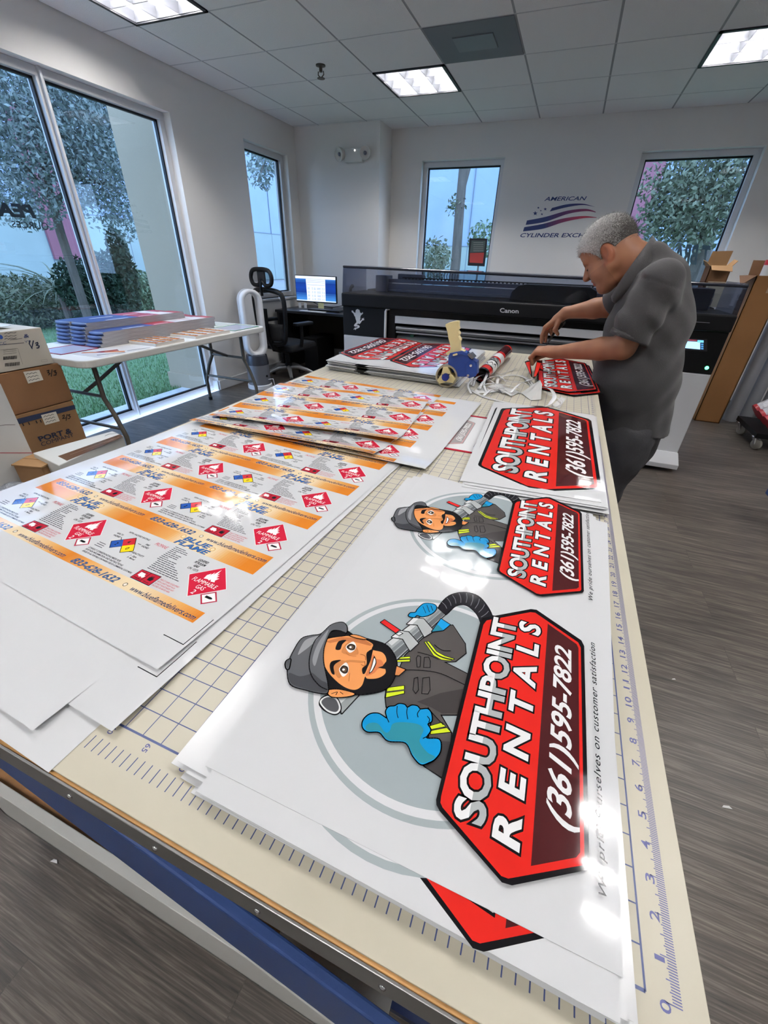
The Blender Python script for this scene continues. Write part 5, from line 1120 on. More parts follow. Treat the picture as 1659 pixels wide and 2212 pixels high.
for (o_, i_) in zip(out, inn):
    sec = []
    for (rx_, d_) in ((1, -2.6), (1, 2.2), (.45, 2.9), (0, 2.2), (0, -2.6), (.45, -3.0)):
        a = o_[0]*rx_+i_[0]*(1-rx_); z = o_[1]*rx_+i_[1]*(1-rx_); sec.append((FX+a*cA-d_*sA, FY+a*sA+d_*cA, z))
    sec.append(sec[0]); rows.append(sec)
rows.append(rows[0]); m = MB().grid(rows); lp = m.build('loop', MATS['fan_white'], t, smooth='all', weld=True)
m = MB(); m.tube([(FX+o_[0]*1.005*cA-.1*sA, FY+o_[0]*1.005*sA+.3*cA, o_[1]*1.0) for o_ in out], .09, 6, closed=True); m.build('seam', mat('fan_seam', '55585f', .4), lp)
MB().tube([(FX+5, FY, FLOOR+4), (FX+7, FY+.6, FLOOR+4.4), (FX+7.4, FY+1, FLOOR+1), (FX+4, FY+4, FLOOR+.2), (-121.5, 158, FLOOR+.2)], .16, 8).build('power_cord', MATS['fan_white'], t, smooth=True)
# office chair, seen from behind
CX, CY = -107.5, 172
t = thing('office_chair', 'black mesh office chair with headrest and silver five-star base, by the corner desk', 'chair', (CX, CY, FLOOR))
fwd = np.array((.17, .985, 0)); sd = np.array((.985, -.17, 0)); up = np.array((0, 0, 1.0))
def CH(f, s_, z): return np.array((CX, CY, 0))+fwd*f+sd*s_+up*z
net = mat('chair_mesh', '101216', .7, bump=(700, .6, .003)); netc = bpy.data.materials.new('open_mesh'); netc.use_nodes = True
nt = netc.node_tree; N = nt.nodes; N.clear(); o_ = N.new('ShaderNodeOutputMaterial'); x_ = N.new('ShaderNodeMixShader'); a_ = N.new('ShaderNodeBsdfDiffuse'); b_ = N.new('ShaderNodeBsdfTransparent'); a_.inputs[0].default_value = (.008, .009, .011, 1); x_.inputs[0].default_value = .62
nt.links.new(b_.outputs[0], x_.inputs[1]); nt.links.new(a_.outputs[0], x_.inputs[2]); nt.links.new(x_.outputs[0], o_.inputs[0])
star = mat('chair_silver', '8f9194', .35, metal=.7)
for k in range(5):
    a = math.radians(20+72*k); d = np.array((math.cos(a), math.sin(a), 0)); c_ = np.array((CX, CY, 0))
    m = MB().tube([c_+d*1.2+up*-28.6, c_+d*5+up*-28.4, c_+d*9+up*-29.6, c_+d*12.5+up*-31.2], [1.1, 1.1, .9, .7], 10); l_ = m.build('base_arm', star, t, smooth=True)
    MB().lathe(c_+d*12.2+up*(FLOOR+1.2), [(.2, -.9), (1.2, -.8), (1.2, .8), (.2, .9)], 16, 0, rotm(0, 90, 20+72*k+60)).build('caster', dark, l_, smooth=True)
MB().cyl((CX, CY, -29), (CX, CY, -26.5), 1.7, 20).cyl((CX, CY, -26.5), (CX, CY, -19), 1.2, 16).build('gas_column', dark, t, smooth=True)
m = MB(); R_ = np.stack([fwd, sd, up], 1); m.box(CH(2, 0, -18.5), (18, 19, 3.2), 0, R_); m.build('seat', mat('chair_fabric', '121317', .9), t, bevel=1.2, seg=4)
MB().box(CH(0, 0, -20.6), (9, 8, 1.6), 0, R_).build('seat_mechanism', dark, t, bevel=.3)
def prof(s_, z): return CH(-9.2-.020*(z+16)**1.0*1.6-.012*(abs(s_))**2*-1*1.2, s_, z)
BW = 8.6
def backout():
    P = []
    for s_, z in ((-7.0, -15.5), (-8.4, -10), (-8.9, -2), (-8.6, 2.5), (-6.5, 4.6), (0, 5.3), (6.5, 4.6), (8.6, 2.5), (8.9, -2), (8.4, -10), (7.0, -15.5), (3, -16.6), (-3, -16.6)): P.append(prof(s_, z))
    return P
m = MB().tube(catmull(backout(), 4), 1.05, 10, closed=True); bf = m.build('back_frame', dark, t, smooth=True)
rows = [[tuple(prof(s_*(8.2 if z < 2 else 6.6), z)) for s_ in np.linspace(-1, 1, 9)] for z in np.linspace(-15.5, 4.6, 10)]
MB().grid(rows).build('back_mesh', netc, bf, smooth='all')
rows = [[tuple(prof(s_*7.8, z)+fwd*-.4-fwd*.9*math.cos(s_*1.4)) for s_ in np.linspace(-1, 1, 9)] for z in np.linspace(-15, -8, 5)]
MB().grid(rows).build('lumbar_pad', net, t, smooth='all', solid=.5)
MB().tube([CH(-1, 0, -20), CH(-8, 0, -19), CH(-12, 0, -12), CH(-11.5, 0, -2)], [1.6, 1.5, 1.3, 1.0], 10).build('spine', dark, t, smooth=True)
hp_ = [CH(-11.5, s_, z) for s_, z in ((-5.2, 7.4), (-6.0, 10), (-4.5, 12.4), (0, 12.9), (4.5, 12.4), (6, 10), (5.2, 7.4), (2.2, 7.0), (0, 8.4), (-2.2, 7.0))]
hr = MB().tube(catmull(hp_, 4), .85, 10, closed=True).build('headrest', dark, t, smooth=True)
MB().box(CH(-11.3, 0, 9.8), (.9, 4.4, 4.8), 0, R_).build('headrest_pad', net, hr, bevel=.4)
MB().grid([[tuple(CH(-11.2, s_, z)) for s_ in (-5, 5)] for z in (8, 12.2)]).build('headrest_mesh', netc, hr)
MB().tube([CH(-12, 0, 3), CH(-12.4, 0, 6), CH(-11.8, 0, 9)], .6, 8).build('headrest_post', dark, t, smooth=True)
for s_ in (-1, 1):
    ar = MB().tube([CH(0, 9.5*s_, -18), CH(-1, 11*s_, -14), CH(-1, 11*s_, -9)], .8, 8).build('armrest_post', dark, t, smooth=True)
    MB().box(CH(.5, 11*s_, -8.2), (10.5, 3.4, 1.4), 0, R_).build('armrest_pad', dark, t, bevel=.5, seg=3)
# corner desk with monitor
t = thing('desk', 'black corner desk between the narrow window and the printer', 'desk', (-98, 200, FLOOR))
dk = mat('desk_black', '141519', .35)
MB().bx((-121.5, 185.2, -6), (-80, 216.3, -4.9)).build('desktop', dk, t, bevel=.1)
MB().bx((-82, 186, FLOOR), (-80.6, 215.5, -6)).build('side_panel', dk, t); MB().bx((-121, 186, FLOOR), (-119.8, 215.5, -6)).build('side_panel', dk, t)
MB().bx((-119.8, 213.8, -26), (-82, 214.6, -6)).build('modesty_panel', mat('desk_back', '3d362e', .6), t)
MB().bx((-80.3, 186.2, -30), (-79.9, 187.5, -5)).build('edge_trim', star, t)
t = thing('monitor', 'computer monitor with a lit document window on the corner desk', 'monitor', (-106, 201, -4.9))
kmn = lambda x, y: (PY(500+x/6.38, 560+y/6.38, 200)[0], PY(500+x/6.38, 560+y/6.38, 200)[2])
MB().bx((-118, 200.2, -2.0), (-94.6, 201.4, 10.0)).build('screen_case', dark, t, bevel=.15)
scr = mat('screen', 'ffffff', .3, attr='pc', emit=('ffffff', .42))
A = Art(); B0, B1, B2, B3 = (-117.7, 9.7), (-94.9, 9.7), (-94.9, -1.5), (-117.7, -1.5)
for k in range(12):
    f0, f1 = k/12, (k+1)/12; u = abs((k+.5)/12-.45)*2; cc = tuple(np.array(lin('14409c'))*(.35+.5*(1-u))+np.array(lin('4d9be0'))*max(0, u-.35)*1.0)
    A.items.append((np.array([(-117.7, 9.7-11.2*f0), (-94.9, 9.7-11.2*f0), (-94.9, 9.7-11.2*f1), (-117.7, 9.7-11.2*f1)]), [(3, 2, 1, 0)], cc, 1))
A.L = 1
A.poly([(-117.7, 9.7), (-94.9, 9.7), (-94.9, 8.5), (-117.7, 8.5)], 'dfe6f2', 2); A.poly([(-111.6, 8.4), (-100.6, 8.4), (-100.8, -1.3), (-111.4, -1.3)], 'dfe6f2', 2); A.poly([(-117.7, -1.5), (-94.9, -1.5), (-94.9, -1.0), (-117.7, -1.0)], 'c4d4ec', 2)
for yy in (7.7, 7.0, 5.9): A.stroke([(-111, yy), (-101, yy)], .16, '8a9ab8', layer=3)
for r_ in range(4):
    for x0_, w_ in ((-110.9, 1.2), (-108.4, .5), (-107.2, .9), (-105.4, 2), (-102.6, .5), (-101.6, .5)):
        for q in range(3): A.stroke([(x0_, 4.6-r_*1.6-q*.35), (x0_+w_, 4.6-r_*1.6-q*.35)], .16, '8795b0', layer=3)
m = MB(); A.to(m, 0, .003); m.v = [(x, 200.15-z, y) for x, y, z in m.v]; m.build('screen', scr, t)
MB().tube([(-104, 202, -4.6), (-104, 202.6, -1), (-104, 201.6, 2)], .8, 8).box((-104, 202, -4.7), (9, 6, .35)).build('stand', dark, t)
tag(MB().bx((-104.8, 199.3, -4.8), (-101.7, 199.7, -2.0)).build('sticky_note', mat('note_yellow', 'dcd9a4', .7), loc=(-103, 199.5, -4.9)), 'pale yellow sticky note under the monitor', 'note')
for x_, l_ in ((-115.6, 'white note under the left of the monitor'), (-112.3, 'second white note under the monitor')): tag(MB().bx((x_-.7, 199.2, -4.8), (x_+.7, 199.5, -2.6)).build('paper_note', mat('paper_plain', 'dcdcda', .6), loc=(x_, 199.3, -4.9)), l_, 'note')
tag(MB().bx((-106, 190.8, -4.9), (-88.5, 196.4, -4.1)).build('keyboard', dark, loc=(-98, 193.6, -4.9), bevel=.15), 'black keyboard lying in front of the monitor', 'keyboard')
tag(MB().bx((-108.5, 187.2, -4.9), (-95, 189.8, -4.75)).build('paper_sheet', mat('paper_plain', 'dcdcda', .6), loc=(-102, 188.5, -4.9)), 'white sheet of paper near the front edge of the corner desk', 'paper')
t = thing('telephone', 'black desk telephone at the right end of the corner desk', 'telephone', (-86, 205, -4.9))
MB().prism([(0, 0), (7, 0), (7, 3), (0, .9)], -4, 4, 0, np.array([[0, 0, 1], [1, 0, 0], [0, 1, 0]], float), (-86, 202, -4.9)).build('base', dark, t, bevel=.2)
MB().tube([(-89, 205, -2), (-89, 203.5, 1), (-89, 205, 5), (-89, 207, 6)], [.9, .7, .7, .9], 10).build('handset', dark, t, smooth=True)
t = thing('computer_tower', 'black computer tower standing under the corner desk', 'computer', (-104, 196, FLOOR))
MB().bx((-108, 188, FLOOR), (-100, 206, -17)).build('case', darkm, t, bevel=.3); MB().bx((-107, 187.9, -22), (-104, 188.05, -18.5)).build('front_label', mat('label_grey', '8d8f99', .4), t)
for i, pts in enumerate(([(-92, 214, -8), (-91, 212, -16), (-88, 212, -24), (-84, 212, -27)], [(-100, 205, -32), (-95, 208, -30), (-91, 208, -33.6), (-88, 212, -33.7)], [(-112, 205, -2), (-104, 204.5, -4), (-96, 203.5, -3.5), (-90, 204, -2)])):
    tag(MB().tube(catmull(pts, 6, False), .16, 6).build('cable', darkm, loc=pts[0], smooth=True), ('black cable hanging down under the corner desk', 'black cable looping on the floor under the corner desk', 'black cable across the desk under the monitor')[i], 'cable')
MB()
o_ = thing('wall_socket', 'white wall outlet seen low through the loop of the tower fan', 'outlet', (-122.8, 163, -22)); MB().bx((XL, 161.6, -24), (XL+.3, 164.4, -19.5)).build('cover_plate', white_trim, o_, bevel=.06); MB().bx((XL+.3, 162.3, -22.3), (XL+1.6, 163.7, -20.4)).build('plug', white_trim, o_)
# ================================================================== wide printer along the back
PR = thing('wide_format_printer', 'long black and white wide printer with a smoked lid along the back wall', 'printer', (-2, 148, FLOOR))
YF = 133.0; kg = lambda x, y: (PY(730+x/6.144, 560+y/6.144, YF)[0], PY(730+x/6.144, 560+y/6.144, YF)[2])
pw = mat('printer_white', 'c3c4c6', .45, bump=(260, .15, .002)); pk = mat('printer_black', '050608', .3, spec=.3); pk2 = mat('printer_black_satin', '08090c', .5, spec=.3); pg = mat('printer_grey', '6d7078', .45, metal=.4)
xa, xb = -57.2, 53.2
MB().bx((xa, YF, -32), (-41.6, 166, -5.0)).build('left_cabinet', pw, PR, bevel=.3)
MB().bx((xa, YF-.1, -5.0), (-41.6, 166, 4.2)).build('left_panel', pk2, PR, bevel=.2)
MB().tube([(-41.4, YF-.5, -32), (-41.4, YF-.5, 3.2), (-41.0, YF-.5, 3.9), (-40, YF-.5, 4.1)], .42, 10).build('grab_rail', mat('rail_white', 'd5d5d3', .35), PR, smooth=True)
MB().bx((36, YF, -30.5), (xb, 166, -6.6)).build('right_cabinet', pw, PR, bevel=.3)
MB().prism([(YF-5.5, -32.6), (166, -32.6), (166, -30), (YF-1, -29.2), (YF-5.5, -31.2)], 34, xb, 0, np.array([[0, 0, 1], [1, 0, 0], [0, 1, 0]], float)).build('foot', pw, PR, bevel=.15)
MB().bx((36, YF+1, FLOOR), (xb-4, 160, -32.6)).bx((xa+3, YF+1, FLOOR), (-44, 160, -32)).build('plinth', darkm, PR)
MB().bx((34, YF-.1, -6.6), (xb, 166, 4.0)).build('right_panel', pk, PR, bevel=.25)
MB().bx((xa, YF-1.2, 3.9), (xb, 150, 8.0)).build('front_beam', pk2, PR, bevel=.5, seg=3)
MB().bx((-41.6, 151, -32), (36, 166, 4)).build('back_panel', pk2, PR)
MB().bx((-41.6, YF+.5, 2.1), (36, 152, 3.9)).build('beam_underside', pk, PR)
MB().bx((-38.2, YF-.3, -.1), (36, YF+2, 2.1)).build('media_guide', pw, PR, bevel=.1)
sil = mat('roller_silver', 'a4a7ab', .3, metal=.85)
MB().cyl((-38, YF+1, -1.7), (36, YF+1, -1.7), .75, 20).build('upper_roller', sil, PR, smooth=True)
MB().cyl((-38, YF+1, -2.9), (36, YF+1, -2.9), .32, 14).build('tension_bar', sil, PR, smooth=True)
MB().cyl((-38, YF+4, -6.5), (36, YF+4, -6.5), 3.0, 24).build('takeup_roll', mat('roll_grey', '6b6e6c', .45, var=(2, .1)), PR, smooth=True)
MB().bx((-41, YF+.5, -9), (-38.3, YF+8, 2)).build('roll_bracket', pk, PR); MB().bx((35, YF+.5, -9), (36, YF+8, 2)).build('roll_bracket', pk, PR)
MB().bx((-36.2, YF+1, 2.2), (-35.4, YF+1.6, 3.6)).build('yellow_lever', mat('lever_yellow', 'b79a2f', .4), PR)
MB().prism([(-40, 3.4), (-35, 3.6), (-35.4, 2.2), (-36, 2.0)], 0, .4, 0, np.array([[1, 0, 0], [0, 0, 1], [0, 1, 0]], float), (0, YF+.6, 0)).build('corner_plate', pg, PR)
MB().bx((-33.4, YF+2, -5.5), (-32.2, YF+3, -3.5)).build('green_clip', mat('clip_green', '2f6b4f', .4), PR)
# smoked lid: sloping front, flat top, two ends
top_y, lid_t = 134.0, 15.2
def quadslab(P, th, name, m_, parent):
    P = np.array(P, float); n = np.cross(P[1]-P[0], P[3]-P[0]); n /= np.linalg.norm(n); m = MB(); V = list(P)+list(P+n*th); m.add(V, [(3, 2, 1, 0), (4, 5, 6, 7), (0, 1, 5, 4), (1, 2, 6, 5), (2, 3, 7, 6), (3, 0, 4, 7)]); return m.build(name, m_, parent)
ld = quadslab([(xa, YF, 8.0), (xb, YF, 7.2), (xb, top_y, lid_t-1.0), (xa, top_y, lid_t)], .2, 'lid', smoke, PR)
quadslab([(xa, top_y, lid_t), (xb, top_y, lid_t-1), (xb, 152, lid_t-.8), (xa, 152, lid_t+.2)], .2, 'lid_top', smoke, ld)
MB().tube([(xa, top_y, lid_t+.1), (xb, top_y, lid_t-.9)], .35, 8).build('lid_edge', mat('lid_rim', '2a2d38', .2), ld)
for x_ in (xa, xb-.2): quadslab([(x_, YF, 7.6), (x_, 152, 7.6), (x_, 152, lid_t-.3), (x_, top_y, lid_t-.3)], .2, 'lid_end', smoke, ld)
MB().bx((xa+.3, 152.4, 0), (xb-.3, 166, 8.2)).build('rear_cover', pk2, PR, bevel=.4)
# inside: gantry beam, tooth belt, carriage, end units
m = MB().bx((-46, 146, 9.0), (50, 149, 10.6)).bx((-46, 146.4, 10.9), (50, 149, 12.0)).bx((-46, 145.6, 8.2), (50, 149, 8.8)); gb = m.build('gantry_beam', mat('gantry_grey', '8b8f98', .4, metal=.4), PR, bevel=.08)
m = MB(); 
for k in range(70): m.bx((-40+k*1.25, 145.9, 12.1), (-39.5+k*1.25, 146.3, 12.5))
m.bx((-41, 146.2, 12.4), (48, 146.5, 12.7)); m.build('tooth_belt', darkm, gb)
cp_ = [(-3.5, 8.1), (-3.2, 10.2), (-1.5, 12.0), (1, 12.5), (18, 12.5), (20, 11.6), (20.5, 8.1)]
MB().prism(cp_, 0, 9, 0, np.array([[1, 0, 0], [0, 0, 1], [0, 1, 0]], float), (0, 136.8, 0)).build('carriage', mat('carriage_black', '15171d', .2), PR, bevel=.3)
MB().bx((-50, 144, 8), (-46, 150, 13)).bx((-43, 147, 12), (-34, 149.5, 13.6)).build('left_unit', pg, PR, bevel=.2)
MB().bx((30, 142, 8), (42, 150, 12.2)).bx((43, 143, 8), (49, 150, 13.2)).build('right_unit', mat('unit_dark', '33363e', .4), PR, bevel=.2)
m = MB()
for k in range(9): m.tube([(-30+k*.9, 150, 12.5), (-30+k*.9, 149.3, 13.6), (-29.6+k*.9, 148.6, 14.2)], .14, 6)
m.build('ink_tubes', mat('tube_grey', 'a6a8b0', .4), PR)
MB().tube([(33, 144, 9), (36, 142, 11.5), (41, 142, 12.4), (45, 143, 9)], .5, 8).build('cable_chain', darkm, PR, smooth=True)
# lettering, frog sticker, screen, lamp
A = Art(); A.text('Canon', [kg(-999, 0)]*4 if False else [(PY(700+657/1.73, 550+216/1.73, YF-1.3)[0], PY(700+657/1.73, 550+216/1.73, YF-1.3)[2]), (PY(700+727/1.73, 550+219/1.73, YF-1.3)[0], PY(700+727/1.73, 550+219/1.73, YF-1.3)[2]), (PY(700+727/1.73, 550+203/1.73, YF-1.3)[0], PY(700+727/1.73, 550+203/1.73, YF-1.3)[2]), (PY(700+657/1.73, 550+199/1.73, YF-1.3)[0], PY(700+657/1.73, 550+199/1.73, YF-1.3)[2])], 'c9c9cb', .022)
def onfront(A, y, name, par, m_=None):
    m = MB(); A.to(m, 0, .004); m.v = [(x, y-z, zz) for x, zz, z in m.v]; return m.build(name, m_ or mat('printer_print', 'ffffff', .4, attr='pc'), par)
onfront(A, YF-1.22, 'lettering', PR)
fr = [(240, 672), (262, 660), (290, 675), (292, 690), (300, 712), (322, 715), (325, 700), (333, 706), (336, 720), (318, 735), (305, 748), (300, 765), (300, 790), (294, 812), (302, 818), (322, 795), (320, 780), (328, 782), (332, 792), (345, 775), (350, 782), (342, 795), (355, 800), (345, 808), (325, 812), (300, 850), (285, 860), (270, 850), (248, 875), (270, 872), (290, 885), (288, 905), (262, 918), (245, 922), (238, 940), (230, 935), (228, 925), (212, 935), (210, 925), (228, 912), (222, 905), (240, 908), (262, 898), (262, 890), (235, 895), (215, 885), (218, 868), (248, 835), (245, 815), (236, 790), (230, 760), (222, 755), (208, 720), (190, 705), (180, 690), (190, 692), (182, 675), (195, 685), (200, 675), (205, 690), (225, 710), (232, 715), (236, 690)]
A = Art(); A.poly([kg(*p) for p in fr], 'd4d5d6'); tag(onfront(A, YF-.13, 'frog_sticker', None), 'white frog silhouette sticker on the black left panel of the printer', 'sticker')
kr_ = lambda x, y: (PY(1480+x/3.4583, 520+y/3.4583, YF-.15)[0], PY(1480+x/3.4583, 520+y/3.4583, YF-.15)[2])
sc0 = [kr_(-65, 722), kr_(165, 735), kr_(165, 828), kr_(-65, 812)]
A = Art(); A.poly(sc0, '1b1d22'); A.poly([kr_(-55, 732), kr_(140, 742), kr_(140, 818), kr_(-55, 803)], '2b3446'); tp = onfront(A, YF-.14, 'touch_screen', PR)
A = Art(); A.poly([kr_(-50, 747), kr_(112, 756), kr_(112, 812), kr_(-50, 797)], '8fc3ee'); A.poly([kr_(-50, 733), kr_(88, 741), kr_(88, 750), kr_(-50, 742)], '6d2f3c'); A.poly([kr_(92, 742), kr_(138, 744), kr_(138, 762), kr_(92, 760)], '58a0cc')
for q in range(3): A.stroke([kr_(-30, 766+q*9), kr_(10, 769+q*9)], .06, '5d8fc0')
for q in range(3): A.poly([kr_(118, 768+q*16), kr_(136, 769+q*16), kr_(136, 780+q*16), kr_(118, 779+q*16)], '3a6f9c')
onfront(A, YF-.17, 'screen_image', tp, mat('touch_lit', 'ffffff', .3, attr='pc', emit=('ffffff', .8)))
A = Art(); A.poly([kr_(10, 612), kr_(55, 616), kr_(53, 652), kr_(8, 648)], '8e2531'); A.stroke([kr_(18, 632), kr_(32, 622), kr_(46, 634)], .14, 'e8d4d6'); A.stroke([kr_(18, 642), kr_(46, 644)], .06, 'd8c0c4'); A.stroke([kr_(20, 600), kr_(175, 610)], .09, '9a9aa0')
tag(onfront(A, YF-1.25, 'red_sticker', None), 'small dark red square sticker with a white mark above the printer touch screen', 'sticker')
pb_ = kr_(162, 950); lb = MB().lathe((pb_[0], YF-.1, pb_[1]), [(0, -.25), (.42, -.22), (.45, 0), (0, 0)], 20, 0, rotm(-90)).build('power_button', mat('led_green', '20d060', .3, emit=('3cff8a', 5)), PR, smooth=True)
# sign taped to the window behind the printer
kw = lambda x, y: (PY(860+x/2.0763, 300+y/2.0763, 236.6)[0], PY(860+x/2.0763, 300+y/2.0763, 236.6)[2])
t = thing('window_sign', 'dark framed sign with a red lower half stuck to the narrow window behind the printer', 'sign', (kw(355, 510)[0], 236.6, kw(355, 570)[1]))
A = Art(); A.poly([kw(320, 446), kw(401, 447), kw(388, 572), kw(312, 568)], '26262a'); A.poly([kw(330, 456), kw(392, 457), kw(386, 508), kw(322, 510)], '4c5a58'); A.poly([kw(322, 512), kw(386, 510), kw(380, 558), kw(320, 555)], 'b8433f')
for q in range(5): A.stroke([kw(338, 466+q*9), kw(382, 466+q*9)], .16, 'a9aaa6')
m = MB(); A.to(m, 0, .01); m.v = [(x, 236.55-z, zz) for x, zz, z in m.v]; m.build('sign_board', mat('sign_print', 'ffffff', .4, attr='pc'), t, solid=.1)
# ------------------------------------------------------------------ right of the printer
def obox(label, x0, x1, y0, y1, z0, z1, m_, flaps):
    t = thing('open_box', label, 'box', ((x0+x1)/2, (y0+y1)/2, z0)); m = MB(); th = .2
    for a, b in (((x0, y0, z0), (x1, y0+th, z1)), ((x0, y1-th, z0), (x1, y1, z1)), ((x0, y0, z0), (x0+th, y1, z1)), ((x1-th, y0, z0), (x1, y1, z1)), ((x0, y0, z0), (x1, y1, z0+th))): m.bx(a, b)
    m.build('body', m_, t)
    for P in flaps: m = MB(); m.add(P, [tuple(range(len(P)))]); m.build('flap', mat('carton_flap', 'a07c55', .85), t, solid=.15)
    return t
cb3 = mat('carton_dark', '6b4b30', .85, bump=(140, .25, .002), var=(3, .1))
t = obox('small open brown box with raised flaps on the right end of the printer', 49.0, 54.2, 157, 163, 8.3, 18.5, cb3, [[(49.2, 163, 18.5), (54.2, 163, 18.5), (54.6, 163.6, 22.4), (49.6, 163.6, 22.2)], [(49, 157, 18.5), (54.2, 157, 18.5), (54.2, 155.2, 17.2), (49.2, 155.2, 17.4)], [(49, 157, 18.5), (49, 163, 18.5), (47.8, 162, 20), (47.8, 158, 19.6)], [(54.2, 157, 18.5), (54.2, 163, 18.5), (55.4, 162, 20.2), (55.4, 158, 19.8)]])
tag(MB().bx((49.6, 154.0, 8.3), (53.6, 156.5, 14.6)).build('small_carton', mat('small_carton', 'c9c3ac', .7), loc=(51.6, 155, 8.3), bevel=.1), 'small cream carton in front of the open brown box on the printer', 'box')
t = thing('tall_carton', 'tall brown carton standing on end at the right of the printer', 'box', (74.5, 193, FLOOR))
tb0, tb1, ty0, ty1, tz = 70.3, 78.8, 189, 197.5, 16.3
m = MB(); th = .25
for a, b in (((tb0, ty0, FLOOR), (tb1, ty0+th, tz)), ((tb0, ty1-th, FLOOR), (tb1, ty1, tz)), ((tb0, ty0, FLOOR), (tb0+th, ty1, tz)), ((tb1-th, ty0, FLOOR), (tb1, ty1, tz)), ((tb0, ty0, FLOOR), (tb1, ty1, FLOOR+.3))): m.bx(a, b)
m.build('body', mat('tall_carton_brown', '8c6238', .8, bump=(140, .25, .002), var=(2, .1)), t)
for P in ([(tb0, ty0, tz), (tb0, ty1, tz), (tb0-2.6, ty1, tz-.2), (tb0-3.6, ty0, tz-3)], [(tb0, ty1, tz), (tb1, ty1, tz), (tb1, ty1+1.2, tz+4.5), (tb0, ty1+1.2, tz+4.5)], [(tb1, ty0, tz), (tb1, ty1, tz), (tb1+2, ty1, tz+3.5), (tb1+2, ty0, tz+3.5)]): m = MB(); m.add(P, [(0, 1, 2, 3)]); m.build('flap', cb3, t, solid=.2)
MB().bx((tb1-4, ty0-.03, tz-5), (tb1+.02, ty0, tz-2.4)).build('tape', mat('tape_pale', 'a88f72', .3), t)
t = thing('vinyl_roll', 'white vinyl roll with a red end band sticking out of the tall brown carton', 'roll', (74, 193, FLOOR+.4))
MB().cyl((74.2, 193, FLOOR+.4), (74.2, 193, 20.6), 2.0, 24).build('roll', mat('roll_white', 'd6d6d6', .35), t, smooth=True); MB().cyl((74.2, 193, 19.4), (74.2, 193, 20.9), 2.06, 24).build('end_band', mat('band_red', 'b2303a', .4), t, smooth=True)
gr_ = mat('roll_pale_grey', '9da0a6', .4)
for i, (x, y, l) in enumerate(((84.0, 196, 'grey-white roll standing just right of the tall carton'), (89.0, 197.5, 'second grey-white roll right of the tall carton'), (94, 196.5, 'third grey-white roll at the right edge of the picture'))):
    t = thing('standing_roll', l, 'roll', (x, y, FLOOR), 'rolls standing against the back wall'); MB().cyl((x, y, FLOOR), (x, y, 18), 2.3, 24).build('roll', gr_, t, smooth=True); MB().cyl((x, y, 18), (x, y, 18.2), 1.4, 20).build('core', cb3, t)
t = thing('roll_cart', 'low black wheeled cart loaded with wrapped rolls at the right edge', 'cart', (92, 166, FLOOR))
MB().bx((81, 161.5, -30), (104, 182, -28.4)).build('deck', pk2, t, bevel=.1)
for x, y in ((82.6, 162.6), (82.6, 178), (102, 162.6), (102, 178)): caster(t, x, y, 1.7, 30)
for i, (x, y, z, l) in enumerate(((86, 164.5, -25.6, 'nearest of the tilted plastic wrapped rolls on the cart'), (86.5, 170, -25.6, 'middle one of the tilted plastic wrapped rolls on the cart'), (87, 177, -25.6, 'rearmost of the tilted plastic wrapped rolls on the cart'))):
    o = thing('wrapped_roll', l, 'roll', (x, y, z-2.7), 'wrapped rolls on the cart'); d = np.array((.5, .1, 1.0 if i else .9)); a = np.array((83+i*.5, 163.5+(0, 7, 14)[i], -25.3)); b = a+np.array((20, .5, 15))
    MB().tube([a, b], 2.7, 20).build('roll', mat('roll_wrapped', 'cfcfd6', .2, bump=(14, .9, .05)), o, smooth=True)
    MB().tube([a-(b-a)/27*.1, a+(b-a)/27*1.0], 2.75, 20).build('end_band', MATS['band_red'], o, smooth=True)
t = thing('blue_trolley', 'blue steel frame corner on a caster at the lower right edge', 'trolley', (72, 104, FLOOR))
MB().bx((68.2, 100, -29), (70.6, 112, -18)).bx((68.2, 100, -29), (90, 103, -26.5)).build('frame', blue, t, bevel=.1); caster(t, 69.6, 102, 1.9, 20)
# bits on the floor
for i, (u, v, l) in enumerate(((1570, 1745, 'crumpled scrap of clear plastic on the floor at the right'), (1455, 1468, 'tiny white paper scrap on the floor at the right'), (118, 1862, 'small white paper scrap on the floor at the lower left'))):
    p = PZ(u, v, FLOOR); m = MB(); s_ = (.5, .25, .45)[i]
    m.add([(p[0]-s_, p[1]-s_*.3, FLOOR+.03), (p[0]+s_, p[1], FLOOR+.12), (p[0]+s_*.4, p[1]+s_*.4, FLOOR+.2), (p[0]-s_*.6, p[1]+s_*.3, FLOOR+.05)], [(0, 1, 2), (0, 2, 3)]); tag(m.build('floor_scrap', mat('paper_plain', 'dcdcda', .6), loc=(p[0], p[1], FLOOR), solid=.02), l, 'scrap')
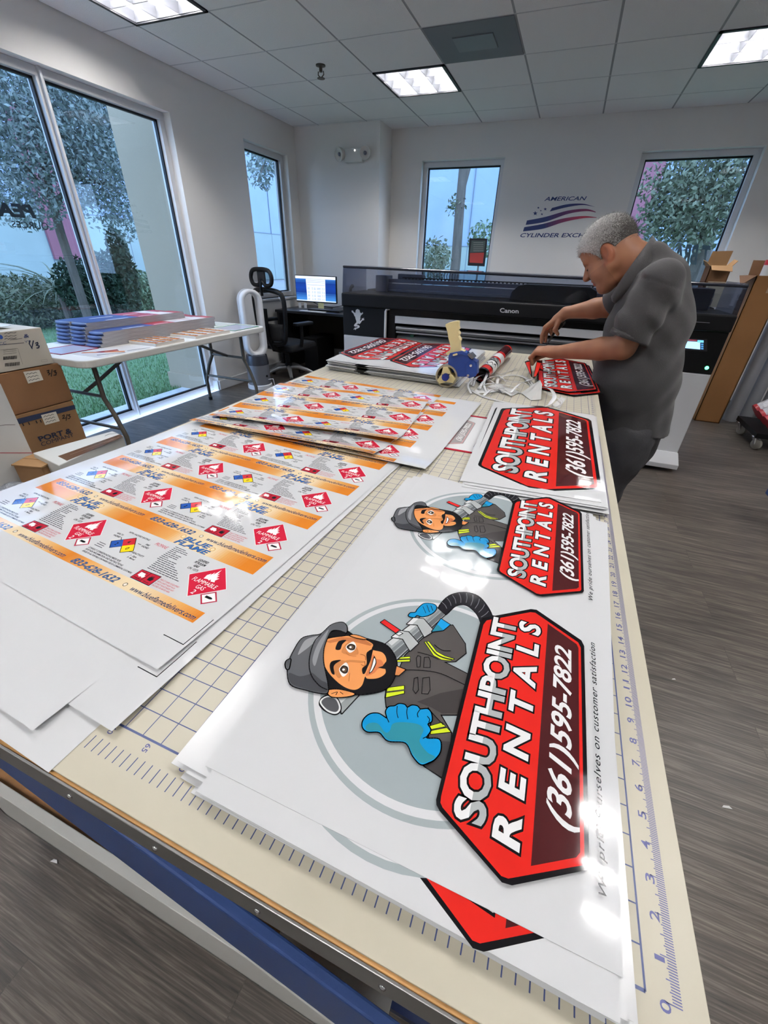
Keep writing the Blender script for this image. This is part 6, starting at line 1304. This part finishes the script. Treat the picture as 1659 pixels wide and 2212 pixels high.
# ================================================================== the man at the far right of the table
class SDF:
    """smoothly blended round shapes on a grid, skinned into one continuous surface"""
    def __init__(s, lo, hi, h):
        s.lo = np.array(lo, float); s.h = h; s.n = np.ceil((np.array(hi)-s.lo)/h).astype(int)+1; s.d = np.full(s.n, 9.0, np.float32); s.ax = [s.lo[i]+h*np.arange(s.n[i]) for i in range(3)]
    def _box(s, lo, hi):
        a = np.maximum(((np.array(lo)-s.lo)/s.h).astype(int)-1, 0); b = np.minimum(((np.array(hi)-s.lo)/s.h).astype(int)+2, s.n)
        if (b <= a).any(): return None, None
        sl = tuple(slice(a[i], b[i]) for i in range(3)); X = np.stack(np.meshgrid(*[s.ax[i][sl[i]] for i in range(3)], indexing='ij'), -1).astype(np.float32); return sl, X
    def _mix(s, sl, d, k, cut=False):
        o = s.d[sl]
        if cut: hh = np.clip(.5-.5*(o+d)/k, 0, 1); s.d[sl] = o*(1-hh)-d*hh+k*hh*(1-hh); return
        hh = np.clip(.5+.5*(o-d)/k, 0, 1); s.d[sl] = o*(1-hh)+d*hh-k*hh*(1-hh)
    def cap(s, a, b, ra, rb=None, k=.4, cut=False):
        a = np.array(a, float); b = np.array(b, float); rb = ra if rb is None else rb; m = max(ra, rb)+k+.6
        sl, X = s._box(np.minimum(a, b)-m, np.maximum(a, b)+m)
        if sl is None: return s
        ab = b-a; t = np.clip(((X-a) @ ab)/(ab @ ab+1e-9), 0, 1); d = np.linalg.norm(X-a-t[..., None]*ab, axis=-1)-(ra+(rb-ra)*t); s._mix(sl, d, k, cut); return s
    def ell(s, c, r, R=None, k=.4, cut=False):
        c = np.array(c, float); r = np.array(r, float); m = r.max()+k+.6; sl, X = s._box(c-m, c+m)
        if sl is None: return s
        P = X-c
        if R is not None: P = P @ np.array(R)      # columns of R are the local axes
        k0 = np.linalg.norm(P/r, axis=-1); k1 = np.linalg.norm(P/(r*r), axis=-1)+1e-6; s._mix(sl, k0*(k0-1)/k1, k, cut); return s
    def chain(s, P, r, k=.4):
        for i in range(len(P)-1): s.cap(P[i], P[i+1], r[i], r[i+1], k)
        return s
    def grid(s): return np.stack(np.meshgrid(*s.ax, indexing='ij'), -1)
    def mesh(s):
        d = s.d; n = s.n; sg = d < 0
        c = [sg[i:n[0]-1+i, j:n[1]-1+j, k:n[2]-1+k] for i in (0, 1) for j in (0, 1) for k in (0, 1)]; cnt = sum(x.astype(np.int8) for x in c); act = (cnt > 0) & (cnt < 8)
        idx = np.argwhere(act); num = -np.ones(act.shape, int); num[act] = np.arange(len(idx)); S = np.zeros((len(idx), 3)); C = np.zeros(len(idx))
        cr = [(i, j, k) for i in (0, 1) for j in (0, 1) for k in (0, 1)]
        for p in cr:
            for ax in range(3):
                if p[ax]: continue
                q = list(p); q[ax] = 1; i0 = idx+np.array(p); i1 = idx+np.array(q); a = d[tuple(i0.T)]; b = d[tuple(i1.T)]; m = (a < 0) != (b < 0); t = np.where(m, a/(a-b+1e-12), 0)
                P = i0.astype(float); P[:, ax] += t; S += P*m[:, None]; C += m
        V = s.lo+S/C[:, None]*s.h; F = []
        for ax in range(3):
            u, v = [(1, 2), (2, 0), (0, 1)][ax]; sl0 = [slice(None)]*3; sl1 = [slice(None)]*3; sl0[ax] = slice(0, n[ax]-1); sl1[ax] = slice(1, n[ax])
            E = np.argwhere(sg[tuple(sl0)] != sg[tuple(sl1)]); E = E[(E[:, u] > 0) & (E[:, v] > 0) & (E[:, u] < n[u]-1) & (E[:, v] < n[v]-1)]
            ins = sg[tuple(E.T)]
            def cell(du, dv): q = E.copy(); q[:, u] += du; q[:, v] += dv; return num[tuple(q.T)]
            Q = np.stack([cell(-1, -1), cell(0, -1), cell(0, 0), cell(-1, 0)], 1); Q = np.where(ins[:, None], Q, Q[:, ::-1]); F.append(Q[(Q >= 0).all(1)])
        return V, np.concatenate(F)
def skin_obj(sdf, name, m_, parent, cols=None, loc=None):
    V, F = sdf.mesh(); m = MB(); m.v = [tuple(p) for p in V]; m.f = [list(map(int, f)) for f in F]; m.mi = [0]*len(m.f)
    m.fc = [None]*len(m.f) if cols is None else [tuple(c) for c in cols(V[F].mean(1))]
    return m.build(name, m_, parent, smooth='all')
N3 = lambda v: np.array(v, float)/np.linalg.norm(v)
HM = thing('person', 'grey-haired man in a charcoal polo bending over the table, cutting a sign with shears', 'person', (28, 79.5, FLOOR))
face_d = N3((-.93, .37, 0)); lat = N3((-.37, -.93, 0)); upz = np.array((0, 0, 1.0))       # facing, his left (towards us), up
sknm = mat('skin', 'ffffff', .5, attr='pc', bump=(190, .12, .002)); 
# ---- head frame: pitched forward
th_ = math.radians(40); Fh = face_d*math.cos(th_)-upz*math.sin(th_); Uh = face_d*math.sin(th_)+upz*math.cos(th_); Lh = lat
E0 = PY(1322, 551, 80.5)+Lh*-0.0
HS = .97
def hd(f, u, l=0): return E0+HS*(Fh*f+Uh*u+Lh*l)
RH = np.stack([Fh, Uh, Lh], 1)
B = SDF((6, 68, -1), (35, 97, 27), .125)
B.ell(hd(-.1, 1.9), np.array((4.05, 3.75, 3.15))*HS, RH, .3).ell(hd(.5, 2.6), np.array((3.5, 2.7, 2.9))*HS, RH, .8)
B.ell(hd(1.9, -1.0), np.array((2.15, 3.1, 2.55))*HS, RH, .9)
for l in (-1, 1):
    B.cap(hd(.2, -1.6, 2.2*l), hd(2.7, -3.7, .9*l), 1.05, .8, .9); B.ell(hd(2.3, -1.3, 1.7*l), np.array((1.3, 1.3, 1.1))*HS, RH, .7); B.cap(hd(3.55, 1.15, .5*l), hd(3.2, 1.25, 2.0*l), .42, .45, .5)
    B.ell(hd(3.75, .45, 1.25*l), np.array((.55, .45, .6))*HS, RH, .45, True); B.ell(hd(3.15, .42, 1.25*l), np.array((.62, .55, .62))*HS, RH, .2)
B.cap(hd(3.0, -3.75, .5), hd(3.0, -3.75, -.5), .85, .85, .6).ell(hd(1.2, -3.7), np.array((1.9, .9, 1.6))*HS, RH, 1.0)
B.cap(hd(3.75, .9), hd(4.75, -.55), .36, .5, .35).ell(hd(4.5, -.75), np.array((.62, .42, .75))*HS, RH, .3)
B.cap(hd(3.75, -1.85, .6), hd(3.75, -1.85, -.6), .36, .36, .25).cap(hd(3.65, -2.4, .55), hd(3.65, -2.4, -.55), .4, .4, .25).cap(hd(4.05, -2.12, .8), hd(4.05, -2.12, -.8), .1, .1, .15, True)
for l in (-1, 1):
    B.ell(hd(-.35, .1, 3.05*l), np.array((.8, 1.3, .42))*HS, np.stack([N3(Fh*.95-Lh*.3*l), Uh, N3(Lh*l+Fh*.3*l)], 1), .25); B.ell(hd(-.1, .25, 3.4*l), np.array((.42, .75, .3))*HS, RH, .2, True); B.ell(hd(-.25, -.95, 3.1*l), np.array((.42, .42, .3))*HS, RH, .25)
neck = PY(1412, 592, 80.2)
B.chain([hd(-1.4, -.6), hd(-2.2, -2.0)*.5+neck*.5, neck], [2.5, 2.5, 2.5], 1.2)
# ---- arms
shN = PY(1428, 606, 73.0); elN = PY(1346, 750, 72.6); wrN = PY(1200, 761, 78.6)
shF = PY(1385, 615, 87.0); elF = PY(1316, 662, 90.5); wrF = PY(1222, 676, 91.0)
B.chain([neck, PY(1405, 640, 80), PY(1400, 700, 80)], [2.4, 2.6, 3.2], 1.0).cap(PY(1405, 640, 80), shN, 2.2, 1.9, .8).cap(PY(1405, 640, 80), shF, 2.2, 1.9, .8)
B.chain([shN, shN*.5+elN*.5, elN], [2.0, 2.0, 1.85], .6).chain([elN, elN*.7+wrN*.3, wrN], [1.8, 1.75, 1.05], .5)
B.chain([shF, shF*.5+elF*.5, elF], [2.0, 2.0, 1.9], .6).chain([elF, elF*.68+wrF*.32, wrF], [1.85, 1.75, 1.05], .5)
def hand(wr, kn, spread, fingers, thumb, rk=.52):
    """wrist, knuckle centre, knuckle spacing vector, per finger (mid, tip), thumb chain"""
    ks_ = [kn+spread*s_ for s_ in (-1.5, -.5, .5, 1.5)]
    for k_ in ks_: B.cap(wr*.75+kn*.25+(k_-kn)*.35, k_, .72, rk, .35)
    B.cap(wr, wr*.5+kn*.5, 1.0, .95, .5)
    for k_, (md, tp, rr) in zip(ks_, fingers): B.chain([k_, md, tp], [.46*rr, .41*rr, .33*rr], .12)
    B.chain(thumb, [.55, .45, .34], .2)
# near hand: fist, fingers wrapping down round the edge of the lifted sign
kN = PY(1161, 757, 80.3); spN = np.array((.12, .78, .12))
fN = []
for i, s_ in enumerate((-1.5, -.5, .5, 1.5)):
    k_ = kN+spN*s_; fN.append((k_+np.array((-.75, .1, -1.05-.1*(1 if i in (1, 2) else 0))), k_+np.array((-.35+.2*(i == 0), .1, -2.1-.25*(i in (1, 2)))), (.95, 1.02, 1.0, .9)[i]))
hand(wrN, kN, spN, fN, [wrN*.55+kN*.45+np.array((.1, .9, -.5)), kN+np.array((.3, 1.1, -1.4)), kN+np.array((-.3, .9, -2.2))])
# far hand: hanging from the wrist, holding the shears
kF = PY(1187, 703, 91.0); spF = N3((.45, .55, .25))*.74
fF = []
for i, s_ in enumerate((-1.5, -.5, .5, 1.5)):
    k_ = kF+spF*s_; tipx = [(-.3, -1.5, -.15, -2.7), (-.1, -1.55, .1, -2.75), (.15, -1.15, .75, -1.9), (.35, -.95, 1.0, -1.5)][i]
    fF.append((k_+np.array((tipx[0], -.15, tipx[1])), k_+np.array((tipx[2], -.45, tipx[3])), (1.0, 1.03, .97, .88)[i]))
hand(wrF, kF, spF, fF, [wrF*.5+kF*.5+np.array((.3, -.9, -.3)), PY(1199, 712, 89.6), PY(1205, 722, 89.4)])
nz = lambda P, s_, a: np.sin(P @ np.array((s_*1.1, s_*.7, s_*.9))+a)*np.sin(P @ np.array((-s_*.6, s_*1.3, s_*.5))+a*2)
def skincol(P):
    c0 = np.array(lin('98694d')); c1 = np.array(lin('7c503b')); q = (.5+.5*nz(P, 1.6, .4))[:, None]; C = c0*(1-q*.35)+c1*q*.35
    h = (P-E0) @ RH/HS
    lips = (np.abs(h[:, 1]+2.12) < .5) & (h[:, 0] > 3.4) & (np.abs(h[:, 2]) < 1.1) & (h[:, 0] < 4.4); C[lips] = np.array(lin('8a4a40'))
    stub = (h[:, 1] < -1.0) & (h[:, 0] > .6) & (np.linalg.norm(h, axis=1) < 8); C[stub & ~lips] *= np.array((.80, .82, .86))
    mus = (h[:, 1] < -1.15) & (h[:, 1] > -1.75) & (h[:, 0] > 3.2) & (np.abs(h[:, 2]) < 1.4) & (h[:, 0] < 4.5); C[mus] = np.array(lin('55443c'))
    ear = (np.abs(h[:, 2]) > 2.95) & (np.abs(h[:, 1]-.1) < 1.7) & (np.abs(h[:, 0]+.3) < 1.2); C[ear] = C[ear]*np.array((1.1, .86, .82))
    return np.clip(C, 0, 1)
skin_obj(B, 'body', sknm, HM, skincol)
del B
# brows and eyes
for l in (-1, 1):
    MB().tube([hd(3.85, 1.2, .35*l), hd(3.75, 1.42, 1.1*l), hd(3.2, 1.25, 1.9*l)], [.16, .2, .1], 8).build('eyebrow', mat('brow', '4d433d', .8), HM, smooth='all')
    MB().tube([hd(3.72, .18, .8*l), hd(3.74, .1, 1.3*l), hd(3.4, .18, 1.75*l)], [.05, .09, .05], 6).build('eyelash', mat('lash', '2a211d', .8), HM, smooth='all')
# ---- hair: close-cropped cap plus fine strands
Hh = SDF(hd(0, 2)-7, hd(0, 2)+7, .14)
Hh.ell(hd(-.12, 1.95), np.array((4.35, 4.05, 3.42))*HS, RH, .2).ell(hd(.5, 2.7), np.array((3.8, 2.95, 3.1))*HS, RH, .6)
G = (Hh.grid()-E0) @ RH/HS; f_, u_, l_ = G[..., 0], G[..., 1], np.abs(G[..., 2])
line = np.where(f_ > 3.0, 2.9, np.where(f_ > 1.6, 1.5+(f_-1.6)*1.0, np.where(f_ > .9, .1+(f_-.9)*2.0, np.where(f_ > -.6, -.3+.0*f_, np.where(f_ > -1.3, -.3-(-.6-f_)*2.0, -1.7)))))
line = line+.12*np.sin(G[..., 0]*9)*np.sin(G[..., 2]*8)
earcut = np.sqrt((f_+.35)**2/1.0+(u_-.0)**2/2.2)-1.05
Hh.d = np.maximum(Hh.d, (line-u_)*.6).astype(np.float32); Hh.d = np.where(l_ > 2.4, np.maximum(Hh.d, -earcut), Hh.d).astype(np.float32)
def haircol(P):
    h = (P-E0) @ RH/HS; t = np.clip(.5+h[:, 0]*.13+(h[:, 1]-2)*.10+rng.normal(0, .15, len(P)), 0, 1)[:, None]
    return np.array(lin('4a4744'))*(1-t)+np.array(lin('d0cfcc'))*t
hairm = mat('grey_hair', 'ffffff', .6, attr='pc', bump=(420, .9, .006))
hr_ = skin_obj(Hh, 'hair', hairm, HM, haircol)
V, F = Hh.mesh(); cen = V[F].mean(1); nr = np.cross(V[F[:, 1]]-V[F[:, 0]], V[F[:, 2]]-V[F[:, 0]]); nr /= np.linalg.norm(nr, axis=1)[:, None]+1e-9
out_ = ((cen-hd(0, 1.8))*nr).sum(1) > .5; pick = rng.choice(np.where(out_)[0], 6500); m = MB(); hc = haircol(cen[pick])
for i, (p, n_) in enumerate(zip(cen[pick]+rng.uniform(-.16, .16, (len(pick), 3)), nr[pick])):
    p = p-n_*.06
    dr = N3(n_*.75-Fh*.15+Uh*-.1+rng.normal(0, .28, 3)); sdv = N3(np.cross(dr, rng.normal(size=3)))*.022; L_ = .26+.22*rng.random()
    v_ = 1+.5*rng.normal(); m.add([p-sdv, p+sdv, p+dr*L_], [(0, 1, 2)], 0, tuple(np.clip(hc[i]*max(.5, min(1.5, v_)), 0, 1)))
sb = m.build('strands', hairm, hr_); sb['kind'] = 'stuff'
# ---- polo shirt
S = SDF((13, 66, -12), (39, 98, 22), .2)
pel = PY(1372, 905, 79.5); wst = PY(1371, 820, 79.5); cst = PY(1398, 700, 79.8); upc = PY(1412, 628, 80.2)
lv = lat
for o_ in (-1, 1):
    S.chain([pel+lv*1.7*o_-upz*2, wst+lv*1.8*o_, cst+lv*2.0*o_, upc+lv*3.4*o_], [5.3, 5.75, 5.1, 3.3], 2.0)
S.chain([pel-upz*2, wst, cst, upc], [5.3, 5.8, 5.2, 3.6], 2.0)
S.ell(wst+face_d*1.0+upz*.5, (5.0, 4.6, 5.2), None, 1.5).cap(PY(1404, 566, 80.5), PY(1432, 606, 81), 2.45, 3.0, 1.5).cap(PY(1410, 556, 79.2), PY(1430, 596, 80), 2.0, 2.6, 1.2).cap(PY(1432, 606, 81), PY(1440, 680, 80.5), 3.0, 3.4, 1.5)
S.cap(neck-upz*1.2+face_d*-.6, shN*.8+cst*.2, 2.9, 3.3, 2.0).cap(neck-upz*1.2, shF*.8+cst*.2, 2.9, 3.2, 2.0).cap(neck-upz*1.6-face_d*1.2, cst-face_d*1.2, 2.9, 4.6, 2.0)
S.cap(neck*.75+hd(-2.0, -1.6)*.25, neck-upz*2, 2.75, 3.2, 1.2)
Q = SDF((13, 66, -12), (39, 98, 22), .2)
Q.chain([shN*.97+cst*.03, shN*.45+elN*.55, elN], [3.0, 2.95, 2.8], .8); Q.chain([shF, shF*.4+elF*.6, elF], [3.0, 2.85, 2.6], .8)
G = Q.grid()
for a, b, f0 in ((shN, elN, .86), (shF, elF, .86)):
    d = N3(b-a); lim = np.linalg.norm(b-a)*f0; q = (G-a) @ d-lim; near = np.linalg.norm(G-(a+d*lim), axis=-1) < 5.5; Q.d = np.where(near & (q > -.5), np.maximum(Q.d, q), Q.d).astype(np.float32)
hh = np.clip(.5+.5*(S.d-Q.d)/.45, 0, 1); S.d = (S.d*(1-hh)+Q.d*hh-.45*hh*(1-hh)).astype(np.float32); del Q
G = S.grid()
# folds running from the armpit and across the sleeve, seam groove round the shoulder
pf = G @ N3((.55, .1, .8)); fold = .17*np.sin(pf*2.0+.8*np.sin(G[..., 1]*.5))*np.clip(1.2-np.linalg.norm(G-(shN*.4+elN*.6), axis=-1)/9, 0, 1)
fold = fold+.11*np.sin(G @ N3((.5, .3, -.8))*1.5+1.2*np.sin(G[..., 0]*.4))*np.clip(1-np.abs(G[..., 2]-2)/14, 0, 1)
fold = fold+.09*np.sin((G @ N3((.9, .2, .25)))*2.0)*np.clip((2-G[..., 2])/10, 0, 1)
S.d = (S.d+fold).astype(np.float32)
dn = N3(elN-shN); sp = (G-(shN+dn*.4)) @ dn; ring = np.exp(-(sp/.16)**2)*np.clip(2-np.linalg.norm(G-shN, axis=-1)/2.6, 0, 1); S.d += (.13*ring).astype(np.float32)
# hem
hz = PY(1372, 922, 79.5)[2]; S.d = np.maximum(S.d, (hz+.25*np.sin(G[..., 0]*.7+G[..., 1]*.5))-G[..., 2]).astype(np.float32)
# neck opening
S.cap(neck*.45+hd(-1.6, -1.2)*.55, hd(0, 0), 2.62, 3.4, .3, True)
shm = mat('polo_charcoal', '393839', .85, bump=(330, .5, .003, 4), var=(5, .08), sheen=.15)
sh_o = skin_obj(S, 'polo_shirt', shm, HM)
del S, G
# cuff hems, collar, side seam
def cuff(a, b, f0, r, nm='sleeve_hem'):
    d = N3(b-a); c_ = a+d*np.linalg.norm(b-a)*f0; u = N3(np.cross(d, (0, 1, .2))); v = np.cross(d, u); m = MB(); rows = []
    for k in range(29): w_ = 2*math.pi*k/28; rows.append([tuple(c_+d*q+(u*math.cos(w_)+v*math.sin(w_))*r) for q in (-.75, .02)])
    m.grid(rows); return m.build(nm, shm, sh_o, smooth='all', solid=.12)
cuff(shN, elN, .86, 2.9); cuff(shF, elF, .86, 2.72)
c_top = [PY(1322, 640, 77.3), PY(1338, 612, 76.2), PY(1358, 582, 75.9), PY(1382, 548, 76.8), PY(1408, 511, 79.6), PY(1392, 535, 83.6), PY(1352, 600, 84.6), PY(1326, 640, 82.5)]
c_bot = [PY(1330, 655, 77.0), PY(1352, 632, 75.4), PY(1378, 603, 75.0), PY(1402, 571, 76.2), PY(1424, 546, 79.8), PY(1405, 572, 84.4), PY(1366, 630, 85.2), PY(1334, 655, 82.8)]
tp_, bt_ = catmull(c_top, 4, False), catmull(c_bot, 4, False)
MB().grid([[tuple(a), tuple(np.array(a)*.5+np.array(b)*.5+N3(np.array(b)-neck)*.25), tuple(b)] for a, b in zip(tp_, bt_)]).build('collar', shm, sh_o, smooth='all', solid=.16)
# ---- trousers and shoes
Pn = SDF((14, 66, FLOOR+1.5), (40, 94, -3), .3)
hipN = pel+lat*3.0-upz*4.5; hipF = pel-lat*3.0-upz*4.5
fN_ = np.array((hipN[0]+.5, hipN[1]+.3, FLOOR+3)); fF_ = np.array((hipF[0]-1.5, hipF[1], FLOOR+3))
Pn.chain([pel-lat*1.5, pel+lat*1.5], [5.0, 5.0], 1.5)
for hp2, ft in ((hipN, fN_), (hipF, fF_)):
    kn = hp2*.52+ft*.48+face_d*.6; Pn.chain([hp2+upz*2, hp2-upz*2, kn, ft], [4.9, 4.2, 2.9, 2.5], 1.2)
G = Pn.grid(); Pn.d = (Pn.d+.10*np.sin(G[..., 2]*1.3+np.sin(G[..., 0]*.8+G[..., 1])*1.4)).astype(np.float32)
Pn.d = np.maximum(Pn.d, G[..., 2]-(pel[2]+3)).astype(np.float32)
skin_obj(Pn, 'trousers', mat('trouser_grey', '3d3d40', .85, var=(5, .16), bump=(300, .5, .003, 4)), HM)
for ft in (fN_, fF_):
    s_ = SDF(ft-np.array((12, 8, 4)), ft+np.array((9, 9, 3)), .22); c_ = np.array((ft[0], ft[1], FLOOR+1.6)); s_.chain([c_-face_d*2+upz*.3, c_+face_d*3, c_+face_d*7-upz*.3], [1.7, 1.6, 1.35], .5); s_.cap(c_+upz*1.2, c_-upz*.2, 1.9, 1.8, .6)
    G = s_.grid(); s_.d = np.maximum(s_.d, FLOOR+.02-G[..., 2]).astype(np.float32); skin_obj(s_, 'shoe', mat('shoe_black', '1b1b1d', .5), HM)
# ---- shears
sc = thing('shears', 'dark metal shears held in the bent man\'s far hand', 'scissors', tuple(PY(1183, 742, 89.6)))
a_, b_ = PY(1180, 747, 89.0), PY(1198, 718, 90.2); c2_ = PY(1211, 699, 90.6)
mm = mat('shear_metal', '3a3835', .35, metal=.8)
for k_, o_ in ((-1, np.array((-.15, 0, -.1))), (1, np.array((.22, 0, .12)))):
    m = MB().tube([a_, a_*.5+b_*.5+o_*.6, b_+o_*.3], [.04, .2, .26], 6, flat=.4); m.build('blade', mm, sc, smooth='all')
    hpnts = [b_, b_+o_*2.2+(c2_-b_)*.3, b_+o_*4+(c2_-b_)*.75, c2_+o_*2.5, c2_*.6+b_*.4+o_*.2]; MB().tube(catmull(hpnts, 4), .16, 8, closed=True).build('handle', mm, sc, smooth='all')
MB().ell(b_+np.array((0, -.2, 0)), (.16, .12, .16), 10, 8).build('pivot', chrome, sc, smooth='all')
# ================================================================== light and camera
wd = bpy.data.worlds.new('World'); SC.world = wd; wd.use_nodes = True
bg = wd.node_tree.nodes['Background']; bg.inputs[0].default_value = lin('a9c3ec')+(1,); bg.inputs[1].default_value = 2.8
cd = bpy.data.cameras.new('Camera'); co = bpy.data.objects.new('Camera', cd); COL.objects.link(co)
cd.sensor_fit = 'VERTICAL'; cd.sensor_height = 36; cd.lens = 36*FPX/2212; cd.clip_start = .02; cd.clip_end = 200
M4 = Matrix(((RM[0][0], -RM[1][0], -RM[2][0], CAM[0]*IN), (RM[0][1], -RM[1][1], -RM[2][1], CAM[1]*IN), (RM[0][2], -RM[1][2], -RM[2][2], (CAM[2]-FLOOR)*IN), (0, 0, 0, 1)))
co.matrix_world = M4; SC.camera = co
vs = SC.view_settings; vs.view_transform = 'Standard'; vs.look = 'None'; vs.exposure = 1.4; vs.gamma = 1
SC.cycles.max_bounces = 10; SC.cycles.transparent_max_bounces = 24; SC.cycles.diffuse_bounces = 6
SC.cycles.sample_clamp_indirect = 6
SC.cycles.use_denoising = True
bpy.context.view_layer.update()
